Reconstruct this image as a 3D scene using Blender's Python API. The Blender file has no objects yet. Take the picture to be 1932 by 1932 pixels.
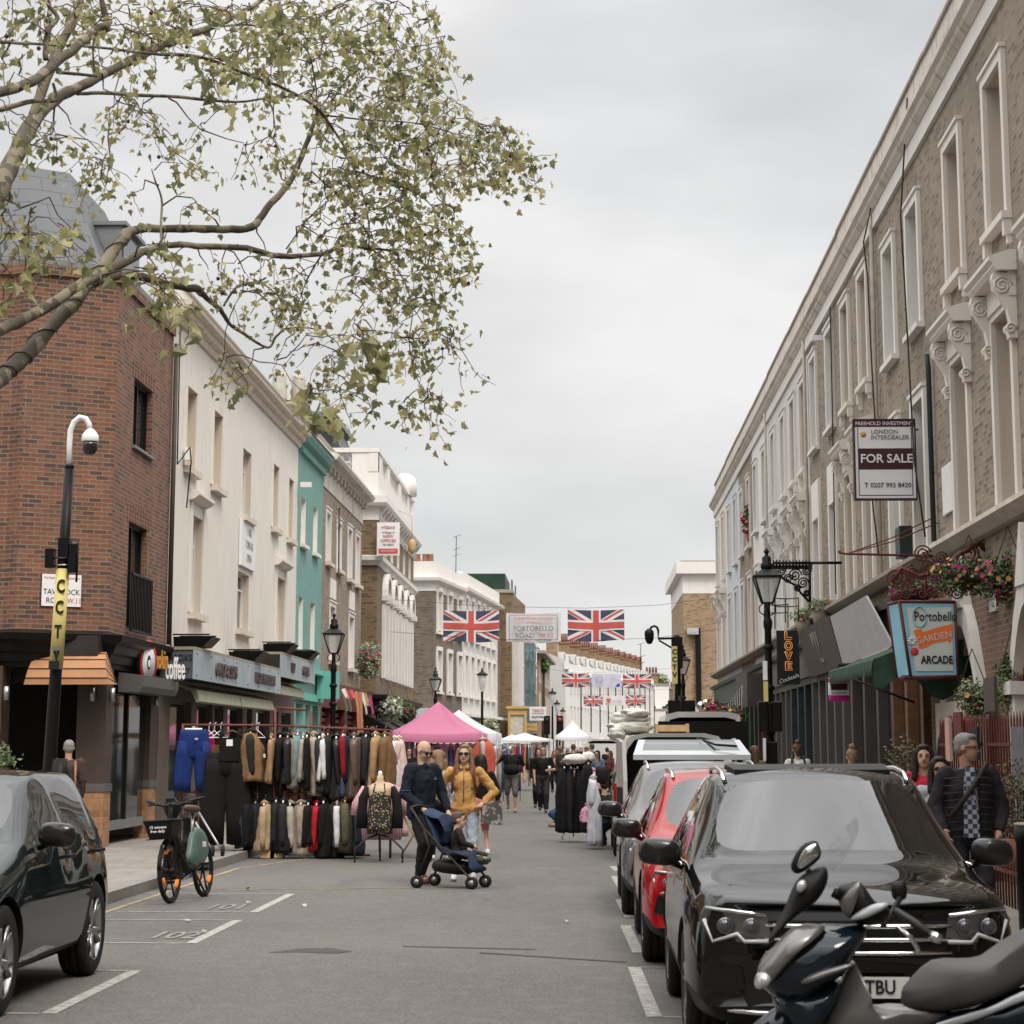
import bpy,bmesh,math,random
from mathutils import Vector,Matrix,noise
R=math.radians
random.seed(7)
SC=bpy.context.scene
COL=SC.collection
cam=bpy.data.cameras.new('camera');camo=bpy.data.objects.new('camera',cam);COL.objects.link(camo)
camo.location=(0,0,1.7);camo.rotation_euler=(R(90+9.59),0,R(1.99))
cam.sensor_width=36;cam.lens=75;cam.shift_y=-0.1216
cam.clip_start=0.3;cam.clip_end=3000
cam.dof.use_dof=True;cam.dof.focus_distance=30;cam.dof.aperture_fstop=6.5
SC.camera=camo
SUN_EL,SUN_AZ=52,150
w=bpy.data.worlds.new("World");SC.world=w;w.use_nodes=True
nt=w.node_tree;N=nt.nodes;L=nt.links
bg=N['Background']
sky=N.new('ShaderNodeTexSky');sky.sky_type='NISHITA';sky.sun_disc=False
sky.sun_elevation=R(SUN_EL);sky.sun_rotation=R(SUN_AZ);sky.air_density=1.0;sky.dust_density=2.5
tc=N.new('ShaderNodeTexCoord');sep=N.new('ShaderNodeSeparateXYZ');L.new(tc.outputs['Generated'],sep.inputs[0])
mp=N.new('ShaderNodeMapping');mp.inputs['Scale'].default_value=(1,1,2.6);L.new(tc.outputs['Generated'],mp.inputs[0])
nz=N.new('ShaderNodeTexNoise');nz.inputs['Scale'].default_value=3.1;nz.inputs['Detail'].default_value=5;nz.inputs['Roughness'].default_value=.5
L.new(mp.outputs[0],nz.inputs[0])
cov=N.new('ShaderNodeMapRange');cov.inputs[1].default_value=.34;cov.inputs[2].default_value=.56
cov.inputs[3].default_value=.8;cov.inputs[4].default_value=.98;L.new(nz.outputs[0],cov.inputs[0])
nz2=N.new('ShaderNodeTexNoise');nz2.inputs['Scale'].default_value=4.6;nz2.inputs['Detail'].default_value=4
L.new(mp.outputs[0],nz2.inputs[0])
cr=N.new('ShaderNodeMapRange');cr.inputs[1].default_value=.3;cr.inputs[2].default_value=.7
cr.inputs[3].default_value=6.1;cr.inputs[4].default_value=8.4;L.new(nz2.outputs[0],cr.inputs[0])
el=N.new('ShaderNodeMapRange');el.inputs[1].default_value=.34;el.inputs[2].default_value=.85
el.inputs[3].default_value=1.0;el.inputs[4].default_value=4.1;L.new(sep.outputs[2],el.inputs[0])
mu=N.new('ShaderNodeMath');mu.operation='MULTIPLY';L.new(cr.outputs[0],mu.inputs[0]);L.new(el.outputs[0],mu.inputs[1])
cc=N.new('ShaderNodeMix');cc.data_type='RGBA';cc.blend_type='MULTIPLY';cc.inputs[0].default_value=1
cc.inputs[6].default_value=(.97,.965,.96,1);L.new(mu.outputs[0],cc.inputs[7])
mx=N.new('ShaderNodeMix');mx.data_type='RGBA'
L.new(cov.outputs[0],mx.inputs[0]);L.new(sky.outputs[0],mx.inputs[6]);L.new(cc.outputs[2],mx.inputs[7])
L.new(mx.outputs[2],bg.inputs[0]);bg.inputs[1].default_value=0.083
sl=bpy.data.lights.new('sun','SUN');sl.energy=1.5;sl.angle=R(20);sl.color=(1,.95,.88)
so=bpy.data.objects.new('sun',sl);COL.objects.link(so);so.location=(10,-10,30)
sd=Vector((math.sin(R(SUN_AZ))*math.cos(R(SUN_EL)),math.cos(R(SUN_AZ))*math.cos(R(SUN_EL)),math.sin(R(SUN_EL))))
so.rotation_euler=sd.to_track_quat('Z','Y').to_euler()
SC.view_settings.view_transform='Standard';SC.view_settings.look='None';SC.view_settings.exposure=0.42;SC.view_settings.gamma=1
SC.render.engine='CYCLES'
_th,_ps=R(9.59),R(1.99)
CF=Vector((-math.sin(_ps)*math.cos(_th),math.cos(_ps)*math.cos(_th),math.sin(_th)))
CR=Vector((math.cos(_ps),math.sin(_ps),0))
CU=Vector((math.sin(_ps)*math.sin(_th),-math.cos(_ps)*math.sin(_th),math.cos(_th)))
def ray(u,v):return CF+CR*((u-966)/4025)+CU*((731-v)/4025)
def at(u,v,Y):
 d=ray(u,v);return Vector((0,0,1.7))+d*(Y/d.y)
def gr(u,v,z=0):
 d=ray(u,v);return Vector((0,0,1.7))+d*((z-1.7)/d.z)
MATS={}
def nn(m,t,**kw):
 n=m.node_tree.nodes.new(t)
 for k,v in kw.items():setattr(n,k,v)
 return n
def base(name):
 m=bpy.data.materials.new(name);m.use_nodes=True;MATS[name]=m
 return m,m.node_tree.nodes['Principled BSDF'],m.node_tree.links
def setin(b,**kw):
 for k,v in kw.items():
  b.inputs[k.replace('_',' ')].default_value=v
def ramp(m,src,lo,hi,a,b):
 r=nn(m,'ShaderNodeMapRange');r.inputs[1].default_value=lo;r.inputs[2].default_value=hi
 r.inputs[3].default_value=a;r.inputs[4].default_value=b;m.node_tree.links.new(src,r.inputs[0]);return r.outputs[0]
def mixc(m,fac,a,b,mode='MIX'):
 x=nn(m,'ShaderNodeMix',data_type='RGBA',blend_type=mode)
 for i,s in((0,fac),(6,a),(7,b)):
  if hasattr(s,'is_output')or hasattr(s,'links'):m.node_tree.links.new(s,x.inputs[i])
  elif i==0:x.inputs[0].default_value=s
  else:x.inputs[i].default_value=(*s[:3],1)
 return x.outputs[2]
def noise_tex(m,vec,scale,detail=4,stretch=None,rough=.55):
 if stretch:
  mp=nn(m,'ShaderNodeMapping');mp.inputs['Scale'].default_value=stretch;m.node_tree.links.new(vec,mp.inputs[0]);vec=mp.outputs[0]
 n=nn(m,'ShaderNodeTexNoise');n.inputs['Scale'].default_value=scale;n.inputs['Detail'].default_value=detail
 n.inputs['Roughness'].default_value=rough
 m.node_tree.links.new(vec,n.inputs[0]);return n.outputs[0]
def bump(m,b,h,strength,dist=.01):
 n=nn(m,'ShaderNodeBump');n.inputs['Strength'].default_value=strength;n.inputs['Distance'].default_value=dist
 m.node_tree.links.new(h,n.inputs['Height']);m.node_tree.links.new(n.outputs[0],b.inputs['Normal'])
def mat(name,col,rough=.6,metal=0,var=.15,scale=3,bmp=0,bscale=60,coat=0,trans=0,emit=0,alpha=1,spec=.22,island=0,ior=None):
 m,b,l=base(name)
 geo=nn(m,'ShaderNodeNewGeometry');tco=nn(m,'ShaderNodeTexCoord')
 f=noise_tex(m,tco.outputs['Object'],scale,5)
 lo=tuple(c*(1-var)for c in col);hi=tuple(min(1,c*(1+var))for c in col)
 c=mixc(m,ramp(m,f,.3,.7,0,1),lo,hi)
 if island:
  c2=mixc(m,geo.outputs['Random Per Island'],tuple(x*(1-island)for x in(1,1,1)),tuple(1+island for x in(1,1,1)))
  c=mixc(m,1.0,c,c2,'MULTIPLY')
 l.new(c,b.inputs['Base Color'])
 setin(b,Roughness=rough,Metallic=metal,Coat_Weight=coat,Transmission_Weight=trans,Alpha=alpha)
 b.inputs['Specular IOR Level'].default_value=spec
 if ior:b.inputs['IOR'].default_value=ior
 if emit:b.inputs['Emission Color'].default_value=(*col,1);b.inputs['Emission Strength'].default_value=emit
 if bmp:bump(m,b,noise_tex(m,tco.outputs['Object'],bscale,3),bmp)
 return m
def brick_mat(name,c1,c2,mortar,dirt=(.1,.09,.08),dirtamt=.35,bw=.225,rh=.075,ms=.011,c3=None,rough=.9):
 m,b,l=base(name)
 uv=nn(m,'ShaderNodeUVMap').outputs[0]
 bt=nn(m,'ShaderNodeTexBrick');bt.inputs['Scale'].default_value=1
 bt.inputs['Brick Width'].default_value=bw;bt.inputs['Row Height'].default_value=rh;bt.inputs['Mortar Size'].default_value=ms
 bt.inputs['Mortar Smooth'].default_value=.3;bt.offset=.5
 l.new(uv,bt.inputs[0])
 bt.inputs['Color1'].default_value=(*c1,1);bt.inputs['Color2'].default_value=(*c2,1);bt.inputs['Mortar'].default_value=(*mortar,1)
 b2=nn(m,'ShaderNodeTexBrick');b2.inputs['Scale'].default_value=1
 for k in('Brick Width','Row Height','Mortar Size'):b2.inputs[k].default_value=bt.inputs[k].default_value
 b2.inputs['Color1'].default_value=(0,0,0,1);b2.inputs['Color2'].default_value=(1,1,1,1);b2.inputs['Mortar'].default_value=(0,0,0,1)
 b2.inputs['Bias'].default_value=-.1;l.new(uv,b2.inputs[0])
 pick=ramp(m,b2.outputs['Color'],.64,.76,0,.85)
 col=mixc(m,pick,bt.outputs['Color'],c3 or tuple(x*.4 for x in c1))
 n1=noise_tex(m,uv,.6,6);n2=noise_tex(m,uv,3.5,4,(1,.35,1))
 col=mixc(m,ramp(m,n2,.3,.75,0,.35),col,tuple(x*.5 for x in c2))
 col=mixc(m,ramp(m,n1,.45,.75,0,dirtamt),col,dirt)
 l.new(col,b.inputs['Base Color']);setin(b,Roughness=rough)
 h=nn(m,'ShaderNodeMath',operation='SUBTRACT');h.inputs[0].default_value=1;l.new(bt.outputs['Fac'],h.inputs[1])
 bump(m,b,h.outputs[0],.6,.012)
 return m
def stucco(name,col,dirt=(.25,.22,.18),amt=.5,rough=.85,streak=.6):
 m,b,l=base(name)
 uv=nn(m,'ShaderNodeUVMap').outputs[0]
 n1=noise_tex(m,uv,.9,6);n2=noise_tex(m,uv,2.2,6,(2.2,.18,1));n3=noise_tex(m,uv,14,4)
 c=mixc(m,ramp(m,n1,.35,.7,0,.35),col,tuple(x*.82 for x in col))
 c=mixc(m,ramp(m,n2,.52,.8,0,amt*streak),c,dirt)
 c=mixc(m,ramp(m,n3,.6,.8,0,amt*.35),c,dirt)
 l.new(c,b.inputs['Base Color']);setin(b,Roughness=rough)
 bump(m,b,n3,.25,.01);return m
class MB:
 """collects shapes; build() links them as ONE mesh object"""
 def __init__(s,m='plain'):s.v=[];s.f=[];s.m=[];s.sm=[];s.cur=m
 def add(s,vs,fs,m=None,smooth=False,M=None):
  o=len(s.v)
  if M is not None:vs=[M@Vector(v)for v in vs]
  s.v+=[tuple(v)for v in vs]
  for f in fs:s.f.append(tuple(o+i for i in f));s.m.append(m or s.cur);s.sm.append(smooth)
  return s
 def box(s,x0,x1,y0,y1,z0,z1,m=None,M=None):
  vs=[(x,y,z)for z in(z0,z1)for y in(y0,y1)for x in(x0,x1)]
  return s.add(vs,[(0,2,3,1),(4,5,7,6),(0,1,5,4),(2,6,7,3),(0,4,6,2),(1,3,7,5)],m,M=M)
 def bx(s,c,d,m=None,M=None):
  return s.box(c[0]-d[0]/2,c[0]+d[0]/2,c[1]-d[1]/2,c[1]+d[1]/2,c[2]-d[2]/2,c[2]+d[2]/2,m,M)
 def poly(s,pts,m=None,smooth=False):return s.add(pts,[tuple(range(len(pts)))],m,smooth)
 def prism(s,pts,ext,m=None,smooth=False):
  n=len(pts);e=Vector(ext);vs=[Vector(p)for p in pts]+[Vector(p)+e for p in pts]
  fs=[tuple(range(n))[::-1],tuple(range(n,2*n))]+[(i,(i+1)%n,n+(i+1)%n,n+i)for i in range(n)]
  return s.add(vs,fs,m,smooth)
 def tube(s,pts,r,n=8,m=None,cap=True,smooth=True,flat=1.0):
  P=[Vector(p)for p in pts];k=len(P)
  rs=r if isinstance(r,(list,tuple))else[r]*k
  vs=[];fs=[];up=None
  for i in range(k):
   t=(P[min(i+1,k-1)]-P[max(i-1,0)])
   if t.length<1e-9:t=Vector((0,0,1))
   t.normalize()
   if up is None:
    up=Vector((0,0,1))if abs(t.z)<.9 else Vector((1,0,0))
   a=t.cross(up)
   if a.length<1e-6:a=t.orthogonal()
   a.normalize();b=a.cross(t).normalized();up=b
   for j in range(n):
    q=2*math.pi*j/n
    vs.append(P[i]+(a*math.cos(q)+b*math.sin(q)*flat)*rs[i])
  for i in range(k-1):
   for j in range(n):
    fs.append((i*n+j,i*n+(j+1)%n,(i+1)*n+(j+1)%n,(i+1)*n+j))
  if cap:fs+=[tuple(range(n))[::-1],tuple((k-1)*n+j for j in range(n))]
  return s.add(vs,fs,m,smooth)
 def lathe(s,prof,c=(0,0,0),n=16,m=None,M=None,smooth=True,arc=None,cap=True):
  vs=[];fs=[];k=len(prof)
  for r,z in prof:
   for j in range(n):
    q=2*math.pi*j/n;vs.append(Vector((c[0]+r*math.cos(q),c[1]+r*math.sin(q),c[2]+z)))
  for i in range(k-1):
   for j in range(n):fs.append((i*n+j,i*n+(j+1)%n,(i+1)*n+(j+1)%n,(i+1)*n+j))
  if cap:fs+=[tuple(range(n))[::-1],tuple((k-1)*n+j for j in range(n))]
  return s.add(vs,fs,m,smooth,M)
 def ell(s,c,r,m=None,nu=12,nv=8,M=None):
  vs=[];fs=[]
  for i in range(1,nv):
   p=math.pi*i/nv
   for j in range(nu):
    q=2*math.pi*j/nu
    vs.append(Vector((r[0]*math.sin(p)*math.cos(q),r[1]*math.sin(p)*math.sin(q),r[2]*math.cos(p))))
  vs+=[Vector((0,0,r[2])),Vector((0,0,-r[2]))];a=len(vs)-2
  for i in range(nv-2):
   for j in range(nu):fs.append((i*nu+j,(i+1)*nu+j,(i+1)*nu+(j+1)%nu,i*nu+(j+1)%nu))
  for j in range(nu):
   fs.append((a,j,(j+1)%nu));fs.append((a+1,(nv-2)*nu+(j+1)%nu,(nv-2)*nu+j))
  if M is not None:vs=[M@v for v in vs]
  vs=[v+Vector(c)for v in vs]
  return s.add(vs,fs,m,True)
 def build(s,name,parent=None,mod=None,bev=0):
  me=bpy.data.meshes.new(name)
  org=Vector(parent['org'])if(parent is not None and 'org' in parent)else Vector((0,0,0))
  loc=Vector((0,0,0))
  if parent is None and s.v:
   xs=[v[0]for v in s.v];ys=[v[1]for v in s.v];zs=[v[2]for v in s.v]
   org=loc=Vector(((min(xs)+max(xs))/2,(min(ys)+max(ys))/2,min(zs)))
  vs=[Vector(v)-org for v in s.v]
  me.from_pydata(vs,[],s.f)
  names=[]
  for x in s.m:
   if x not in names:names.append(x)
  for x in names:me.materials.append(MATS[x])
  idx={x:i for i,x in enumerate(names)}
  for p,x,q in zip(me.polygons,s.m,s.sm):p.material_index=idx[x];p.use_smooth=q
  me.update()
  uvl=me.uv_layers.new(name='UVMap');d=uvl.data
  for p in me.polygons:
   n=p.normal
   if abs(n.z)<.75:
    t=Vector((-n.y,n.x,0));t.normalize()
    for li in p.loop_indices:
     c=me.vertices[me.loops[li].vertex_index].co+org;d[li].uv=(c.dot(t),c.z)
   else:
    for li in p.loop_indices:
     c=me.vertices[me.loops[li].vertex_index].co+org;d[li].uv=(c.x,c.y)
  o=bpy.data.objects.new(name,me);COL.objects.link(o);o.location=loc
  if parent is not None:o.parent=parent;o['org']=list(org)
  else:o['org']=list(loc)
  if bev:
   b=o.modifiers.new('bevel','BEVEL');b.width=bev;b.segments=2;b.limit_method='ANGLE'
  return o
def tag(o,label=None,cat=None,group=None,kind=None):
 if label:o['label']=label
 if cat:o['category']=cat
 if group:o['group']=group
 if kind:o['kind']=kind
 return o
def thing(name,label,cat,loc=(0,0,0),group=None):
 o=bpy.data.objects.new(name,None);COL.objects.link(o);o.location=loc;o['org']=list(loc)
 return tag(o,label,cat,group)
KIDS={}
def copy_tree(o,parent=None):
 c=o.copy();COL.objects.link(c);c.parent=parent
 for ch in[x for x in bpy.data.objects if x.parent==o]:copy_tree(ch,c)
 return c
def text(body,size,mname,name,parent,M,ext=.004,align='CENTER',sx=1,shear=0,bold=0,sp=1):
 """lettering as one mesh; M places the text plane (x right, y up, z towards the reader)"""
 cu=bpy.data.curves.new(name,'FONT');cu.body=body;cu.size=size;cu.extrude=ext;cu.align_x=align;cu.align_y='CENTER'
 cu.offset=bold;cu.shear=shear;cu.space_character=sp;cu.resolution_u=3
 t=bpy.data.objects.new('t',cu);COL.objects.link(t)
 o=bpy.data.objects.new(name,bpy.data.meshes.new(name));COL.objects.link(o);o.parent=parent;org=Vector((0,0,0))
 if parent is not None:o['org']=list(parent['org']);org=Vector(parent['org'])
 PEND.append((t,o,Matrix.Translation(-org)@M@Matrix.Scale(sx,4,(1,0,0)),mname,False))
 return o
PEND=[]
def flush():
 """turn every pending text curve and fused body into its mesh in one go"""
 bpy.context.view_layer.update();dg=bpy.context.evaluated_depsgraph_get()
 for t,o,M,mn,sm in PEND:
  me=bpy.data.meshes.new_from_object(t.evaluated_get(dg));me.transform(M);me.materials.clear();me.materials.append(MATS[mn])
  for p in me.polygons:p.use_smooth=sm;p.material_index=0
  o.data=me
 for t,o,M,mn,sm in PEND:bpy.data.objects.remove(t)
 PEND.clear()
def frame_m(o,x,z):
 """matrix with local x along x, z along z"""
 x=Vector(x).normalized();z=Vector(z).normalized();y=z.cross(x)
 return Matrix(((x.x,y.x,z.x,o[0]),(x.y,y.y,z.y,o[1]),(x.z,y.z,z.z,o[2]),(0,0,0,1)))
class Wall:
 """local frame on a wall: u along it, z up, d into it (negative d stands proud)"""
 def __init__(s,o,t,n):s.o=Vector(o);s.t=Vector(t).normalized();s.n=Vector(n).normalized()
 def P(s,u,z,d=0):return s.o+s.t*u+Vector((0,0,z))-s.n*d
 def box(s,mb,u0,u1,z0,z1,d0,d1,m=None):
  vs=[s.P(u,z,d)for z in(z0,z1)for d in(d0,d1)for u in(u0,u1)]
  mb.add(vs,[(0,2,3,1),(4,5,7,6),(0,1,5,4),(2,6,7,3),(0,4,6,2),(1,3,7,5)],m)
 def holes(s,mb,u0,u1,z0,z1,holes,depth,m,mr=None,d=0):
  us=sorted({u0,u1,*[min(max(h[i],u0),u1)for h in holes for i in(0,1)]});zs=sorted({z0,z1,*[min(max(h[i],z0),z1)for h in holes for i in(2,3)]})
  for a,b in zip(us,us[1:]):
   for c,e in zip(zs,zs[1:]):
    mu,mz=(a+b)/2,(c+e)/2
    if any(h[0]<mu<h[1]and h[2]<mz<h[3]for h in holes):continue
    mb.poly([s.P(a,c,d),s.P(b,c,d),s.P(b,e,d),s.P(a,e,d)],m)
  for h in holes:
   a,b,c,e=h[:4]
   q=[(a,c),(b,c),(b,e),(a,e)]
   for i in range(4):
    p,r=q[i],q[(i+1)%4]
    mb.poly([s.P(p[0],p[1],d),s.P(r[0],r[1],d),s.P(r[0],r[1],d+depth),s.P(p[0],p[1],d+depth)],mr or m)
 def prof(s,mb,u0,u1,pr,m=None):
  """moulding: profile [(d, z)...] swept along u"""
  mb.prism([s.P(u0,z,d)for d,z in pr],s.t*(u1-u0),m)
mat('plain',(.5,.5,.5))
brick_mat('red_brick',(.24,.095,.052),(.125,.052,.035),(.24,.175,.12),dirtamt=.25,c3=(.075,.045,.038))
brick_mat('stock_brick',(.33,.265,.19),(.235,.19,.14),(.3,.26,.205),dirtamt=.6,c3=(.14,.11,.08),dirt=(.16,.135,.105))
brick_mat('yellow_brick',(.27,.18,.09),(.2,.13,.065),(.12,.1,.08),dirtamt=.2,c3=(.1,.065,.04),dirt=(.12,.09,.06))
brick_mat('far_brick',(.36,.23,.12),(.28,.17,.09),(.2,.17,.13),dirtamt=.2,c3=(.16,.09,.055))
brick_mat('brown_brick',(.2,.155,.11),(.15,.12,.085),(.2,.17,.14),dirtamt=.4,c3=(.08,.06,.045))
brick_mat('glazed_tile',(.43,.22,.1),(.33,.165,.08),(.26,.16,.1),dirtamt=.1,bw=.2,rh=.1,ms=.006,c3=(.24,.11,.055),rough=.4)
brick_mat('teal_brick',(.19,.37,.33),(.17,.335,.3),(.18,.35,.31),dirtamt=.15,c3=(.175,.34,.305),dirt=(.06,.2,.17))
brick_mat('white_brick',(.68,.66,.62),(.62,.6,.57),(.55,.53,.5),dirtamt=.2,c3=(.6,.58,.55),dirt=(.4,.37,.33))
brick_mat('paving',(.25,.225,.195),(.215,.195,.17),(.12,.105,.09),bw=.9,rh=.6,ms=.012,dirtamt=.4,c3=(.2,.18,.155),dirt=(.14,.12,.1))
brick_mat('slate',(.085,.09,.095),(.07,.075,.08),(.02,.02,.022),bw=.62,rh=.3,ms=.008,dirtamt=.1,c3=(.075,.08,.085),rough=.55)
stucco('cream',(.71,.66,.595),dirt=(.33,.29,.24),amt=.55)
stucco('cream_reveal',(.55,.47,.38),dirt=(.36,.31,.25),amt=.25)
stucco('white_render',(.72,.69,.65),dirt=(.33,.29,.24),amt=.45)
stucco('grey_render',(.5,.49,.47),dirt=(.3,.28,.25),amt=.5)
stucco('pale_blue',(.55,.6,.63),dirt=(.38,.38,.36),amt=.3)
stucco('parapet',(.62,.57,.5),dirt=(.14,.115,.09),amt=1.0,streak=.9)
stucco('teal',(.18,.36,.32),dirt=(.08,.25,.2),amt=.3)
stucco('teal_light',(.15,.46,.38),dirt=(.1,.3,.25),amt=.3)
stucco('cement_cap',(.3,.26,.21),dirt=(.1,.09,.07),amt=.7)
mat('white_paint',(.72,.69,.65),.5,var=.06)
mat('stone_trim',(.6,.54,.46),.75,var=.14,scale=5,bmp=.3,bscale=30)
mat('dark_shop',(.03,.025,.022),.5,var=.25)
mat('black_paint',(.009,.0085,.008),.4,var=.2,spec=.15)
mat('brown_paint',(.065,.047,.036),.5,var=.15)
mat('brown_light',(.11,.082,.065),.5,var=.15)
mat('grey_paint',(.1,.095,.088),.5,var=.1)
mat('grey_board',(.42,.41,.42),.5,var=.08)
mat('dark_green',(.02,.045,.03),.45,var=.2)
mat('slate_green',(.03,.045,.047),.45,var=.2)
mat('taupe',(.065,.057,.05),.45,var=.1)
mat('maroon',(.13,.032,.028),.5,var=.2)
mat('rust_red',(.11,.03,.022),.5,var=.25)
mat('wood',(.14,.07,.035),.55,var=.25,scale=6)
mat('pale_wood',(.5,.33,.17),.6,var=.2,scale=8)
mat('lead',(.19,.2,.2),.5,.2,var=.1)
mat('terracotta',(.3,.14,.09),.8,var=.2)
mat('glass',(.02,.022,.022),.04,var=.1,ior=1.6,spec=.5)
mat('pane_dark',(.03,.03,.03),.06,var=.4,ior=1.5,spec=.5)
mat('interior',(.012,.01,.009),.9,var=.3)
mat('curtain',(.5,.47,.42),.8,var=.1)
mat('gold',(.5,.3,.08),.5)
mat('steel',(.35,.35,.35),.35,.8,var=.1)
mat('white_plastic',(.75,.75,.74),.35,var=.03)
mat('asphalt_patch',(.07,.064,.059),.9,var=.2)
mat('sign_white',(.74,.73,.72),.45,var=.03)
mat('sign_red',(.5,.045,.045),.5,var=.05)
mat('ink',(.02,.02,.022),.5,var=.05)
mat('flag_red',(.52,.1,.085),.7,var=.05)
mat('flag_blue',(.07,.07,.12),.7,var=.05)
mat('flag_white',(.72,.68,.68),.7,var=.03)
mat('wire',(.03,.025,.02),.6)
mat('foliage_mid',(.085,.115,.045),.7,var=.4,scale=4,island=.45)
mat('foliage_pale',(.24,.27,.16),.7,var=.3,scale=4,island=.4)
mat('petal_pink',(.34,.03,.11),.6,island=.4)
mat('petal_magenta',(.24,.012,.1),.6,island=.4)
mat('petal_orange',(.5,.26,.08),.6,island=.3)
mat('petal_red',(.5,.06,.05),.6,island=.3)
mat('flag_paint',(.5,.48,.45),.8,var=.25,scale=9)
mat('line_paint',(.33,.31,.285),.85,var=.4,scale=12)
mat('yellow_line',(.26,.21,.13),.85,var=.4,scale=5)
m,b,l=base('asphalt');uv=nn(m,'ShaderNodeUVMap').outputs[0]
c=mixc(m,ramp(m,noise_tex(m,uv,.35,6),.35,.65,0,1),(.082,.073,.066),(.108,.098,.088))
c=mixc(m,ramp(m,noise_tex(m,uv,42,2),.53,.62,0,.5),c,(.24,.22,.2))
c=mixc(m,ramp(m,noise_tex(m,uv,30,2),.53,.63,0,.5),c,(.035,.032,.029))
c=mixc(m,ramp(m,noise_tex(m,uv,5,4),.48,.7,0,.5),c,(.15,.138,.122))
c=mixc(m,ramp(m,noise_tex(m,uv,1.4,8,(1,.22,1)),.56,.7,0,.45),c,(.065,.058,.052))
c=mixc(m,ramp(m,noise_tex(m,uv,3,2),.74,.76,0,.35),c,(.05,.045,.04))
l.new(c,b.inputs['Base Color']);setin(b,Roughness=.82);bump(m,b,noise_tex(m,uv,110,3),.5,.006)
stucco('kerbstone',(.2,.185,.165),dirt=(.08,.07,.06),amt=.5)
# ================================================================ the setting
g=MB('asphalt');g.poly([(-400,-60,0),(400,-60,0),(400,900,0),(-400,900,0)]);tag(g.build('road'),kind='structure')
def slab(name,pts,z,m,edge):
 q=MB(m);q.prism([(x,y,.004)for x,y in pts],(0,0,z-.004));return tag(q.build(name),kind='structure')
q=MB('paving')
for pts in([(-5.45,18),(-5.45,92),(-16,92),(-16,18)],[(2.75,-5),(14,-5),(14,112),(2.75,112)]):
 q.prism([(x,y,.004)for x,y in pts],(0,0,.112),'paving')
q.prism([(x,y,.004)for x,y in[(-5.45,103),(-1.2,300),(-30,300),(-30,103)]],(0,0,.112),'paving')
tag(q.build('pavement'),kind='structure')
q=MB('kerbstone')
for x0,x1,y0,y1 in((-5.45,-5.3,18,92),(2.6,2.75,-5,112)):
 y=y0
 while y<y1:
  q.box(x0,x1,y,y+.9,.002,.122);y+=.912
tag(q.build('kerb'),kind='structure')
q=MB('line_paint')
def gline(a,b,w,z=.004,m=None):
 a=Vector((*a,z));b=Vector((*b,z));n=(b-a).normalized().cross(Vector((0,0,1)))*w/2
 q.poly([a-n,b-n,b+n,a+n],m)
for y0,y1 in((14.2,16.9),(19.25,21.8),(22.85,25.7)):
 gline((-3.5,y0),(-3.5,y1),.1);gline((-3.56,y0),(-5.25+(y0>20)*.3,y0+.05),.055);gline((-3.56,y1),(-5.25,y1+.05),.055)
for y0,y1 in((10.6,13.3),(14.15,17.3),(18.5,21.3),(22.3,24.9),(26.6,29.4),(30.6,31.8)):
 gline((.42,y0),(.36,y1),.1);gline((.4,y0),(.8,y0),.06);gline((.4,y1),(.8,y1),.06)
gline((-1.2,31.2),(-.4,31.3),.05)
q.build('road_marking')['kind']='structure'
q=MB('yellow_line');gline((-5.08,19),(-5.0,31),.07);gline((-5.0,31),(-4.2,34.5),.07);gline((-5.05,26.3),(-1.5,27.0),.05)
q.build('yellow_line')['kind']='structure'
mat('worn_paint',(.22,.205,.185),.85,var=.35,scale=12)
for i,(cx,cy)in enumerate(((-4.15,20.0),(-4.2,23.35))):
 pc=gr(*((330,1766),(428,1712))[i]);M=Matrix.Translation((pc.x,pc.y,.006));
 o=text('101' if i else '102',1.0,'worn_paint','bay_number',None,M,ext=.0005,sx=.3,bold=.02);o['kind']='structure'
mat('crack',(.028,.025,.022),.9)
q=MB('asphalt_patch')
a=gr(505,1795);b_=gr(665,1795)
pts=[gr(u,v,.003)for u,v in((505,1797),(560,1790),(620,1788),(665,1794),(640,1799),(560,1796))]
q.poly(pts)
q.poly([gr(u,v,.003)for u,v in((760,1784),(1010,1790),(1012,1792),(760,1786))])
q.poly([gr(u,v,.0035)for u,v in((905,1796),(1180,1814),(1180,1816),(905,1798))])
crk=random.Random(4)
for u0,v0,u1,v1 in((760,1690,1150,1664),(820,1640,1120,1632)):
 pa,pb=gr(u0,v0,.002),gr(u1,v1,.002);n_=26;pv=None
 for i in range(n_+1):
  c_=pa.lerp(pb,i/n_)+Vector((crk.uniform(-.05,.05),crk.uniform(-.09,.09),0));w_=crk.uniform(.003,.012)
  if pv:q.poly([pv[0]-Vector((0,pv[1],0)),c_-Vector((0,w_,0)),c_+Vector((w_,w_,0)),pv[0]+Vector((pv[1],pv[1],0))],'crack')
  pv=(c_,w_)
q.build('road_patch')['kind']='structure'
mat('litter',(.45,.38,.3),.8,var=.3)
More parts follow.
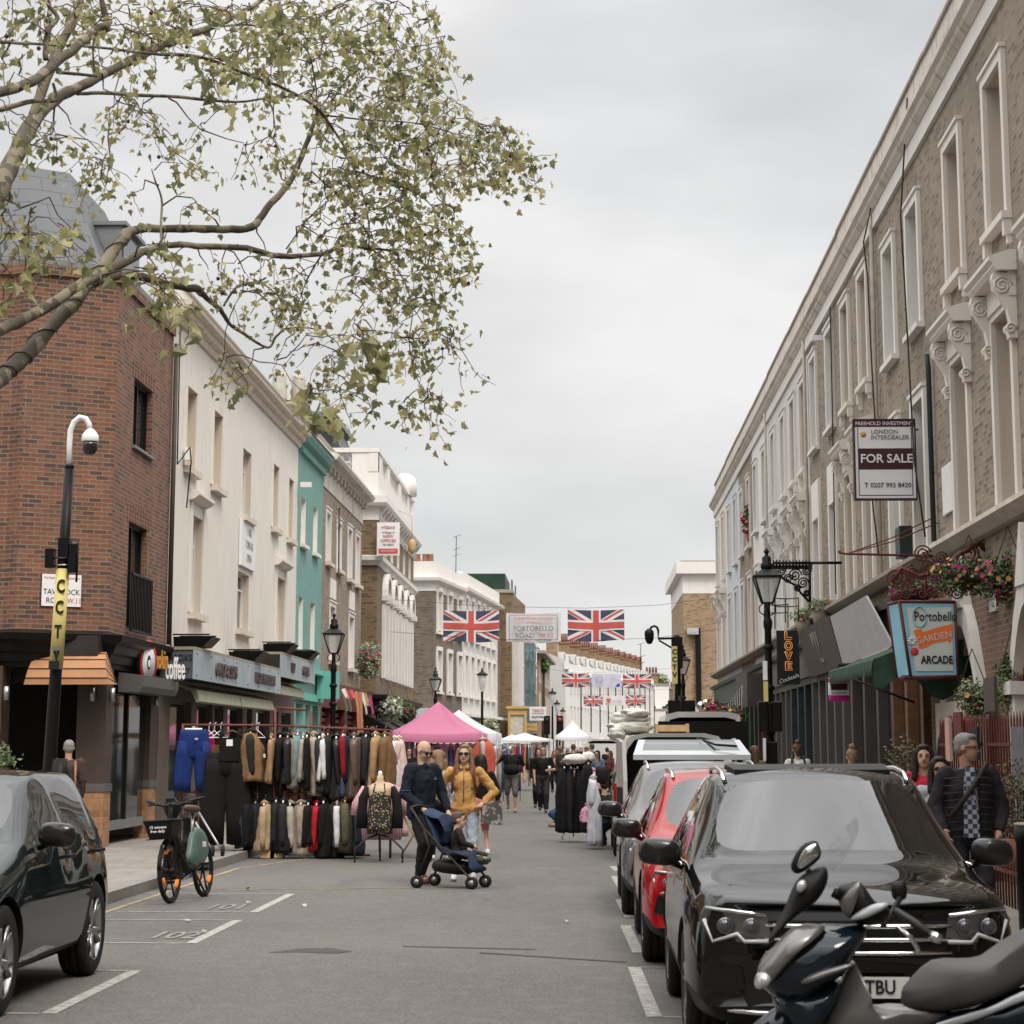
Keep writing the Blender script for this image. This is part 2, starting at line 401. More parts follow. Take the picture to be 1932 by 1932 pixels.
for i,(u,v,s_,lb)in enumerate(((468,1668+10,.03,'small pale scrap of paper beside the hire bicycle wheel'),(355,2080*.7728+130,.05,'crumpled buff scrap of litter on the empty road at the front left'),(467,1705,.035,'pale torn leaf on the white bay line'),(1070,1740,.03,'white speck of paper in the middle of the road'),(385,1760,.035,'cream paper flake beside the painted bay number'),(575,1710,.03,'small brown dead leaf on the asphalt beside the bay corner'))):
 c_=gr(u,v,.01);q=MB('litter');k=7
 q.poly([c_+Vector((s_*math.cos(j*6.28/k)*random.uniform(.5,1.3),s_*1.5*math.sin(j*6.28/k)*random.uniform(.5,1.2),random.uniform(0,.03)))for j in range(k)])
 tag(q.build('litter'),lb,'litter')
def window(par,W,u0,u1,z0,z1,depth,style='sash',fm='white_paint',pane='pane_dark',curtain=True,label=None):
 """fills an opening; frame, pane, curtain"""
 f=MB(fm);t=.06;d0=depth-.1
 W.box(f,u0,u0+t,z0,z1,d0,depth);W.box(f,u1-t,u1,z0,z1,d0,depth)
 W.box(f,u0+t,u1-t,z1-t,z1,d0,depth);W.box(f,u0+t,u1-t,z0,z0+t,d0,depth)
 um=(u0+u1)/2;zm=(z0+z1)/2
 if style=='sash':
  W.box(f,u0+t,u1-t,zm-.035,zm+.035,d0+.01,depth-.01)
  W.box(f,um-.015,um+.015,z0+t,zm-.035,d0+.03,depth-.02);W.box(f,um-.015,um+.015,zm+.035,z1-t,d0+.03,depth-.02)
 elif style=='casement':
  W.box(f,um-.045,um+.045,z0+t,z1-t,d0+.01,depth-.01)
  W.box(f,u0+t,u1-t,z0+(z1-z0)*.7,z0+(z1-z0)*.7+.05,d0+.015,depth-.015)
 elif style=='plain':W.box(f,um-.025,um+.025,z0+t,z1-t,d0+.01,depth-.01)
 o=f.build('window',par)
 if label:o['label']=label
 g_=MB(pane);W.box(g_,u0+t,u1-t,z0+t,z1-t,depth-.05,depth-.035);g_.build('pane',o)
 if curtain:
  c_=MB('curtain')
  for a_,b_ in((u0+t,u0+t+(u1-u0)*.2),(u1-t-(u1-u0)*.2,u1-t)):
   W.box(c_,a_,b_,z0+t,z1-t,depth+.1,depth+.12)
 return o
def sill(par,W,u0,u1,z,m='stone_trim',p=.14,h=.1,over=.12,brackets=False):
 s_=MB(m);W.box(s_,u0-over,u1+over,z-h,z,-p,.05)
 if brackets:
  for a_ in(u0-over+.02,u1+over-.16):W.box(s_,a_,a_+.14,z-h-.2,z-h-.002,-p+.03,0);W.box(s_,a_+.02,a_+.12,z-h-.3,z-h-.2,-p+.07,0)
 return s_.build('sill',par)
def surround(par,W,u0,u1,z0,z1,m='white_paint',w_=.16,p=.05):
 s_=MB(m)
 W.box(s_,u0-w_,u0,z0,z1,-p,0);W.box(s_,u1,u1+w_,z0,z1,-p,0);W.box(s_,u0-w_,u1+w_,z1,z1+w_*.9,-p,0)
 W.box(s_,u0-w_-.02,u1+w_+.02,z1+w_*.9,z1+w_*1.25,-p-.03,0)
 return s_.build('surround',par)
def corbel(mb,W,u,z,m,h=.75,p=.27,w_=.15):
 """scroll bracket: S profile with a raised volute on each cheek"""
 pr=[(0,z),(-p,z),(-p-.02,z-.1*h),(-p+.02,z-.25*h),(-p*.72,z-.38*h),(-p*.42,z-.55*h),(-p*.32,z-.75*h),(-p*.45,z-.88*h),(-p*.38,z-h),(0,z-h)]
 mb.prism([W.P(u-w_/2,zz,d)for d,zz in pr],W.t*w_,m)
 for s_ in(-1,1):
  uu=u+s_*(w_/2)
  for(cd,cz,rr,tn)in((-p*.62,z-.2*h,.155*h,2.2),(-p*.3,z-.86*h,.09*h,1.5)):
   pts=[]
   for i in range(17):
    a_=i/16;q_=a_*tn*6.283;r_=rr*(1-a_*.85)
    pts.append(W.P(uu+s_*.008,cz+r_*math.sin(q_),cd+r_*math.cos(q_)))
   mb.tube(pts,.016,5,m)
def pediment(par,W,u0,u1,z,m='stone_trim',h=.75,corb=True):
 s_=MB(m);a_,b_=u0-.22,u1+.22
 if corb:
  for u in(a_+.06,b_-.06):corbel(s_,W,u,z-.02,m,h)
 W.prof(s_,a_-.1,b_+.1,[(0,z),(-.24,z),(-.28,z+.05),(-.28,z+.08),(-.33,z+.12),(-.33,z+.17),(-.08,z+.25),(0,z+.25)],m)
 W.box(s_,a_-.03,b_+.03,z-.3,z,-.09,0,m)
 return s_.build('pediment',par)
 # ================================================================ right terrace
WR=Wall((5.2,0,0),(0,1,0),(-1,0,0))
HOUSES=[(16.6,31.6,'stock_brick','cream',[19.9,23.0,26.15,29.25],(8.15,10.1),'pediment','stock brick terraced house nearest the camera on the right with scrolled cream window heads'),(31.6,37.1,'stock_brick','white_render',[32.95,35.65],(8.15,10.1),'simple','stock brick terraced house behind the for sale board with plain white window frames'),(37.1,43.2,'stock_brick','cream',[39.1,41.85],(8.35,10.4),'pediment','stock brick terraced house with cream frames beyond the for sale board'),(43.2,49.3,'stock_brick','white_render',[44.65,47.9],(8.35,10.4),'panel','stock brick terraced house with tall white blank window heads above the love cocktails sign'),(49.3,54.3,'white_brick','cream',[50.4,52.9],(8.2,10.25),'pediment','narrow pale brick house with cream scroll heads, left neighbour of the brick houses'),(54.3,60.3,'white_brick','white_render',[55.6,58.6],(8.2,10.25),'pediment','whitewashed brick house above the twin dark shop boards'),(60.3,66.4,'white_render','white_render',[61.7,64.9],(8.2,10.2),'simple','smooth white rendered house in the middle of the right terrace'),(66.4,72.4,'stock_brick','white_render',[67.8,70.9],(8.0,10.1),'simple','brick house with red flowers on its upper sill'),(72.4,79.0,'pale_blue','white_render',[74.0,77.3],(8.0,10.2),'simple','pale blue rendered house near the far end of the right terrace'),(79.0,86.0,'cream','white_render',[80.6,84.0],(8.0,10.3),'pediment','last cream rendered house at the far end of the right terrace')]
for hi,(y0,y1,wm,tm,wins,(z2a,z2b),kind,lab)in enumerate(HOUSES):
 h=thing('terraced_house',lab,'house',(5.2,(y0+y1)/2,0),'terraced houses on the right side of the street')
 hw=.55 if hi else .56;hw=.52 if y0>49 else hw
 z1a,z1b=4.62,(7.0 if kind!='panel' else 6.75)
 hol=[]
 for c_ in wins:hol+=[(c_-hw,c_+hw,z2a,z2b),(c_-hw,c_+hw,z1a,z1b)]
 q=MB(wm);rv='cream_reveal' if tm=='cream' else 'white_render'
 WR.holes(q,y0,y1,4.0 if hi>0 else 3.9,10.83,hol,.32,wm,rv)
 q.box(5.52,12,y0,y1,.12,10.8,wm)
 q.build('wall',h)
 q=MB('white_render' if tm!='cream' or hi==0 else 'cream')
 WR.box(q,y0+.003,y1-.003,10.84,11.12,-.06,.3)
 q.build('fascia',h)
 q=MB('parapet');pz=12.15+.02*(hi%3)
 WR.prof(q,y0+.003,y1-.003,[(.3,11.12),(-.08,11.12),(-.16,11.2),(-.18,11.26),(-.24,11.3),(-.24,11.38),(.05,11.46),(.3,11.46)])
 q.build('cornice',h)
 q=MB('parapet');WR.box(q,y0+.004,y1-.004,11.461,pz,.03,.33);WR.box(q,y0+.004,y1-.004,pz,pz+.06,-.01,.38,'cement_cap')
 q.build('parapet',h)
 q=MB('slate');q.box(5.6,12,y0+.2,y1-.2,10.8,11.2);q.build('roof',h)
 if hi in(1,3,5,7):
  q=MB('brown_brick');q.box(8.6,9.6,y1-.5,y1+.4,11.2,13.0);c_=q.build('chimney',h)
 for c_ in wins:
  st='sash' if kind!='simple' or y0>50 else 'sash'
  dark=(hi==1)
  o=window(h,WR,c_-hw,c_+hw,z2a,z2b,.3,st,'white_paint','glass')
  surround(o,WR,c_-hw,c_+hw,z2a,z2b,tm,.15,.06);sill(o,WR,c_-hw,c_+hw,z2a,tm,.13,.09,.18,brackets=(tm=='cream'))
  o=window(h,WR,c_-hw,c_+hw,z1a,z1b,.3,st,'white_paint','glass')
  if kind=='pediment':
   q=MB(tm);WR.box(q,c_-hw-.15,c_-hw,z1a,z1b,-.06,0);WR.box(q,c_+hw,c_+hw+.15,z1a,z1b,-.06,0);WR.box(q,c_-hw-.15,c_+hw+.15,z1b,z1b+.35,-.06,0)
   q.build('surround',o);pediment(o,WR,c_-hw,c_+hw,z1b+.38,tm,.8)
  elif kind=='panel':
   q=MB(tm);WR.box(q,c_-hw-.2,c_-hw,z1a,7.6,-.06,0);WR.box(q,c_+hw,c_+hw+.2,z1a,7.6,-.06,0);WR.box(q,c_-hw,c_+hw,z1b,7.6,-.06,0)
   q.build('surround',o)
  else:surround(o,WR,c_-hw,c_+hw,z1a,z1b,tm,.16,.06)
 q=MB('stone_trim' if hi==0 else 'cement_cap')
 WR.prof(q,y0+.002,y1-.002,[(.1,4.4),(-.12,4.4),(-.3,4.5),(-.3,4.56),(-.05,4.62),(.1,4.62)])
 q.build('ledge',h)
def shopfront(name,lab,W,y0,y1,ztop,mp,mf,doors,group=None,fascia=(3.3,3.95),pfas=-.08,dado=.55):
 s_=thing(name,lab,'shop front',tuple(W.P((y0+y1)/2,0,0)),group)
 q=MB(mp);n=max(1,round((y1-y0)/1.6));k=(y1-y0)/n;hol=[]
 for i in range(n):
  a_,b_=y0+i*k+.14,y0+(i+1)*k-.14
  hol.append((a_,b_,.14 if i in doors else dado,fascia[0]-.15))
 W.holes(q,y0,y1,.12,fascia[0],hol,.22,mp)
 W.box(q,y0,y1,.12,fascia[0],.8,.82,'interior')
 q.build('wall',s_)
 q=MB(mf);W.box(q,y0+.01,y1-.01,fascia[0]+.003,fascia[1],pfas,.2);W.prof(q,y0+.01,y1-.01,[(.1,fascia[1]),(pfas-.12,fascia[1]+.02),(pfas-.16,fascia[1]+.12),(.1,fascia[1]+.2)])
 q.build('fascia_board',s_)
 for i,(a_,b_,c_,d_)in enumerate(hol):
  if i in doors:
   f=MB(mp);W.box(f,a_+.01,b_-.01,c_,.9,.15,.19);W.box(f,a_+.01,a_+.1,.9,d_,.15,.19);W.box(f,b_-.1,b_-.01,.9,d_,.15,.19);W.box(f,a_+.1,b_-.1,d_-.1,d_,.15,.19)
   o=f.build('door',s_)
  else:
   f=MB(mp);W.box(f,a_,b_,c_,c_+.06,.12,.2);W.box(f,a_,b_,d_-.06,d_,.12,.2);W.box(f,(a_+b_)/2-.03,(a_+b_)/2+.03,c_+.06,d_-.06,.13,.19)
   o=f.build('window',s_)
  p_=MB('glass');W.box(p_,a_+.02,b_-.02,max(c_+.06,.9 if i in doors else 0),d_-.06,.165,.175);p_.build('pane',o)
 return s_
WS=Wall((5.12,0,0),(0,1,0),(-1,0,0))
shopfront('shop','brown timber shop front with open shelves under the green awning',WS,31.6,36.4,3.3,'wood','taupe',{0},'shop fronts on the right')
shopfront('shop','grey framed shop front behind the magenta hanging sign',WS,36.41,41.9,3.3,'taupe','taupe',{1},'shop fronts on the right')
shopfront('shop','taupe shop front below the tilted board with silver letters',WS,41.91,49.2,3.3,'grey_paint','grey_paint',{2},'shop fronts on the right')
shopfront('shop','dark teal panelled shop front behind the love cocktails sign',WS,49.21,54.3,3.3,'slate_green','grey_paint',{1},'shop fronts on the right')
shopfront('shop','grey green shop front with creeper behind the near lamp post',WS,54.31,60.2,3.3,'grey_paint','grey_paint',{1},'shop fronts on the right')
shopfront('shop','shuttered shop front under the dark vertical board',WS,60.21,66.4,3.3,'taupe','black_paint',set(),'shop fronts on the right')
shopfront('shop','dark green shop front with striped cloth and red price cards',WS,66.41,73.4,3.3,'dark_green','grey_paint',{0,2},'shop fronts on the right')
shopfront('shop','last dark shop front of the right row with silver balls above',WS,73.41,85.9,3.3,'dark_green','dark_green',{1,4},'shop fronts on the right')
# ================================================================ left row
XL=-7.85
WL=Wall((XL,0,0),(0,1,0),(1,0,0))
h=thing('brick_building','red brick corner building with slate mansard roof and orange canopy behind the camera pole','building',(-9,37,0))
q=MB('red_brick');w1=(36.4,38.0,6.88,8.08);w2=(36.3,37.85,3.72,5.55)
WL.holes(q,35,39.78,3.5,9.45,[w1,w2],.24,'red_brick')
A=Vector((XL,35,0));B=Vector((-9.2,34.15,0));C_=Vector((-9.42,34.3,0));D_=Vector((-16,34.3,0))
for a_,b_ in((A,B),(B,C_),(C_,D_)):
 q.poly([a_+Vector((0,0,3.5)),b_+Vector((0,0,3.5)),b_+Vector((0,0,9.45)),a_+Vector((0,0,9.45))])
q.poly([(XL,35,9.44),(XL,39.78,9.44),(-16,39.78,9.44),(-16,34.3,9.44),(-9.42,34.3,9.44),(-9.2,34.15,9.44)])
q.build('wall',h)
q=MB('red_brick')
tp=[A+Vector((.05,-.03,0)),B+Vector((.02,-.06,0)),C_+Vector((0,-.06,0)),D_+Vector((0,-.06,0))]
nrm=[Vector((1,0,0))]
ring=[Vector((XL+.05,39.78,0))]+tp
inn=[Vector((XL-.25,39.78,0)),Vector((XL-.25,35.2,0)),Vector((-9.25,34.45,0)),Vector((-9.42,34.55,0)),Vector((-16,34.55,0))]
for z0,z1,m_ in((9.45,9.62,'red_brick'),(9.621,9.7,'lead')):
 for i in range(4):
  q.prism([ring[i]+Vector((0,0,z0)),ring[i+1]+Vector((0,0,z0)),inn[i+1]+Vector((0,0,z0)),inn[i]+Vector((0,0,z0))],(0,0,z1-z0),m_)
q.build('coping',h)
q=MB('slate')
bt=[(-8.2,39.8),(-8.2,35.5),(-9.4,34.75),(-16,34.75)];tt=[(-9.25,39.8),(-9.25,36.9),(-9.85,36.5),(-16,36.5)]
for i in range(3):
 q.poly([(*bt[i],9.7),(*bt[i+1],9.7),(*tt[i+1],11.9),(*tt[i],11.9)])
q.poly([(*p,11.9)for p in tt]+[(-16,39.8,11.9)],'lead');q.poly([(*bt[0],9.7),(*tt[0],11.9),(-16,39.8,11.9),(-16,39.8,9.7)],'cement_cap')
q.build('roof',h)
q=MB('lead');q.box(-9.1,-8.3,37.0,38.6,9.9,10.95);q.box(-9.2,-8.2,36.95,38.65,10.95,11.02);q.box(-8.298,-8.28,37.15,38.45,10.05,10.85,'glass');q.build('dormer',h)
for(a_,b_,c_,d_),big in((w1,0),(w2,1)):
 o=window(h,WL,a_,b_,c_,d_,.2,'plain','black_paint','glass')
 q=MB('red_brick')
 n=9
 for i in range(n):
  u=a_-.1+(b_-a_+.2)*i/(n-1);zz=d_+.02+.1*(1-(2*i/(n-1)-1)**2)
  WL.box(q,u-.06,u+.06,d_ if not big else d_,zz+.22,-.012,.0)
 q.build('lintel',o)
 if not big:sill(o,WL,a_,b_,c_,'lead',.06,.05,.05)
 else:
  q=MB('black_paint');WL.box(q,a_-.1,b_+.1,4.62,4.66,-.12,-.08);WL.box(q,a_-.1,b_+.1,3.66,3.7,-.12,-.08)
  for i in range(15):u=a_-.08+(b_-a_+.16)*i/14;WL.box(q,u-.012,u+.012,3.7,4.62,-.11,-.09)
  q.build('balcony_rail',o)
q=MB('brown_paint')
WA=Wall(A,(B-A).normalized(),Vector((.53,-.85,0)).normalized())
def pier(mb,x0,x1,y0,y1):
 mb.box(x0,x1,y0,y1,1.13,3.0,'brown_paint');mb.box(x0-.02,x1+.02,y0-.02,y1+.02,1.0,1.13,'grey_paint');mb.box(x0,x1,y0,y1,.12,1.0,'glazed_tile')
pier(q,-8.32,-7.84,34.95,35.45);pier(q,-8.1,-7.84,38.55,39.2);q.box(-8.1,-7.83,39.21,39.78,.12,3.0,'brown_light')
pier(q,-9.85,-9.35,34.15,34.65);pier(q,-12.6,-12.1,34.15,34.65)
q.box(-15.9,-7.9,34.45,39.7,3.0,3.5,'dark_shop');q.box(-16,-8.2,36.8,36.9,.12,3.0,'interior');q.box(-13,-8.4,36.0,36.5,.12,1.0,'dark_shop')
q.box(-9.38,-8.3,34.9,35.0,2.75,3.0,'dark_shop')
q.build('ground_floor',h)
q=MB('black_paint')
pr=[(.05,3.08),(-.02,3.08),(-.05,3.2),(-.1,3.24),(-.14,3.36),(-.24,3.42),(-.27,3.52),(.05,3.6)]
def sweep(mb,path,pr,m=None,smooth=False):
 """profile (out, z) swept along a horizontal polyline, mitred"""
 P=[Vector(p)for p in path];rows=[]
 for i,p in enumerate(P):
  d1=(P[i]-P[i-1]).normalized()if i else(P[1]-P[0]).normalized()
  d2=(P[i+1]-P[i]).normalized()if i<len(P)-1 else d1
  n1=Vector((d1.y,-d1.x,0));n2=Vector((d2.y,-d2.x,0));nn_=(n1+n2).normalized();k=1/max(.3,nn_.dot(n1))
  rows.append([p+nn_*(o_*k)+Vector((0,0,z))for o_,z in pr])
 n=len(pr);vs=[v for r_ in rows for v in r_];fs=[]
 for i in range(len(P)-1):
  for j in range(n):fs.append((i*n+j,i*n+(j+1)%n,(i+1)*n+(j+1)%n,(i+1)*n+j))
 fs+=[tuple(range(n)),tuple((len(P)-1)*n+j for j in range(n))[::-1]]
 mb.add(vs,fs,m,smooth)
sweep(q,[(-16,34.3,0),(-9.42,34.3,0),(-9.2,34.15,0),(XL,35,0),(XL,39.78,0)],[(-o_,z)for o_,z in pr])
q.build('cornice',h)
q=MB('black_paint');q.box(-8.0,-7.9,35.5,38.5,.35,.5,'lead');q.box(-8.0,-7.9,35.5,38.5,2.78,2.9);q.box(-8.0,-7.9,36.9,37.0,.5,2.78);o=q.build('window',h)
q=MB('glass');q.box(-7.96,-7.94,35.5,38.5,.5,2.78);q.build('pane',o)
q=MB('grey_paint');q.prism([(-7.82,35.7,2.95),(-7.4,35.7,2.9),(-7.4,35.7,2.72),(-7.45,35.7,2.62),(-7.82,35.7,2.62)],(0,3.1,0));q.build('shutter_box',h)
for x,y in((-8.05,34.9),(-9.25,34.1),(-7.78,35.15),(-7.78,38.8)):
 q=MB('steel');q.lathe([(.045,0),(.045,.22)],(x,y-.05,2.45),10,'steel');q.build('wall_lamp',h)
q=MB('brown_paint');q.tube([(-7.78,39.74,9.3),(-7.78,39.74,3.6)],.045,8);q.build('drainpipe',h)
h=thing('cream_building','cream rendered two storey building with stepped cornice above the blue grey shop boards','building',(XL,48.5,0))
ub=[(41.25,42.3),(44.3,45.35),(48.3,49.5),(52.95,53.9),(55.75,56.65)]
hol=[]
for i,(a_,b_)in enumerate(ub):
 hol.append((a_,b_,7.15 if i!=2 else 6.95,8.75 if i!=2 else 8.5))
low=[(42.1,43.3),(47.9,49.5),(53.9,55.4)]
for a_,b_ in low:hol.append((a_,b_,4.35,{42.1:6.3,47.9:5.65,53.9:6.0}[a_]))
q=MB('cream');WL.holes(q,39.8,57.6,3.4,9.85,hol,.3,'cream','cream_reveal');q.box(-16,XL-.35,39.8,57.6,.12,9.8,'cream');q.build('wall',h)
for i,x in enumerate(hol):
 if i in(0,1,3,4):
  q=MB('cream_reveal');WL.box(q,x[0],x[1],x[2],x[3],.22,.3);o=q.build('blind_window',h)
  q=MB('cream');WL.box(q,x[0]-.22,x[0],x[2],x[3]+.22,-.03,0);WL.box(q,x[1],x[1]+.22,x[2],x[3]+.22,-.03,0);WL.box(q,x[0],x[1],x[3],x[3]+.22,-.03,0);q.build('surround',o)
 else:o=window(h,WL,*x,.24,'casement','white_paint','glass')
 sill(o,WL,x[0],x[1],x[2],'stone_trim',.14,.13,.15)
 if x[0]in(42.1,53.9):
  q=MB('cream');WL.prof(q,x[0]-.3,x[1]+.3,[(0,x[3]+.25),(-.1,x[3]+.28),(-.2,x[3]+.36),(-.2,x[3]+.42),(0,x[3]+.48)]);WL.box(q,x[0]-.18,x[0],x[2],x[3]+.25,-.04,0);WL.box(q,x[1],x[1]+.18,x[2],x[3]+.25,-.04,0);q.build('hood',o)
q=MB('cream')
pr=[(-.05,9.8),(.06,9.8),(.1,9.88),(.1,9.93),(.2,9.96),(.22,10.02),(.22,10.06),(.34,10.1),(.36,10.17),(.12,10.2),(-.05,10.2)]
sweep(q,[(XL,39.8,0),(XL,57.6,0)],pr,'stone_trim');q.build('cornice',h)
q=MB('cream');WL.box(q,39.8,57.6,10.2,10.58,.0,.3);WL.box(q,39.8,57.6,10.581,10.63,-.04,.34,'cement_cap');q.box(-16,-8.2,39.8,57.6,9.8,10.0,'lead');q.build('parapet',h)
q=MB('cream');q.box(-9.6,-8.9,40.0,40.9,10.0,11.2);q.lathe([(.12,0),(.1,.35)],(-9.2,40.4,11.2),8,'terracotta');q.build('chimney',h)
q=MB('grey_render')
hol=[(40.4,42.6,.6,2.6),(43.2,45.0,.6,2.6),(45.3,46.4,.14,2.6),(46.9,49.0,.6,2.6),(49.6,50.4,.14,2.6),(51,53.2,.6,2.6),(53.8,54.7,.14,2.6),(55.2,57,.6,2.6)]
WL.holes(q,39.8,57.6,.12,3.4,hol,.25,'brown_light');q.build('ground_floor',h)
for i,x in enumerate(hol):
 f=MB('brown_light' if i%2 else 'grey_paint');WL.box(f,x[0],x[1],x[2],x[2]+.06,.12,.2);WL.box(f,x[0],x[1],x[3]-.06,x[3],.12,.2);WL.box(f,x[0],x[0]+.05,x[2]+.06,x[3]-.06,.12,.2)
 o=f.build('window' if x[2]>.5 else 'door',h);f=MB('glass');WL.box(f,x[0]+.05,x[1],x[2]+.06,x[3]-.06,.15,.16);f.build('pane',o)
h=thing('teal_building','turquoise painted brick house with white windows beside the cream building','building',(XL,60.4,0))
hol=[(58.35,59.35,7.25,8.55),(61.0,62.0,7.25,8.6),(58.2,59.1,4.35,5.8),(60.7,61.7,4.35,5.8)]
q=MB('teal_brick');WL.holes(q,57.61,63.2,3.9,9.95,hol,.22,'teal_brick','white_render');q.box(-16,XL-.3,57.61,63.2,.12,9.9);q.build('wall',h)
for x in hol:o=window(h,WL,*x,.2,'sash','white_paint','white_paint' if x[2]>7 else 'glass');sill(o,WL,x[0],x[1],x[2],'white_paint',.12,.1,.1)
q=MB('teal_brick');sweep(q,[(XL,57.61,0),(XL,63.2,0)],[(-.05,9.85),(.05,9.85),(.08,9.95),(.22,10.02),(.3,10.15),(.32,10.2),(-.05,10.26)],'teal')
for i in range(28):u=57.7+i*.198;WL.box(q,u,u+.1,9.72,9.85,-.12,0,'teal')
q.box(-8.1,-7.5,57.65,63.2,10.262,10.3,'white_render');q.build('cornice',h)
q=MB('teal_brick');q.prism([(-8.0,57.62,10.26),(-8.0,63.2,10.26),(-8.0,63.2,10.75),(-8.0,57.62,10.66)],(-.3,0,0));q.prism([(-7.98,57.62,10.67),(-7.98,63.2,10.76),(-7.98,63.2,10.84),(-7.98,57.62,10.75)],(-.36,0,0),'cement_cap');q.build('parapet',h)
q=MB('teal');hol=[(58.0,59.4,.14,2.9),(60,61,.14,2.9),(61.5,62.8,.14,2.9)]
WL.holes(q,57.61,63.2,.12,3.9,hol,.3,'teal');WL.box(q,57.62,63.19,3.75,3.9,-.25,-.001,'teal_light');WL.box(q,57.62,63.19,3.0,3.2,-.1,-.001,'teal_light')
q.build('ground_floor',h)
for i,x in enumerate(hol):f=MB('stone_trim' if i!=1 else 'pale_wood');WL.box(f,*x,.24,.28);f.build('door',h)
q=MB('teal_light');q.box(-7.8,-7.2,62.0,62.5,3.1,3.9);q.build('meter_box',h)
h2=thing('chimney_stack','dark brick chimney stack with cream pots behind the turquoise house','chimney',(-9.3,62.0,10))
q=MB('brown_brick');q.box(-9.2,-8.2,61.4,62.6,10.0,11.75);q.build('stack',h2)
for x,y in((-9.0,61.7),(-8.5,62.2)):q=MB('stone_trim');q.lathe([(.2,0),(.24,.1),(.2,.75),(.24,.85)],(x,y,11.75),12);q.build('chimney_pot',h2)
h=thing('brick_house','weathered grey brick house with peeling white frieze beside the turquoise house','building',(XL,68.8,0))
hol=[(64.1,65.1,7.25,8.75),(66.9,67.95,7.25,8.75),(70.0,71.1,7.2,8.85),(72.4,73.5,7.2,8.85),(65.3,66.6,4.35,6.0),(70.6,72.0,4.3,6.0)]
q=MB('stock_brick');WL.holes(q,63.21,74.4,3.7,9.42,hol,.25,'stock_brick','white_render');q.box(-16,XL-.3,63.21,74.4,.12,9.4,'stock_brick');q.build('wall',h)
for x in hol:
 o=window(h,WL,*x,.22,'sash' if x[2]>7 else 'casement','white_paint','glass');surround(o,WL,*x,'white_render',.14,.03);sill(o,WL,x[0],x[1],x[2],'stone_trim',.15,.12,.15)
 if x[2]<7:f=MB('white_render');WL.box(f,x[0]-.1,x[1]+.1,6.25,6.85,-.03,0);f.build('blind_panel',o)
stucco('peeling',(.62,.58,.52),dirt=(.09,.075,.055),amt=1.5,streak=1)
q=MB('peeling');WL.box(q,63.22,74.4,9.43,10.1,-.03,.3);q.build('frieze',h)
q=MB('parapet');sweep(q,[(XL,63.22,0),(XL,74.4,0)],[(-.05,10.1),(.15,10.12),(.22,10.2),(.4,10.24),(.46,10.34),(.46,10.4),(-.05,10.55)])
WL.box(q,63.22,74.4,10.551,11.0,.1,.4,'cement_cap')
for i in range(12):u=63.6+i*.93;WL.box(q,u,u+.14,9.9,10.1,-.2,-.031,'peeling')
q.build('cornice',h)
q=MB('rust_red');hol=[(63.6,66.2,.14,2.9),(66.8,69.8,.14,2.9),(70.4,73.6,.14,2.9)]
WL.holes(q,63.21,74.4,.12,3.7,hol,.3,'maroon');q.build('ground_floor',h)
for x in hol:
 f=MB('maroon')
 for k in range(14):z=.2+k*.19;WL.box(f,x[0]+.05,x[1]-.05,z,z+.12,.18,.24,'maroon')
 f.build('shutter',h)
h=thing('corner_building','yellow brick corner building with white balustrade and arched stucco windows','building',(-8.5,83,0))
q=MB('yellow_brick');YB0,YB1=75.9,92.0
XB=-7.45
WB=Wall((XB,0,0),(0,1,0),(1,0,0));WF=Wall((XB,YB0,0),(-1,0,0),(0,-1,0))
hol=[(78.2+i*2.75,79.5+i*2.75,4.4,6.9)for i in range(5)];hol2=[(78.3+i*2.75,79.4+i*2.75,8.7,9.9)for i in range(5)]
WB.holes(q,YB0,YB1,3.6,8.1,hol,.3,'yellow_brick','white_render');WB.holes(q,YB0,YB1,8.1,10.1,hol2,.3,'yellow_brick','white_render');WF.holes(q,0,8.5,.12,9.8,[],.1,'yellow_brick');q.box(-16,XB-.35,YB0+.01,YB1,.12,10.0)
q.build('wall',h)
for x in hol+hol2:o=window(h,WB,*x,.25,'sash','white_paint','glass')
for i,x in enumerate(hol):
 f=MB('white_render')
 WB.box(f,x[0]-.35,x[0],4.2,7.0,-.12,0);WB.box(f,x[1],x[1]+.35,4.2,7.0,-.12,0)
 WB.box(f,x[0]-.45,x[0]+.05,7.0,7.2,-.25,0);WB.box(f,x[1]-.05,x[1]+.45,7.0,7.2,-.25,0)
 cu=(x[0]+x[1])/2;n=12
 for k in range(n):
  a_=math.pi*k/n;b_=math.pi*(k+1)/n
  f.prism([WB.P(cu+.66*math.cos(a_),7.2+.66*math.sin(a_),0),WB.P(cu+.66*math.cos(b_),7.2+.66*math.sin(b_),0),WB.P(cu+.98*math.cos(b_),7.2+.85*math.sin(b_),0),WB.P(cu+.98*math.cos(a_),7.2+.85*math.sin(a_),0)],WB.n*.2)
 f.build('arched_surround',h)
q=MB('white_render');pts=[(-16,YB0,0),(XB,YB0,0),(XB,YB1,0)]
sweep(q,pts,[(-.05,8.13),(.06,8.13),(.12,8.22),(.2,8.3),(.22,8.45),(-.05,8.5)])
q.build('string_course',h)
q=MB('white_render');sweep(q,pts,[(-.05,9.75),(.03,9.75),(.05,10.2),(.3,10.25),(.36,10.35),(.36,10.6),(-.05,10.65)])
for i in range(16):corbel(q,WB,YB0+.3+i*1.03,10.25,'white_render',.5,.28,.15)
q.build('cornice',h)
q=MB('white_render');sweep(q,pts,[(-.4,10.651),(.0,10.651),(.0,11.5),(-.4,11.5)]);sweep(q,pts,[(-.35,12.2),(.04,12.2),(.04,12.36),(-.35,12.36)])
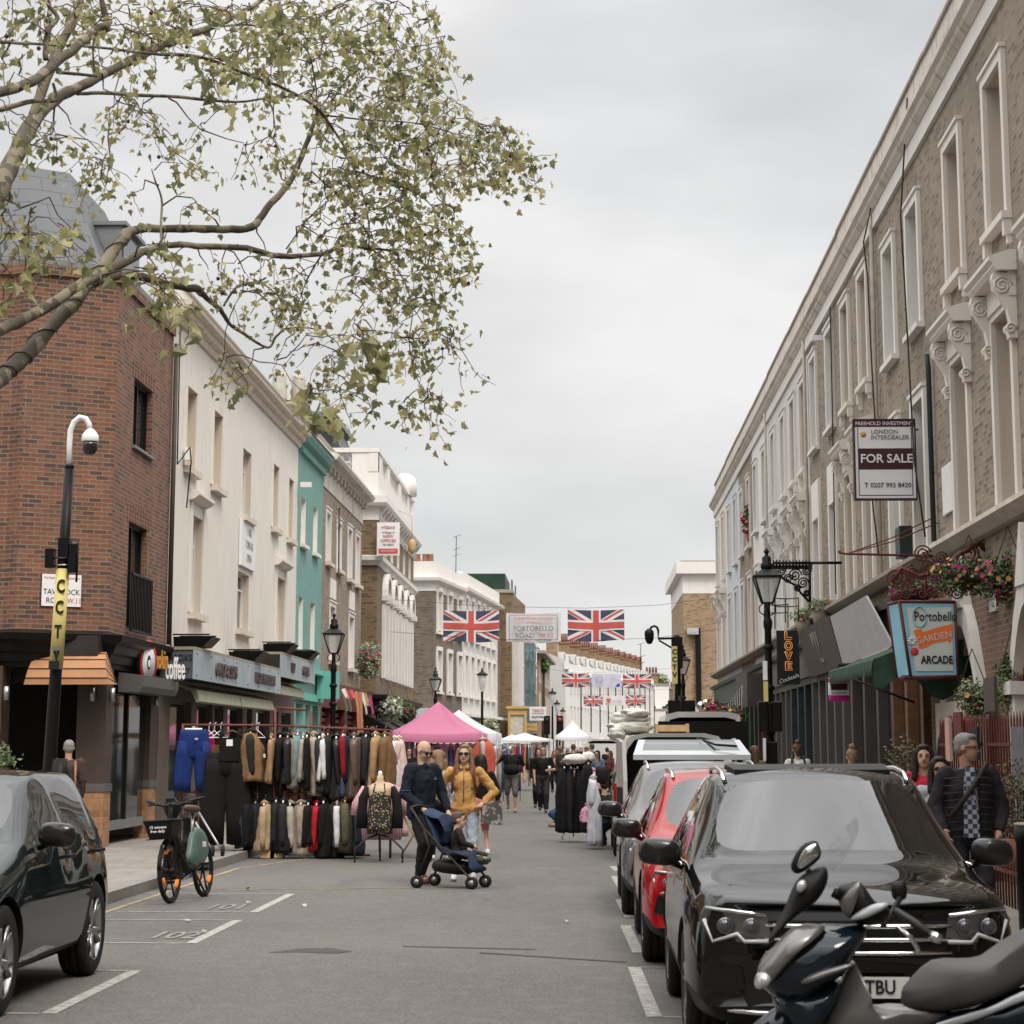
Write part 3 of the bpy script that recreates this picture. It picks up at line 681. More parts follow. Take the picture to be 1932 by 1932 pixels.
for a_,b_ in((YB0-.02,YB0+1.6),(79.5,80.6),(84.5,85.6),(89,90),(91.4,92)):WB.box(q,a_,b_,11.5,12.2,0,.35)
WF.box(q,0,.95,11.5,12.2,0,.35);WF.box(q,2.4,2.8,11.5,12.2,0,.35)
for s_,e_ in((77.6,79.5),(80.6,84.5),(85.6,89)):
 u=s_+.2
 while u<e_-.1:q.lathe([(.05,0),(.09,.12),(.05,.35),(.08,.6),(.06,.7)],tuple(WB.P(u,11.5,.17)),6);u+=.38
for i in range(4):
 c_=WF.P(1.3+(i%2)*.72+(i//2)*2.0,11.85,.15)
 for k in range(14):
  a_=6.283*k/14;b_=6.283*(k+1)/14
  q.tube([c_+Vector((.31*math.cos(a_),0,.31*math.sin(a_))),c_+Vector((.31*math.cos(b_),0,.31*math.sin(b_)))],.045,5)
 for a_ in(0,1.571,3.142,4.712):q.tube([c_+Vector((.08*math.cos(a_),0,.08*math.sin(a_))),c_+Vector((.27*math.cos(a_),0,.27*math.sin(a_)))],[.03,.06],5)
q.lathe([(.5,0),(.5,.5),(.42,.8),(.2,.95)],(XB-.2,89.6,12.2),12)
q.build('balustrade',h)
q=MB('slate');q.prism([(-14,79,12),(-8.9,79,12),(-9.6,79,13.9),(-14,79,14.1)],(0,6,0));q.box(-14,-9.4,78.7,85.2,13.95,14.15,'lead');q.box(-11.6,-9.5,78.9,78.98,12.4,13.6,'glass');q.build('roof',h)
q=MB('black_paint');hol=[(77+i*2.6,79+i*2.6,.5,2.6)for i in range(5)]
WB2=Wall((XB+.05,0,0),(0,1,0),(1,0,0));WB2.holes(q,YB0,YB1,.12,3.3,hol,.3,'dark_shop');sweep(q,[(-16,YB0-.05,0),(XB+.1,YB0-.05,0),(XB+.1,YB1,0)],[(-.1,2.95),(.05,2.95),(.08,3.3),(.3,3.42),(.35,3.55),(-.1,3.62)],'dark_shop')
for x in hol:WB2.box(q,*x,.2,.22,'gold')
q.build('shop_front',h)
def block(name,lab,pts,zt,wm,tm,rows,pitch=2.6,cornice=True,wall_z=0,wsize=(1.1,2.0),cap='white_render',first=.8,detail=True,fm='white_paint',trim=True,frieze=0):
 """street wall along pts[0]->pts[1]; end wall from pts[0] away from the street"""
 a_=Vector((*pts[0],0));b_=Vector((*pts[1],0));t=(b_-a_).normalized();n=Vector((t.y,-t.x,0))
 W=Wall(a_,t,n);ln=(b_-a_).length
 o=thing(name,lab,'building',tuple(a_));cs=[];u=first
 while u+wsize[0]+.3<ln:cs.append(u);u+=pitch
 hol=[(u,u+wsize[0],z,z+wsize[1])for z in rows for u in cs]
 q=MB(wm);W.holes(q,0,ln,wall_z,zt,hol,.25,wm,'white_render')
 dp=-n*8;e=Vector((0,0,1))
 q.poly([a_+e*wall_z,a_+dp+e*wall_z,a_+dp+e*zt,a_+e*zt]);q.poly([b_+e*wall_z,b_+dp+e*wall_z,b_+dp+e*zt,b_+e*zt]);q.poly([a_+e*zt,b_+e*zt,b_+dp+e*zt,a_+dp+e*zt],'lead')
 q.build('wall',o)
 if cornice:
  q=MB(cap);sweep(q,[a_+dp,a_,b_],[(-.05,zt-.5-frieze),(.03,zt-.5-frieze),(.03,zt-.1),(.3,zt),(.33,zt+.15),(-.05,zt+.2)]);sweep(q,[a_+dp,a_,b_],[(-.35,zt+.201),(.0,zt+.201),(.0,zt+.95),(-.35,zt+.95)])
  q.build('cornice',o)
 for x in hol:
  f=MB(fm);W.box(f,x[0],x[0]+.07,x[2],x[3],.12,.2);W.box(f,x[1]-.07,x[1],x[2],x[3],.12,.2);W.box(f,x[0]+.07,x[1]-.07,(x[2]+x[3])/2-.04,(x[2]+x[3])/2+.04,.12,.2)
  if trim:W.box(f,x[0]-.18,x[0],x[2]-.1,x[3]+.15,-.08,0);W.box(f,x[1],x[1]+.18,x[2]-.1,x[3]+.15,-.08,0);W.box(f,x[0],x[1],x[3],x[3]+.2,-.12,0);W.box(f,x[0]-.22,x[1]+.22,x[2]-.2,x[2]-.1,-.15,0)
  wd=f.build('window',o)
  if detail:f=MB('glass');W.box(f,x[0]+.07,x[1]-.07,x[2],x[3],.17,.18);f.build('pane',wd)
  else:f=MB('pane_dark');W.box(f,x[0]+.07,x[1]-.07,x[2],x[3],.17,.18);f.build('pane',wd)
 return o,W,ln
o,W,ln=block('corner_house','brown brick end house with whitewashed street front beyond the side street',((-7.42,104),(-6.5,112)),9.75,'brown_brick','white_render',(4.5,7.4),2.9,wall_z=3.3,wsize=(1.1,1.9))
q=MB('grey_board');q.box(-15,-7.3,103.9,104,2.3,3.6);q.build('shop_sign',o);q=MB('dark_shop');W.box(q,0,ln,.1,3.3,-.03,.3);q.build('shop_front',o)
for i in range(6):pass
o,W,ln=block('white_house','long whitewashed terrace house with tall arched windows left of the road name banner',((-6.5,112.02),(-5.2,128)),9.9,'white_brick','white_render',(4.5,7.5),2.35,wall_z=3.3,wsize=(1.1,2.0))
q=MB('dark_shop');W.box(q,0,ln,.1,3.3,-.03,.3);W.box(q,0,ln,3.3,3.45,-.5,0,'white_render');q.build('shop_front',o)
q=MB('brown_brick');q.box(-5.62,-5.15,127.2,128.4,3.4,10.0);q.build('pier',o)
h2=thing('chimney_stack','row of short red pots on the white corner house beyond the side street','chimney',(-8.3,106,10.6));q=MB('white_render');q.box(-9.2,-7.9,105.5,106.5,10.5,10.8);q.build('stack',h2)
for x in(-8.9,-8.4,-7.9-.1,-7.75):q=MB('terracotta');q.lathe([(.14,0),(.17,.1),(.14,.35),(.18,.42)],(x,106,10.8),10);q.build('chimney_pot',h2)
o,W,ln=block('brick_block','tall golden brown brick block with green roof screen behind the road name banner',((-4.5,128.5),(-4.0,140)),10.9,'yellow_brick','white_render',(4.6,7.0),3.2,wall_z=.1,cornice=False,wsize=(1.1,1.8))
q=MB('yellow_brick');q.box(-6.2,-4.5,128.45,132,.1,10.9);q.box(-6.3,-4.4,128.35,140,10.9,11.1,'cement_cap');q.build('end_wall',o)
q=MB('dark_green');q.box(-7.6,-4.9,129,137,11.1,12.1);q.box(-4.6,-4.55,131,132.5,11.1,11.9);q.box(-4.55,-4.5,136,137,11.1,11.9);q.build('roof_screen',o)
q=MB('white_brick');q.box(-4.49,-4.05,129,140,3.8,8.6)
q.build('white_front',o)
h=thing('scaffold','steel scaffold hung with blue green netting against the end of the terrace','scaffold',(-3.8,146,0))
mat('netting',(.1,.19,.21),.8,alpha=.55,var=.3)
q=MB('steel')
for x in(-4.15,-3.85,-3.5):
 for y in(143.5,149.5):q.tube([(x,y,0),(x,y,8.9)],.04,5)
for z in(1.2,2.4,3.1,4.3,5.4,6.4,7.5,8.5):q.tube([(-4.15,143.5,z),(-3.5,143.5,z)],.03,5);q.tube([(-3.5,143.5,z),(-3.5,149.5,z)],.03,5)
for z in(3.1,5.0,6.8):q.tube([(-4.15,143.4,z),(-3.5,143.4,z+1.6)],.03,5);q.tube([(-3.5,143.4,z),(-4.15,143.4,z+1.6)],.025,5)
q.build('frame',h)
for z in(3.6,5.3,7.2):q=MB('pale_wood');q.box(-4.2,-3.45,143.3,149.5,z,z+.22);q.build('deck',h)
q=MB('netting');q.box(-4.22,-3.42,143.25,143.27,3.2,8.9);q.build('netting',h)
o,W,ln=block('brick_flats','orange brick flats with rows of narrow windows right of the scaffold',((-3.4,152),(-3.0,174)),8.3,'far_brick','white_render',(4.2,6.3),1.9,wall_z=.1,cornice=False,wsize=(.9,1.5),detail=False,trim=False)
q=MB('cement_cap');sweep(q,[(-8,152,0),(-3.4,152,0),(-3.0,174,0)],[(-.1,8.3),(.5,8.3),(.5,8.5),(-.1,8.6)]);q.prism([(-3.3,152,8.6),(-8,152,8.6),(-6,152,10.2),(-4.6,152,9.8)],(0.4,22,0),'brown_brick');q.build('roof',o)
q=MB('wood');q.box(-3.0,-2.3,152,153,.1,.11);
h=thing('grey_house','pale grey rendered end house where the white terrace begins','building',(-2.5,181,0))
q=MB('grey_render');q.box(-3.6,-1.85,180,186,.1,8.7);q.prism([(-3.6,180,8.7),(-1.85,180,8.7),(-1.85,180,9.0),(-3.2,180,9.5),(-3.6,180,9.3)],(0,6,0),'grey_render');q.build('wall',h)
q=MB('white_render');q.box(-1.9,-1.5,179.9,182,8.2,8.8);q.box(-1.84,-1.5,180.2,182,.1,8.2);q.build('corner_pier',h)
TA,TB=Vector((-1.5,186,0)),Vector((9.6,310,0))
tdir=(TB-TA);nT=12
for i in range(nT):
 a_=TA+tdir*(i/nT);b_=TA+tdir*((i+1)/nT-.0005)
 zt=8.0+i*.22
 o,W,ln=block('terraced_house',f"white terraced house of the far bend, number {i + 1} counted from the grey end house",((a_.x,a_.y),(b_.x,b_.y)),zt,'white_render' if i%3 else 'white_paint','white_render',(.9,3.6+i*.05,5.9+i*.12),3.2,wall_z=.1,wsize=(1.3,1.7),detail=False,trim=False,first=1.0)
 o['group']='white terraced houses where the road bends'
 q=MB('black_paint');q.tube([b_+Vector((.05,-.2,zt-.3)),b_+Vector((.05,-.2,3.2))],.06,6);q.build('drainpipe',o)
 q=MB('slate');n_=Vector((tdir.y,-tdir.x,0)).normalized();up=Vector((0,0,1))
 q.add([a_-n_*.6+up*(zt+.9),b_-n_*.6+up*(zt+.9),b_-n_*1.6+up*(zt+2.1),a_-n_*1.6+up*(zt+2.1)],[(0,1,2,3)])
 q.build('roof',o)
 for k in(.28,.7):
  c_=a_+(b_-a_)*k-n_*.7+up*(zt+.9);q=MB('white_paint');td=(b_-a_).normalized()
  q.prism([c_-td*.9,c_+td*.9,c_+td*.9+up*1.1,c_-td*.9+up*1.1],-n_*.8,'white_paint');q.prism([c_-td*.6+up*.15+n_*.02,c_+td*.6+up*.15+n_*.02,c_+td*.6+up*.95+n_*.02,c_-td*.6+up*.95+n_*.02],-n_*.01,'pane_dark');q.build('dormer',o)
 c_=a_-n_*1.5+up*(zt+.9);q=MB('far_brick');q.bx(c_+up*1.0,(1.0,1.4,2.0));q.bx(c_+up*2.05,(1.15,1.6,.14),'terracotta');ch=q.build('chimney',o)
 for k in range(5):q=MB('terracotta');q.lathe([(.1,0),(.08,.7),(.12,.8)],tuple(c_+Vector((-.4+k*.2,0,2.1))),6);q.build('chimney_pot',ch)
for(u0,u1,v0,Y,m_,lab,nm)in((1218,1262,1293,330,'white_render','pale flat topped block closing the street beyond the flags','white_block'),(1256,1285,1300,340,'brown_brick','grey brown brick backs of houses beside the far camera pole','rear_houses'),(1150,1225,1300,345,'grey_render','grey flat roofed building behind the far chimneys','grey_block'),(1216,1242,1272,350,'far_brick','brick chimney block with red pots on the skyline','brick_tower'),(1235,1256,1340,325,'cream','pale green fronted house at the very end of the street','pale_house')):
 p=at(u0,v0,Y);p2=at(u1,v0,Y);h=thing(nm,lab,'building',(p.x,Y,0));q=MB(m_);hol=[]
 W=Wall((p.x,Y,0),(1,0,0),(0,-1,0));ln=p2.x-p.x;zt=p.z
 if nm!='brick_tower':
  k=0
  while .6+k*1.9+1<ln:
   hol+=[(.6+k*1.9,1.5+k*1.9,z,z+1.4)for z in(1.5,4.2,6.6)if z+1.6<zt];k+=1
 W.holes(q,0,ln,0,zt,hol,.3,m_);q.box(p.x+.01,p2.x-.01,Y+.31,Y+8,0,zt,m_);q.build('wall',h)
 for x in hol:f=MB('pane_dark');W.box(f,*x,.2,.22);W.box(f,x[0],x[1],(x[2]+x[3])/2-.04,(x[2]+x[3])/2+.04,.17,.199,'white_paint');f.build('window',h)
 q=MB('cement_cap');W.box(q,-.1,ln+.1,zt,zt+.25,-.15,1);q.build('roof',h)
 if nm in('brick_tower','rear_houses'):
  for k in range(4):q=MB('terracotta');q.lathe([(.2,0),(.16,.8),(.22,.9)],(p.x+.4+k*ln/4.5,Y+.5,zt+.25),6);q.build('chimney_pot',h)
h=thing('distant_house','brown roofed row behind the near end of the white terrace','building',(-8,190,0))
q=MB('far_brick');q.box(-20,-3.4,190,200,0,9.0);q.build('wall',h)
h=thing('brick_house','buff brick end house with white painted parapet beyond the right terrace','building',(7,106,0))
brick_mat('buff_brick',(.42,.28,.16),(.33,.21,.12),(.3,.24,.17),dirtamt=.3,c3=(.2,.12,.07),dirt=(.2,.14,.09))
q=MB('buff_brick');q.box(4.6,14,102,116,0,8.95);q.build('wall',h)
q=MB('white_render');q.box(4.58,14,101.98,116,8.951,9.6);sweep(q,[(14,101.98,0),(4.58,101.98,0),(4.58,116,0)][::-1],[(-.0,9.6),(-.1,9.62),(-.3,9.75),(-.32,9.85),(.0,9.88)]);sweep(q,[(14,101.98,0),(4.58,101.98,0),(4.58,116,0)][::-1],[(.3,9.88),(.0,9.88),(.0,10.45),(.3,10.45)])
q.box(4.5,14,101.9,102.4,10.451,10.5,'maroon');q.build('parapet',h)
q=MB('grey_board');q.box(4.2,8,101.5,101.9,2.4,3.6);q.build('shop_sign',h);q=MB('black_paint');q.box(5.15,5.4,101.8,101.97,3.6,7.3);q.box(4.75,5.3,101.6,101.97,7.0,7.3,'grey_board');q.build('flue',h)
for(a_,b_,wm,lab)in(((-7.9,-70),(-7.9,10),'stock_brick','unseen brick street block added behind the photographer on the left'),((5.3,16),(5.3,-70),'brown_brick','unseen brick street block added behind the photographer on the right'),((8,-75),(-12,-75),'red_brick','unseen brick block added to close the street behind the photographer')):
 block('unseen_block',lab,(a_[::1],b_[::1]),11.5,wm,'white_render',(1.0,4.4,7.6),3.4,wall_z=0,detail=False,trim=False)  # unseen blocks added behind the camera to cut low sky and darken reflections
 # ================================================================ the plane tree overhead
def leafmat(name,c1,c2):
 m,b,l=base(name)
 geo=nn(m,'ShaderNodeNewGeometry')
 c=mixc(m,geo.outputs['Random Per Island'],c1,c2);l.new(c,b.inputs['Base Color']);setin(b,Roughness=.55)
 tr=nn(m,'ShaderNodeBsdfTranslucent');l.new(c,tr.inputs[0]);mxs=nn(m,'ShaderNodeMixShader');mxs.inputs[0].default_value=.4
 out=m.node_tree.nodes['Material Output'];l.new(b.outputs[0],mxs.inputs[1]);l.new(tr.outputs[0],mxs.inputs[2]);l.new(mxs.outputs[0],out.inputs[0])
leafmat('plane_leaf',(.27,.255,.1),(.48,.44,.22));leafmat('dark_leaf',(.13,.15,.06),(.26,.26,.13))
m,b,l=base('plane_bark');tco=nn(m,'ShaderNodeTexCoord').outputs['Object']
vo=nn(m,'ShaderNodeTexVoronoi');vo.inputs['Scale'].default_value=9;vo.inputs['Randomness'].default_value=1
wn=nn(m,'ShaderNodeMix',data_type='VECTOR');wn.inputs[0].default_value=.12
nz_=nn(m,'ShaderNodeTexNoise');nz_.inputs['Scale'].default_value=8;l.new(tco,nz_.inputs[0]);l.new(tco,wn.inputs[4]);l.new(nz_.outputs[1],wn.inputs[5]);l.new(wn.outputs[1],vo.inputs[0])
sp=nn(m,'ShaderNodeSeparateColor');l.new(vo.outputs['Color'],sp.inputs[0])
c=mixc(m,ramp(m,sp.outputs[0],.45,.6,0,1),(.075,.06,.038),(.2,.17,.115));c=mixc(m,ramp(m,sp.outputs[1],.72,.8,0,.8),c,(.06,.048,.032))
c=mixc(m,ramp(m,noise_tex(m,tco,2.5,5),.5,.7,0,.7),c,(.085,.069,.043));l.new(c,b.inputs['Base Color']);setin(b,Roughness=.9);bump(m,b,noise_tex(m,tco,30,5),.5,.02)
mat('twig',(.09,.055,.045),.8,var=.3);mat('seed',(.075,.035,.035),.9,var=.3)
rt=random.Random(11)
def TC(x,y,Y):return at(x*.54,y*.54,Y)
tree=thing('plane_tree','London plane tree with mottled limbs and sparse olive leaves reaching over the street','tree',(-6.8,12.5,0))
LIMBS=[[(-120,1440,13.2,62),(0,1320,13.8,60),(90,1240,14.3,58),(250,1060,15,54),(330,970,15.5,50),(430,832,16,42),(480,802,16.2,32),(640,797,16.8,29),(780,800,17.2,29),(880,792,17.6,28),(930,730,17.8,25),(1010,640,18,22),(1060,530,18.2,19),(1090,450,18.3,16),(1110,390,18.5,13)],[(-120,1200,13.2,50),(0,1150,13.7,44),(120,1100,14.1,40),(300,985,14.8,38),(440,915,15.3,33),(510,875,15.6,27),(600,855,16,24),(720,862,16.4,22),(860,868,16.8,22),(980,895,17.2,20),(1130,886,17.6,17),(1190,858,17.8,14),(1280,866,18.1,11),(1380,880,18.5,8),(1390,920,18.6,4)],[(330,985,15.5,34),(400,965,15.8,32),(480,966,16.1,30),(560,988,16.3,28),(640,1003,16.5,27),(690,1012,16.6,30),(720,1040,16.8,20),(770,1082,17,17),(800,1130,17.1,13),(850,1165,17.3,12),(935,1215,17.6,9),(965,1175,17.7,9),(1010,1146,17.9,7),(1100,1150,18.1,5),(1180,1200,18.2,3),(1187,1260,18.2,2)],[(-150,900,12.8,80),(0,660,13.6,72),(40,565,14,66),(110,430,14.5,56),(190,350,14.9,44),(290,298,15.3,38),(400,240,15.8,35),(520,180,16.2,32),(640,130,16.6,30),(740,95,17,24),(850,40,17.4,18),(960,-30,17.8,14)],[(-120,360,12.6,46),(0,320,13,40),(110,285,13.4,38),(200,215,13.8,36),(280,150,14.1,34),(340,98,14.3,34),(375,90,14.4,26),(355,0,14.4,20),(350,-60,14.4,18)],[(110,420,14.5,30),(150,300,14.6,40),(200,180,14.7,38),(260,60,14.8,30),(300,-60,14.9,26)],[(-120,150,13,16),(0,148,13.3,14),(150,155,14,12),(330,165,15,10),(560,190,16,13),(620,190,16.3,15),(720,205,16.6,14),(870,262,17,13),(1000,312,17.4,12),(1100,372,17.8,11),(1170,460,18,10),(1230,560,18.1,8),(1250,640,18.1,5)],[(-100,400,13,26),(0,382,13.3,22),(120,352,13.6,18),(195,350,13.8,14),(185,290,13.8,10)],[(200,252,14.1,14),(340,266,14.6,10)],[(330,250,14.6,8),(330,130,14.6,7),(400,60,14.8,5)],[(160,210,13.7,22),(165,110,13.7,20),(200,60,13.8,18),(150,0,13.8,14),(110,-60,13.8,12)],[(270,328,15.2,14),(350,325,15.5,16),(450,330,15.9,15),(640,340,16.5,13),(820,356,17,10),(960,340,17.3,8),(1060,335,17.7,5)],[(530,590,16.2,4),(545,640,16.2,7),(565,695,16.2,8),(562,780,16.1,9),(565,860,16,10)],[(780,1070,17,8),(830,1000,17,9),(900,985,17.2,8),(930,970,17.3,6)],[(1090,600,18,6),(1200,700,18.2,5),(1260,760,18.3,4)],[(1000,870,17.3,6),(1080,760,17.5,5),(1150,700,17.7,4)],[(1290,865,18.1,6),(1285,750,18.2,6),(1240,600,18.2,5),(1160,480,18.1,6)],[(1140,380,18.3,9),(1230,250,18.5,7),(1330,120,18.7,5),(1400,-20,18.8,4)],[(1100,400,18.1,7),(1300,420,18.5,6),(1450,430,18.8,5),(1600,470,19,4),(1740,520,19.1,3)],[(1250,600,18.1,6),(1380,640,18.5,5),(1490,700,18.7,4),(1560,800,18.9,3)],[(1300,870,18.2,6),(1400,960,18.5,5),(1440,1080,18.6,4),(1430,1200,18.6,3),(1460,1330,18.7,3),(1540,1440,18.7,2)],[(740,95,17,10),(900,90,17.3,8),(1060,160,17.6,6),(1100,280,17.9,6),(1110,400,18.1,6)]]
nodes=[]
for li,Lm in enumerate(LIMBS):
 pts=[TC(x,y,Y)for x,y,Y,d in Lm];rs=[max(.004,d*.54/4025*Y/2)for x,y,Y,d in Lm]
 P_=[];R_=[]
 for i in range(len(pts)-1):
  for k in range(4):
   f=k/4;p0=pts[max(i-1,0)];p1=pts[i];p2=pts[i+1];p3=pts[min(i+2,len(pts)-1)]
   q_=.5*((2*p1)+(p2-p0)*f+(2*p0-5*p1+4*p2-p3)*f*f+(3*p1-p0-3*p2+p3)*f**3)
   r_=rs[i]*(1-f)+rs[i+1]*f
   P_.append(q_+Vector([rt.uniform(-.18,.18)*r_ for _ in range(3)]));R_.append(r_*rt.uniform(.94,1.08))
 P_.append(pts[-1]);R_.append(rs[-1]);nodes+=[(p,r)for p,r in zip(P_,R_)]
 if Lm[0][0]<0:
  zt={0:3.2,1:3.8,3:5.0,4:6.6,6:7.0,7:6.2}.get(li,5.5)
  P_=[Vector((-6.8,12.5,zt)),P_[0].lerp(Vector((-6.8,12.5,zt)),.5)]+P_;R_=[R_[0]*1.3,R_[0]*1.15]+R_
 q=MB('plane_bark');q.tube(P_,R_,10 if R_[0]>.03 else 6);q.build('limb',tree)
q=MB('plane_bark');q.tube([(-6.8,12.5,0),(-6.85,12.5,.4),(-6.8,12.5,2.5),(-6.8,12.5,5),(-6.7,12.6,7.5),(-6.5,12.7,10.5)],[.42,.32,.27,.24,.18,.1],14);q.build('trunk',tree)
q=MB('wire');pts=[]
for i in range(60):
 f=i/59*4.2;k=int(min(f,3.99));g_=f-k;x0=LIMBS[0][1:][k];x1=LIMBS[0][1:][k+1]
 xx=[x0[j]+(x1[j]-x0[j])*g_ for j in range(4)];p=TC(*xx[:3]);rr=xx[3]*.54/4025*xx[2]/2+.008;a_=i*.75
 ax=(TC(*x1[:3])-TC(*x0[:3])).normalized();n1=ax.cross(Vector((0,1,0))).normalized();n2=ax.cross(n1)
 pts.append(p+n1*rr*math.cos(a_)+n2*rr*math.sin(a_))
q.tube(pts,.006,4);q.build('cable',tree)
LEAF=[(0,0),(.16,.06),(.42,-.02),(.34,.2),(.56,.42),(.3,.46),(.24,.62),(0,1.0)]
lf={'plane_leaf':MB('plane_leaf'),'dark_leaf':MB('dark_leaf')};tw=MB('twig');sb=MB('seed')
def leaf(p,s,dark=False):
 d=Vector((rt.gauss(0,.55),rt.gauss(0,.55),-rt.uniform(.05,1))).normalized();a_=d.cross(Vector((rt.gauss(0,1),rt.gauss(0,1),rt.gauss(0,1)))).normalized();n=a_.cross(d)
 fo=rt.uniform(.1,.6);cur=rt.uniform(-.2,.5);q=lf['dark_leaf' if dark else 'plane_leaf'];o=len(q.v);k=len(LEAF)
 for sg in(1,-1):
  for x,y in LEAF:
   q.v.append(tuple(p+(d*y+a_*(x*sg)+n*(fo*x-cur*y*y*.6))*s))
 mi='dark_leaf' if dark else 'plane_leaf'
 q.f+=[tuple(o+i for i in range(k)),tuple(o+k+i for i in range(k))[::-1]];q.m+=[mi]*2;q.sm+=[False]*2
BL=[(80,60,120,80,14.3,16,1),(260,60,160,90,15,26,.9),(480,60,160,80,16,34,1),(700,60,150,80,16.5,36,1),(900,90,150,110,17,46,1.1),(1080,70,150,100,17.6,44,1),(1280,60,150,90,18.2,36,1),(1430,60,110,80,18.6,20,1),(450,180,260,60,15.8,18,.9),(760,230,120,80,16.6,22,1.1),(930,240,110,90,17,24,1),(1150,230,160,110,18,40,1),(1350,220,150,110,18.4,46,1),(1540,230,90,110,18.7,26,1),(1250,380,180,120,18,50,1),(1450,400,170,130,18.6,60,1),(1610,450,110,110,19,40,1.1),(1740,500,90,80,19.1,30,1.1),(1830,560,55,60,19.2,24,1.1),(1680,600,120,60,19,26,1),(1500,600,160,110,18.6,50,1),(1300,580,150,110,18.1,40,1),(1100,560,60,80,17.8,8,.8),(1180,660,130,80,18,24,.9),(1380,760,160,110,18.3,48,1),(1560,760,90,110,18.7,28,1),(1240,830,100,70,18,18,.9),(1430,900,140,110,18.5,40,1),(1560,1000,80,110,18.7,26,1),(1650,940,45,25,18.8,6,.9),(1330,1020,140,90,18.2,30,1),(1480,1120,110,80,18.6,24,1),(1290,1170,60,70,15,12,1.6),(1460,1230,70,60,18.6,10,1),(1600,1180,60,50,18.7,8,1),(1660,1270,35,30,18.7,5,.9),(1490,1390,60,60,18.7,16,1.1),(1540,1450,20,30,18.7,3,1),(1280,1400,50,50,17.8,7,1),(1180,1380,70,60,17.5,10,.9),(1090,1410,45,40,15.5,8,1.5),(1140,1280,90,60,18,12,.8),(1180,1200,90,60,18.1,12,.8),(1050,1060,110,80,17.8,18,.9),(930,1030,110,60,17.2,14,.8),(890,920,90,50,17,10,.8),(1050,950,90,40,17.6,10,.8),(1110,800,110,60,17.9,14,.9),(960,480,60,60,17.2,8,.8),(960,560,40,70,17.3,6,.8),(870,520,30,60,17,4,.8),(700,450,50,40,16.4,6,.9),(560,470,80,40,16.2,8,.8),(440,420,100,80,15.8,14,.8),(330,560,90,80,15.4,16,.8),(360,690,40,50,15.5,5,.8),(620,560,60,40,16.4,4,1),(650,730,60,30,16.5,4,.9),(690,590,60,30,16.5,3,.9),(470,690,30,25,16,2,.7),(180,470,120,50,14.8,14,.9),(60,240,60,50,13.4,6,.9),(60,790,100,70,13.6,18,1.0),(170,830,100,60,13.8,14,1.1),(60,940,80,50,13.5,12,1.2),(30,700,60,60,13.4,6,.9),(20,430,60,50,13.4,6,1),(620,880,90,50,15.8,9,1.2),(540,960,60,50,15.2,9,1.3),(620,1060,70,50,15.3,9,1.3),(570,1010,60,50,15.2,6,1.2),(820,1310,50,40,16.8,7,1),(790,1240,60,50,16.9,5,.7),(760,960,70,50,16.5,8,.8),(1000,1230,50,40,17.6,5,.8),(860,1080,50,40,17,5,.8),(400,330,60,40,15.5,5,1),(980,60,60,60,15.5,7,1.6),(720,270,40,40,14.8,5,1.5)]
seeds=[]
for cx,cy,rx,ry,Y,n,s_ in BL:
 for _ in range(int(n*.5)):
  while True:
   a_,b_=rt.uniform(-1,1),rt.uniform(-1,1)
   if a_*a_+b_*b_<1:break
  p=TC(cx-(22 if cx>1200 else 0)+a_*rx*.92,cy-8+b_*ry*.85,Y+rt.uniform(-.9,.9))
  seeds.append((p,s_))
base_nodes=list(nodes)
for p,s_ in sorted(seeds,key=lambda q_:min((q_[0]-n_[0]).length for n_ in base_nodes[::4])):
 best=min(nodes,key=lambda n_:(n_[0]-p).length+(0 if n_[0].z>p.z-.1 else .5))
 o_=best[0];L_=(p-o_).length
 mid=[];st=max(3,min(10,int(L_/.11)))
 perp=Vector((rt.gauss(0,1),rt.gauss(0,1),rt.gauss(0,.6)))*L_*.09
 for i in range(st+1):
  f=i/st;mid.append(o_.lerp(p,f)+perp*math.sin(f*math.pi)+Vector((0,0,.1*L_*math.sin(f*math.pi)))+Vector([rt.uniform(-.03,.03)for _ in range(3)]))
 tw.tube(mid,[min(best[1]*.8,.004+.006*L_)*(1-f/(st+1))+.0022 for f in range(st+1)],4,cap=False)
 for q_ in mid[1:]:nodes.append((q_,.005))
 d=(p-o_).normalized()*.5+Vector((rt.gauss(0,.4),rt.gauss(0,.4),-.5));d.normalize();e=p.copy();sp_=[e.copy()]
 for i in range(4):
  d=(d+Vector((rt.gauss(0,.35),rt.gauss(0,.35),rt.gauss(-.1,.3)))).normalized();e=e+d*.075;sp_.append(e.copy())
 tw.tube(sp_,[.0035,.003,.0028,.0025,.002],4,cap=False)
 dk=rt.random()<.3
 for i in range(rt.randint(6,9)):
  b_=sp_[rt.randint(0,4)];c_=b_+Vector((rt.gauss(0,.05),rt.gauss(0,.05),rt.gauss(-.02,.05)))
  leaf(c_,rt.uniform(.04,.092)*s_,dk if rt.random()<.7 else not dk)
 if rt.random()<.14:
  c_=p+Vector((0,0,-rt.uniform(.1,.22)));sb.ell(c_,(.016,.016,.016),nu=7,nv=5);tw.tube([p,c_],.0015,3,cap=False)
tw.build('twigs',tree)['kind']='stuff'
o=lf['plane_leaf'].build('crown',tree);o['kind']='stuff';o=lf['dark_leaf'].build('darker_leaves',tree);o.name='crown';o['kind']='stuff';sb.build('seed_balls',tree)['kind']='stuff'  # second mesh holds the darker leaf tone, dealt out at random by twig
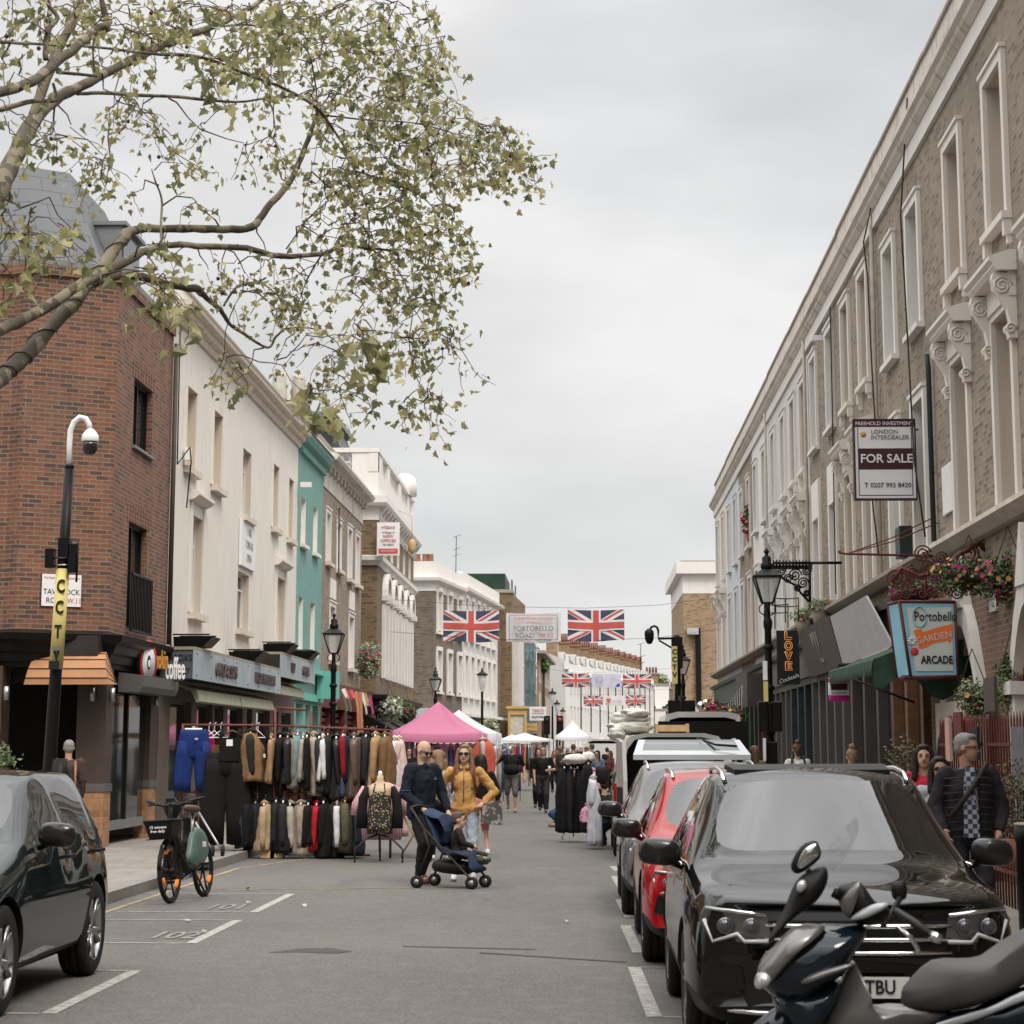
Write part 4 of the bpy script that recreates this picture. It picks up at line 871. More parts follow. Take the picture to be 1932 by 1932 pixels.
# ================================================================ street furniture
def gas_lamp(lab,x,y,zt=4.85,green=False):
 """tapered four sided lantern on a fluted black post"""
 h=thing('street_lamp',lab,'street lamp',(x,y,.12),'street lamps with tapered glass lanterns');z0=zt-.87
 q=MB('black_paint');q.lathe([(.16,0),(.17,.12),(.13,.2),(.12,.8),(.14,.84),(.09,.95),(.075,1.0),(.062,1.8),(.055,z0-.55),(.07,z0-.5),(.075,z0-.42),(.05,z0-.36),(.04,z0-.2),(.05,z0-.12)],(x,y,.12),12)
 for zz in(1.9,2.6,z0-.75):q.lathe([(.07,0),(.085,.03),(.085,.06),(.07,.09)],(x,y,zz),10)
 q.build('post',h)
 q=MB('black_paint');c=Vector((x,y,0));b_,t_=.1,.25;zb,zt2=z0,z0+.42
 def sq(r,z):return[Vector((x+r*math.cos(a),y+r*math.sin(a),z))for a in(.785,2.356,3.927,5.498)]
 B_,T_=sq(b_*1.2,zb),sq(t_*1.2,zt2)
 for i in range(4):
  q.tube([B_[i],T_[i]],.014,4);q.tube([B_[i],B_[(i+1)%4]],.012,4);q.tube([T_[i],T_[(i+1)%4]],.02,4)
 for a in range(4):
  q.tube([(x+.05*math.cos(a*1.571),y+.05*math.sin(a*1.571),zb-.2),(x+.13*math.cos(a*1.571),y+.13*math.sin(a*1.571),zb-.14),(x+.13*math.cos(a*1.571),y+.13*math.sin(a*1.571),zb-.06),(x+.06*math.cos(a*1.571),y+.06*math.sin(a*1.571),zb)],.01,5)
 lf_=q.build('lantern_frame',h)
 q=MB('lamp_glass');B2,T2=sq(b_*1.15,zb+.01),sq(t_*1.15,zt2-.01)
 for i in range(4):q.poly([B2[i],B2[(i+1)%4],T2[(i+1)%4],T2[i]])
 q.build('glass',lf_)
 q=MB('dark_green' if green else 'black_paint');R1,R2=sq(t_*1.28,zt2+.01),sq(.12,zt2+.12)
 for i in range(4):q.poly([R1[i],R1[(i+1)%4],R2[(i+1)%4],R2[i]])
 q.poly(R1[::-1]);q.lathe([(.085,.12),(.1,.14),(.1,.2),(.07,.23),(.075,.3),(.05,.33),(.03,.34),(.025,.37),(.05,.4),(.03,.43),(.012,.46)],(x,y,zt2),12);q.build('lantern_top',h)
 return h
mat('lamp_glass',(.55,.55,.52),.08,var=.05,alpha=.45)
gas_lamp('black lantern lamp post behind the clothes racks by the turquoise house',-5.55,47,4.62)
gas_lamp('tall black lantern lamp post right of the parked cars beside the love cocktails sign',2.9,34.4,4.86)
gas_lamp('black lantern lamp post in front of the buff brick end house',2.9,65,4.76)
gas_lamp('green topped lantern above the pink gazebo',-5.6,79.6,4.65,True)
def hat_lamp(lab,x,y,zt=5.2):
 h=thing('street_lamp',lab,'street lamp',(x,y,0),'street lamps with milk glass bowls')
 q=MB('black_paint');q.lathe([(.14,0),(.14,.9),(.08,1.0),(.05,zt-1.2),(.07,zt-1.15),(.04,zt-1.1)],(x,y,0),10);q.build('post',h)
 q=MB('lamp_glass');q.lathe([(.09,0),(.2,.68)],(x,y,zt-1.08),8);q.build('glass',h)
 q=MB('black_paint');q.lathe([(.26,0),(.24,.06),(.1,.14),(.05,.2),(.03,.33)],(x,y,zt-.4),12);q.build('hood',h)
hat_lamp('slim lamp post with pale bowl in front of the long whitewashed house',-4.6,94.6,5.25)
hat_lamp('nearest of the three slim lamp posts beside the supermarket sign',-2.0,125,5.2);hat_lamp('middle one of the three slim lamp posts beyond the supermarket sign',-2.15,155,5.2);hat_lamp('farthest of the three slim lamp posts before the white terrace',-1.95,174,5.0)
hat_lamp('small distant lamp post above the white gazebo',2.5,200,5.0);hat_lamp('distant lamp head beside the far camera pole',4.6,120,4.4)
h=thing('camera_pole','leaning black camera pole with yellow CCTV band and white swan neck','camera pole',(-5.6,22.3,.12))
b0=gr(104,1489,.12);b0=Vector((-5.62,22.3,.12));t0=at(131,884,22.4)
ax=(t0-b0)
def PP(f):return b0+ax*f
rad=[.3,.28,.1,.085,.078,.07,.062]
q=MB('black_paint');q.tube([PP(0),PP(.02),PP(.115),PP(.3),PP(.6),PP(.78),PP(1)],[.16,.15,.075,.068,.062,.058,.048],14)
q.lathe([(.08,.2),(.1,.05),(.14,-.02),(.14,-.05),(.12,-.06),(.12,-1.2)],tuple(at(112,1468,22.3)),14)
q.build('post',h)
lo,hi_=at(118,1262,22.3),at(123,1073,22.35)
q=MB('yellow_band');mat('yellow_band',(.62,.52,.19),.5,var=.08)
f0=(lo.z-b0.z)/ax.z;f1=(hi_.z-b0.z)/ax.z;q.tube([PP(f0),PP(f1)],.071,16,cap=True);q.build('band',h)
for ch,v in(('C',1107),('C',1147),('T',1193),('V',1235)):
 z=at(118,v,22.3).z;c=PP((z-b0.z)/ax.z)+Vector((.012,-.1,0));text(ch,.19,'ink','lettering',h,frame_m(c+Vector((0,.024,0)),(1,-.0,0),(0,-1,0)),sx=.68,bold=.005)
q=MB('ink');c=PP((at(115,1305-50,22.3).z-b0.z)/ax.z);q.bx(c+Vector((0,-.1,0)),(.11,.006,.09));q.bx(c+Vector((0.02,-.1,.17)),(.1,.006,.04),'steel');q.build('sticker',h)
q=MB('white_plastic');n0=t0;pts=[n0,at(131,840,22.4),at(133,812,22.4),at(140,796,22.4),at(151,787,22.4),at(162,790,22.4),at(168,800,22.4),at(169,812,22.4)]
q.tube(pts,.03,10);q.lathe([(.05,0),(.05,.04)],tuple(n0),10,'black_paint');q.build('swan_neck',h)
c=at(170,832,22.4);q=MB('white_plastic');q.lathe([(.03,.13),(.06,.1),(.09,.06),(.095,0),(.09,-.01)],tuple(c),14);q.lathe([(.085,-.01),(.085,-.05),(.08,-.1),(.055,-.14),(.02,-.155)],tuple(c),14,'glass');q.build('camera_dome',h)
q=MB('black_paint');c=PP(.78)
for dx,zz,ww,hh in((-.13,.03,.09,.2),(.11,.03,.08,.3),(.02,.14,.12,.2)):q.bx(c+Vector((dx,-.03,zz)),(ww,.12,hh))
q.tube([c+Vector((.16,-.03,.2)),c+Vector((.155,-.03,-.22))],.012,5)
for zz in(-.05,.03,.12):q.lathe([(.09,0),(.09,.015)],tuple(c+Vector((0,0,zz))),10,'steel')
q.build('aerial_box',h)
h=thing('camera_pole','far camera pole on the right with narrow yellow CCTV plate and hooked arm','camera pole',(2.55,62,.12))
q=MB('black_paint');q.tube([(2.52,62,.12),(2.62,62,3.4),(2.6,62,4.9)],[.1,.09,.08],8);a1=at(1276,1208,62)
q.tube([at(1277,1204,62),at(1242,1205,62),at(1242,1190,62),at(1240,1184,62),at(1235,1181,62),at(1229,1183,62),at(1225,1190,62)],.035,7);q.tube([at(1243,1208,62),at(1277,1228,62)],.03,6)
q.bx((2.6,61.95,4.4),(.32,.2,.9));q.build('post',h)
c=at(1225,1199,62);q=MB('black_paint');q.lathe([(.05,.2),(.13,.12),(.14,0),(.13,-.02),(.13,-.1),(.08,-.22),(.02,-.25)],tuple(c),12);q.build('camera_dome',h)
q=MB('yellow_band');p0,p1=at(1267,1226,61.85),at(1276,1290,61.85);q.box(p0.x,p0.x+.16,61.8,61.86,p1.z,p0.z+.1);q.build('plate',h)
for i,ch in enumerate('CCTV'):text(ch,.2,'ink','lettering',h,frame_m((p0.x+.08,61.79,p0.z-.06-i*.22),(1,0,0),(0,-1,0)),bold=.006)
h=thing('traffic_signal','backs of two black traffic signals on the pole by the buff brick house','traffic signal',(2.6,60,.12))
q=MB('black_paint');q.box(2.25,2.58,59.9,60.1,2.1,3.0);q.box(2.62,3.0,59.9,60.1,2.1,3.0);q.build('signal_head',h);q=MB('black_paint');q.lathe([(.06,0),(.06,3)],(2.6,60,.12),8);q.build('post',h)
h=thing('traffic_signal','back of a black traffic signal strapped to the near right lamp post','traffic signal',(2.88,34.1,.12))
q=MB('black_paint');q.box(2.69,2.87-.02,34.0,34.2,1.95,2.42);q.box(2.9,3.06,34.0,34.2,1.95,2.42);q.box(2.86,2.9,33.98,34.18,1.97,2.4);q.box(2.8,2.98,34.05,34.15,.12,1.8);ob=q.build('signal_head',h,bev=.03)
q=MB('sign_white');q.box(2.76,2.79,33.9,34.1,1.5,1.85);q.box(2.77,2.84,33.95,33.97,2.75,3.05);q.box(2.775,2.845,33.95,33.97,2.42,2.73,'yellow_band');q.build('notice',h)
for i,(u,v,lb)in enumerate(((1032,1368,'far black traffic light left of the slim lamp post'),(1056,1368,'far black traffic light with no entry disc right of the slim lamp post'))):
 c=at(u,v,118);h=thing('traffic_light',lb,'traffic light',(c.x,118,0));q=MB('black_paint');q.bx(c,(.35,.3,1.0));q.build('signal_head',h);q=MB('black_paint');q.lathe([(.06,0),(.06,c.z)],(c.x,118.1,0),6);q.build('post',h)
 q=MB('dark_green' if not i else 'sign_red');q.lathe([(.11,0),(.11,.03)],(0,0,0),12,M=Matrix.Translation((c.x,117.8,c.z+.3))@Matrix.Rotation(R(90),4,'X'));q.build('lens',h)
 # ================================================================ boards and signs
def board(name,lab,x0,x1,y,z0,z1,th=.05,m='sign_white',edge=None,skew=0):
 h=thing(name,lab,'sign',((x0+x1)/2,y,z0));q=MB(m)
 q.prism([(x0,y,z0),(x1,y,z0+skew),(x1,y,z1+skew),(x0,y,z1)],(0,th,0));q.build('panel',h)
 if edge:
  q=MB(edge);t=.025
  for a,b,c,d in((x0-t,x1+t,z0-t,z0),(x0-t,x1+t,z1,z1+t),(x0-t,x0,z0,z1),(x1,x1+t,z0,z1)):q.box(a,b,y-.008,y+th+.004,c,d)
  q.build('frame',h)
 return h
def tx(h,s,size,m,x,y,z,**k):return text(s,size,m,'lettering',h,frame_m((x,y,z),(1,0,0),(0,-1,0)),**k)
x0,x1,y,z0,z1=4.2,5.12,33.1,5.52,6.74
h=board('sale_board','white and maroon for sale board hung high on the right terrace',x0,x1,y,z0,z1,.14,edge='maroon_ink' if mat('maroon_ink',(.06,.02,.025),.5)else None)
q=MB('maroon_ink');q.box(x0,x1,y-.004,y,z1-.1,z1);q.box(x0+.05,x1-.03,y-.004,y,5.97,6.3)
for a,b,c,d in((x0+.04,x1-.04,z0+.04,z0+.052),(x0+.04,x0+.052,z0+.052,z1-.11),(x1-.052,x1-.04,z0+.052,z1-.11)):q.box(a,b,y-.0035,y,c,d)
q.build('band',h)
xm=(x0+x1)/2
tx(h,'FREEHOLD INVESTMENT',.082,'sign_white',xm,y-.006,z1-.05,sx=1.0);tx(h,'LONDON',.095,'grey_ink' if mat('grey_ink',(.14,.14,.15),.5)else 0,xm,y-.004,6.56);tx(h,'INTERDEALER',.095,'grey_ink',xm+.08,y-.004,6.47)
tx(h,'FOR SALE',.19,'sign_white',xm+.02,y-.006,6.135,bold=.003);tx(h,'T 0207 993 8420',.105,'ink',xm+.03,y-.004,5.72)
q=MB('gold');q.lathe([(.045,0),(.045,.004)],(0,0,0),12,M=Matrix.Translation((x0+.13,y,6.52))@Matrix.Rotation(R(90),4,'X'));q.build('emblem',h)
q=MB('steel');q.tube([(x1,y+.07,6.6),(5.2,y+.07,6.6)],.02,6);q.tube([(x1,y+.07,5.6),(5.2,y+.07,5.6)],.02,6);q.build('bracket',h)
h=board('bar_sign','black hanging sign with LOVE in orange outline letters and Cocktails in script',4.41,4.93,50,3.15,4.39,.08,'ink')
mat('neon',(.75,.33,.09),.5,emit=.35)
def outline_word(par,pts_list,r,m):
 q=MB(m)
 for pts in pts_list:q.tube(pts,r,5)
 return q.build('lettering',par)
def ol(x,z,w_,h_,ch):
 P=lambda a,b:(x+a*w_,49.975,z+b*h_)
 if ch=='L':return[[P(0,1),P(.3,1),P(.3,.25),P(1,.25),P(1,0),P(0,0),P(0,1)]]
 if ch=='O':return[[P(.5+r_*math.cos(a*.5236),.5+r_*math.sin(a*.5236))for a in range(13)]for r_ in(.56,.3)]
 if ch=='V':return[[P(-.05,1),P(.25,1),P(.5,.35),P(.75,1),P(1.05,1),P(.6,0),P(.4,0),P(-.05,1)]]
 return[[P(0,1),P(1,1),P(1,.78),P(.3,.78),P(.3,.62),P(.9,.62),P(.9,.4),P(.3,.4),P(.3,.22),P(1,.22),P(1,0),P(0,0),P(0,1)]]
for i,ch in enumerate('LOVE'):outline_word(h,ol(4.6,4.18-i*.235,.16,.19,ch),.009,'neon')
text('Cocktails',.13,'sign_white','lettering',h,frame_m((4.67,49.97,3.28),(1,0,.35),(0,-1,0)),shear=.3)
h=thing('hanging_sign','small white sign with magenta top and bottom hanging over the pavement','sign',(3.85,33,2.4));q=MB('magenta');mat('magenta',(.5,.02,.2),.4)
q.box(3.69,4.0,33,33.1,2.4,2.49);q.box(3.69,4.0,33,33.1,2.69,2.77);q.build('cap',h,bev=.03);q=MB('sign_white');q.box(3.69,4.0,33,33.1,2.491,2.689);q.build('panel',h);q=MB('maroon_ink');q.box(3.72,3.97,32.99,33,2.57,2.67);q.build('window',h);q=MB('grey_ink');q.box(3.72,3.97,32.994,33,2.53,2.535);q.box(3.73,3.95,32.994,33,2.512,2.516);q.build('small_print',h)
q=MB('black_paint');q.tube([(3.85,33.05,2.77),(3.85,33.05,2.95),(5.2,33.05,3.0)],.03,6);q.build('bracket',h)
h=thing('shop_board','dark taupe fascia board with two tilted silver letters','sign',(4.95,44,3.3));q=MB('taupe_board');mat('taupe_board',(.07,.056,.05),.5,var=.1)
q.prism([(4.98,42,3.25),(4.98,48.2,3.25),(4.72,48.2,4.25),(4.72,42,4.25)],(.05,0,0));q.build('panel',h)
wn_=Vector((-1,0,-.26)).normalized()
for i,ch in enumerate('VVV'[:3]):text(ch,.55,'steel','lettering',h,frame_m((4.83,45.7-i*.42,3.88),(0,-1,0),wn_),ext=.03,sx=.85,bold=.02)
text('FITNESS',.16,'steel','lettering',h,frame_m((4.9,44.9,3.48),(0,-1,0),wn_))
h=thing('shop_board','blank pale board with torn lower edge above the green awning','sign',(4.95,39,3.3));q=MB('grey_board')
q.prism([(4.98,35.2,3.35),(4.98,37,3.22),(4.98,39.4,3.3),(4.98,41.9,3.25),(4.74,41.9,4.22),(4.74,36.5,4.25)],(.04,0,0));q.build('panel',h)
h=thing('shop_board','black vertical board with thin white lettering under the whitewashed houses','sign',(4.6,63.5,2.8));q=MB('taupe_board');q.box(4.55,4.62,61.3,66,2.85,3.8);q.box(4.63,5.1,61.3,61.35,2.85,3.8);q.build('panel',h)
text('avidni',.5,'sign_white','lettering',h,frame_m((4.54,63.6,3.3),(0,-1,0),(-1,0,0)))
h=thing('iron_bracket','black wrought iron scroll bracket with spiked top rail on the right terrace','iron bracket',(4.6,44,4.6));q=MB('black_paint')
c0=lambda u,v:at(u,v,43.6)
q.tube([c0(1458,1062),c0(1528,1062)],.03,5);q.tube([c0(1458,1072),c0(1528,1072)],.02,5)
for i in range(12):
 u=1459+i*6.2;q.tube([c0(u,1074),c0(u,1056)],[.02,.012],4);q.tube([c0(u,1064),c0(u+6.2,1074)],.012,4);q.tube([c0(u+6.2,1064),c0(u,1074)],.012,4)
def spiral(q,c,r,turns,th,pl=(Vector((1,0,0)),Vector((0,0,1))),ph=0,sg=1,n=22):
 q.tube([c+pl[0]*(r*(1-i/n*.85)*math.cos(ph+sg*i/n*turns*6.283))+pl[1]*(r*(1-i/n*.85)*math.sin(ph+sg*i/n*turns*6.283))for i in range(n+1)],th,5)
for(u,v,r)in((1500,1085,.14),(1475,1079,.09),(1515,1100,.12),(1522,1078,.1),(1487,1092,.1),(1505,1110,.08),(1522,1120,.07)):spiral(q,c0(u,v),r,2.0,.017)
q.tube([c0(1462,1075),c0(1478,1092),c0(1500,1104),c0(1512,1120),c0(1526,1135)],.025,5);q.build('scrollwork',h);q=MB('black_paint');q.tube([c0(1528,1060),c0(1528,1136)],.03,6);q.tube([c0(1528,1062),Vector((5.2,43.6,c0(1528,1062).z))],.03,5);q.build('wall_plate',h)
h=thing('basket_rail','black hooped iron window basket below the wrought iron bracket','railing',(4.7,48,4));q=MB('black_paint')
for k,(u,dz)in enumerate(((1442,0),(1462,.25))):
 for v in(1140,1155):q.tube([at(u,v-k*12,46)+Vector((.28*(1-math.cos(a/6*3.1416))*.9,.3*math.sin(a/6*3.1416),0))for a in range(7)],.012,4)
 for a in(0,3,6):q.tube([at(u,1140-k*12,46)+Vector((.28*(1-math.cos(a/6*3.1416))*.9,.3*math.sin(a/6*3.1416),0)),at(u,1185-k*12,46)+Vector((.28*(1-math.cos(a/6*3.1416))*.9,.3*math.sin(a/6*3.1416),0))],.012,4)
q.build('hoops',h)
h=thing('flag_rod','thin iron rod with chains sticking out below the for sale board','rod',(4.4,31,4.4));q=MB('maroon');q.tube([(3.66,31,4.52),(3.66,31,4.49),(3.75,31,4.47),(5.2,31,4.43)],.018,6);q.tube([(3.8,31,4.48),(4.5,31.5,4.75),(5.2,32,5.1)],.009,4);q.tube([(3.8,31,4.48),(4.5,31.3,4.68),(5.2,31.6,4.98)],.009,4);q.build('rod',h)
for i,(y_,lb)in enumerate(((31.55,'dark drainpipe at the joint by the for sale board'),(37.3,'cream stained drainpipe beside the tangle of cables'),(49.3,'thin drainpipe among the scroll heads'),(60.3,'pale drainpipe on the whitewashed houses'))):
 q=MB('slate_green' if i==0 else 'stone_trim');zt_=7.3 if i==0 else 10.9;q.tube([(5.12,y_,4.7),(5.12,y_,zt_),(5.1,y_,zt_+.2)],.04,7);tag(q.build('drainpipe'),lb,'drainpipe')
for i,(pts,lb)in enumerate((([(5.15,32.9,11.9),(5.0,33.0,10.0),(5.02,32.8,8.0),(5.0,32.4,6.0),(5.05,31.9,4.8)],'black cable hanging down the front of the for sale house'),([(5.1,37.0,11.2),(4.98,37.3,10.6),(5.05,37.4,10.0),(5.03,37.1,8.6),(5.05,36.9,7),(5.0,37.4,6.2),(5.05,37.0,5)],'looping cable by the second house joint'),([(5.13,43.9,10.8),(5.1,43.9,4.8)],'straight thin cable down the third house joint'),([(-7.75,39.9,9.7),(-7.74,39.9,7.0),(-7.6,40.4,7.4),(-7.7,41.1,7.2),(-7.75,41.0,6.3)],'thin cable looping from the left end of the cream building'),([(-7.8,39.95,7.2),(-7.78,39.95,3.5)],'cable down the joint of the brick and cream buildings'))):
 q=MB('wire');q.tube(pts,.014,5);tag(q.build('cable'),lb,'cable')
for(c,d,m_,nm,lb)in(((5.1,34.4,4.95),(.2,.5,.5),'slate_green','alarm_box','dark blue alarm box below the for sale board'),((5.17,30.5,5.35),(.03,.8,.7),'sign_white','wall_plaque','worn white plaque on the brick right of the for sale board'),((5.05,45.6,11.05-.6),(.3,.12,.12),'white_plastic','wall_camera','white tube camera high on the right terrace'),((-7.75,41.0,7.35),(.12,.12,.25),'white_plastic','junction_box','small white box on the cream wall'),((-7.6,57.4,8.75),(.3,.14,.14),'white_plastic','wall_camera','white camera at the end of the cream wall')):
 q=MB(m_);q.bx(c,d);q.tube([Vector(c)+Vector((0,-d[1]*.3,-d[2]*.3)),Vector(c)+Vector((.05 if c[0]>0 else-.05,0,0))],.02,5);tag(q.build(nm,bev=.01),lb,nm.replace('_',' '))
def on(u,v):
 d=ray(u,v);o=Vector((0,0,1.7));n=WA.n;t=(WA.o-o).dot(n)/d.dot(n);return o+d*t
h=thing('street_sign','white Tavistock Road street name plate on the red brick wall','sign',tuple(on(115,1146)));ns=WA.n
ta=WA.t*-1
cs=on(115,1114);wd,hd=.66,.52;q=MB('sign_white')
c_=cs+ns*.02;q.prism([c_-ta*wd/2+Vector((0,0,-hd/2)),c_+ta*wd/2+Vector((0,0,-hd/2)),c_+ta*wd/2+Vector((0,0,hd/2)),c_-ta*wd/2+Vector((0,0,hd/2))],ns*.012);q.build('panel',h)
c2=cs+ns*.01;q=MB('maroon_ink');q.prism([c2-ta*(wd/2+.012)+Vector((0,0,-hd/2-.012)),c2+ta*(wd/2+.012)+Vector((0,0,-hd/2-.012)),c2+ta*(wd/2+.012)+Vector((0,0,hd/2+.012)),c2-ta*(wd/2+.012)+Vector((0,0,hd/2+.012))],ns*.01);q.build('border',h)
def tt(s,size,m,du,dz,**k):text(s,size,m,'lettering',h,frame_m(c_+ns*.014+ta*du+Vector((0,0,dz)),ta,ns),ext=.002,**k)
tt('The Royal Borough of Kensington',.046,'sign_red',0,.2,sx=.95);tt('and Chelsea',.05,'sign_red',0,.115);tt('TAVISTOCK',.125,'ink',0,-.03,sx=.92);tt('ROAD',.125,'ink',-.09,-.17,sx=.95);tt('W.11',.125,'sign_red',.22,-.17,sx=.85)
h=thing('door_canopy','orange ribbed canopy over the corner shop door','canopy',(-8.3,34.2,2.65));q=MB('canopy_orange');mat('canopy_orange',(.4,.2,.1),.8,var=.1,scale=5)
xa,xb,yw=-9.0,-7.62,34.75
prof=[(0.0,3.24),(-.22,3.2),(-.42,3.1),(-.56,2.95),(-.62,2.8),(-.62,2.7)]
for i in range(len(prof)-1):
 (d0,z0_),(d1,z1_)=prof[i],prof[i+1];s0=.2*(1-i/5);s1=.2*(1-(i+1)/5)
 q.poly([(xa+s0*.6,yw+d0,z0_),(xb-s0,yw+d0,z0_),(xb-s1,yw+d1,z1_),(xa+s1*.6,yw+d1,z1_)])
 q.poly([(xa+s0*.6,yw+d0,z0_),(xa+s1*.6,yw+d1,z1_),(xa,yw,2.72)]);q.poly([(xb-s0,yw+d0,z0_),(xb-s1,yw+d1,z1_),(xb,yw,2.72)])
q.build('cloth',h);q=MB('wire')
for i in range(1,5):d0,z0_=prof[i];s0=.2*(1-i/5);q.tube([(xa,yw,2.74),(xa+s0*.6,yw+d0-.006,z0_+.004),(xb-s0,yw+d0-.006,z0_+.004),(xb,yw,2.74)],.009,4)
q.build('rib',h)
h=thing('coffee_sign','round red rimmed coffee sign with a face, projecting from the corner shop','sign',(-7.4,37.2,2.9));cc=at(280,1250,37.3);nx=Vector((.985,-.17,0)).normalized()
MM=frame_m(cc,(nx.y*-1,nx.x,0),nx)
for r_,d_,m_,nm in((.4,-.14,'black_paint','drum'),(.39,.004,'sign_red','rim'),(.29,.01,'sign_white','face')):
 q=MB(m_);q.lathe([(r_,d_ if d_<0 else 0),(r_,.0 if d_<0 else d_)],(0,0,0),28,M=MM);q.build(nm,h)
q=MB('ink');q.ell((0,0,0),(.09,.13,.006),M=None);q.v=[tuple(MM@(Vector(v)+Vector((0,.0,.012))))for v in q.v];q.build('portrait',h);q=MB('sign_white');q.ell((0,0,0),(.06,.07,.006));q.v=[tuple(MM@(Vector(v)+Vector((0,-.02,.018))))for v in q.v];q.build('portrait',h)
q=MB('black_paint');q.tube([cc-nx*.1,(-7.85,37.0,3.0)],.02,6);q.build('bracket',h)
h=thing('coffee_lettering','orange and white block letters reading coffee beside the round sign','sign',(-7.35,38.6,2.9));lm=frame_m((-7.3,38.25,2.98),(0.25,1,0),(1,-.25,0))
text('smokin',.46,'canopy_yel0' if mat('canopy_yel0',(.6,.3,.08),.5)else 0,'lettering',h,frame_m(at(301,1246,37.9),(.75,.66,0),(.66,-.75,0)),ext=.02,sx=.25,bold=.008);text('coffee',.55,'sign_white','lettering',h,frame_m(at(330,1263,38.2),(.75,.66,0),(.66,-.75,0)),ext=.02,sx=.3,bold=.006)
q=MB('black_paint');q.tube([at(285,1281,38.0),at(345,1285,38.6)],.02,5);q.build('support',h)
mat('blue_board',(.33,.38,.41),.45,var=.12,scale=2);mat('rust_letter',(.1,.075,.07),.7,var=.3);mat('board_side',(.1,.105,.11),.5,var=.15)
h=thing('shop_board','long blue grey box sign with rusted letters on the cream building','sign',(-7.2,45,2.9));q=MB('blue_board');q.box(-7.23,-7.2,39.25,50.45,2.95,3.48)
for i in range(8):
 for z in(3.02,3.42):q.bx((-7.195,39.5+i*1.5,z),(.015,.03,.03),'rust_letter')
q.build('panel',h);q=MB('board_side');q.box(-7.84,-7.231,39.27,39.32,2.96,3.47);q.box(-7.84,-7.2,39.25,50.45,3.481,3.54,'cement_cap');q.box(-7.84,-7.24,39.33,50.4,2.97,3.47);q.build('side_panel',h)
for s,yy,sz in(('GARCIA & SONS',42.7,.34),('FOODS & WINES OF SPAIN',47.9,.3)):text(s,sz,'rust_letter','lettering',h,frame_m((-7.19,yy,3.2),(0,1,0),(1,0,0)),ext=.03,sx=.8 if sz<.33 else 1,bold=.008)
text("GARCIA'S",.17,'ink','lettering',h,frame_m((-7.5,39.262,3.33),(1,0,0),(0,-1,0)),sx=.7);text('1957',.17,'ink','lettering',h,frame_m((-7.42,39.262,3.08),(1,0,0),(0,-1,0)),sx=.8);
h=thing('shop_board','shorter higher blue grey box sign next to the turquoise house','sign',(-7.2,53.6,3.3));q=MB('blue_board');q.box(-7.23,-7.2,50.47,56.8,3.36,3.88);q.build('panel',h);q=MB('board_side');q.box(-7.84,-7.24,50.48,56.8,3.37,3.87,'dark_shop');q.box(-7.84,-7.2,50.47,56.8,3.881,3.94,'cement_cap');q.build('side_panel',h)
text('1957',.34,'rust_letter','lettering',h,frame_m((-7.19,52.4,3.62),(0,1,0),(1,0,0)),ext=.03);text('GARCIA',.34,'rust_letter','lettering',h,frame_m((-7.19,54.8,3.62),(0,1,0),(1,0,0)),ext=.03)
for i,(y_,z_,lb)in enumerate(((40.6,3.56,'black floodlight tray on the left end of the blue grey sign'),(46.9,3.56,'black floodlight tray on the middle of the blue grey sign'),(51.8,3.96,'black floodlight tray on the higher blue grey sign'),(56.0,3.96,'black floodlight tray with a coil of hose next to the turquoise house'))):
 q=MB('black_paint');q.prism([(-7.75,y_-.5,z_),(-7.2,y_-.5,z_+.02),(-7.0,y_-.6,z_+.2),(-7.75,y_-.6,z_+.2)],(0,.9,0));q.tube([(-7.8,y_-.4,z_+.25),(-7.1,y_-.4,z_+.25)],.015,4);q.tube([(-7.8,y_+.3,z_+.25),(-7.1,y_+.3,z_+.25)],.015,4);tag(q.build('flood_light'),lb,'floodlight','floodlight trays on the shop signs')
mat('awning_olive',(.3,.3,.22),.85,var=.2,scale=5)
for i,(ya,yb,zz,lb)in enumerate(((40.4,45.4,2.9,'rolled olive shop blind under the left half of the blue grey sign'),(45.5,50.2,2.9,'rolled olive shop blind under the right half of the blue grey sign'),(50.6,55.6,3.3,'rolled olive shop blind under the higher blue grey sign'))):
 q=MB('awning_olive');q.prism([(-7.7,ya,zz),(-7.35,ya,zz-.12),(-7.3,ya,zz-.33),(-7.36,ya,zz-.36),(-7.45,ya,zz-.16),(-7.7,ya,zz-.06)],(0,yb-ya,0));tag(q.build('shop_blind'),lb,'blind','rolled blinds of the left shops')
q=MB('black_paint');q.prism([(-7.8,74.6,2.9),(-5.6,74.4,1.75),(-5.6,74.4,1.6),(-7.8,74.6,2.7)],(0,5,0));q.prism([(-7.8,80,2.9),(-6.3,79.9,2.2),(-6.3,79.9,2.05),(-7.8,80,2.7)],(0,6,0));tag(q.build('shop_awning'),'large black sloping awning behind the pink gazebo','awning')
h=thing('shop_blind','tattered pink and orange cloth hanging over the maroon shuttered shop','cloth',(-7.3,67,3));q=MB('canopy_orange')
for i in range(26):
 y_=64+i*.36;ln=random.choice([.2,.35,.6,.25])if abs(i-14)>1 else 2.2;m_=random.choice(['petal_red','canopy_orange','stone_trim','petal_pink','foliage_mid','brown_light']);x_=-7.55+random.uniform(-.1,.25)
 if i in(13,14):m_='canopy_orange'
 q.add([(x_,y_,3.45),(x_+.05,y_+.38,3.5),(x_+.15,y_+.33,3.45-ln),(x_+.12,y_+.05,3.4-ln)],[(0,1,2,3)],m_)
q.build('cloth',h)
h=thing('wall_board','white board with thin grey letters between two windows of the cream building','sign',(-7.8,49,5.75));q=MB('sign_white');q.box(-7.84,-7.78,47.9,50.0,5.78,6.85);q.build('panel',h)
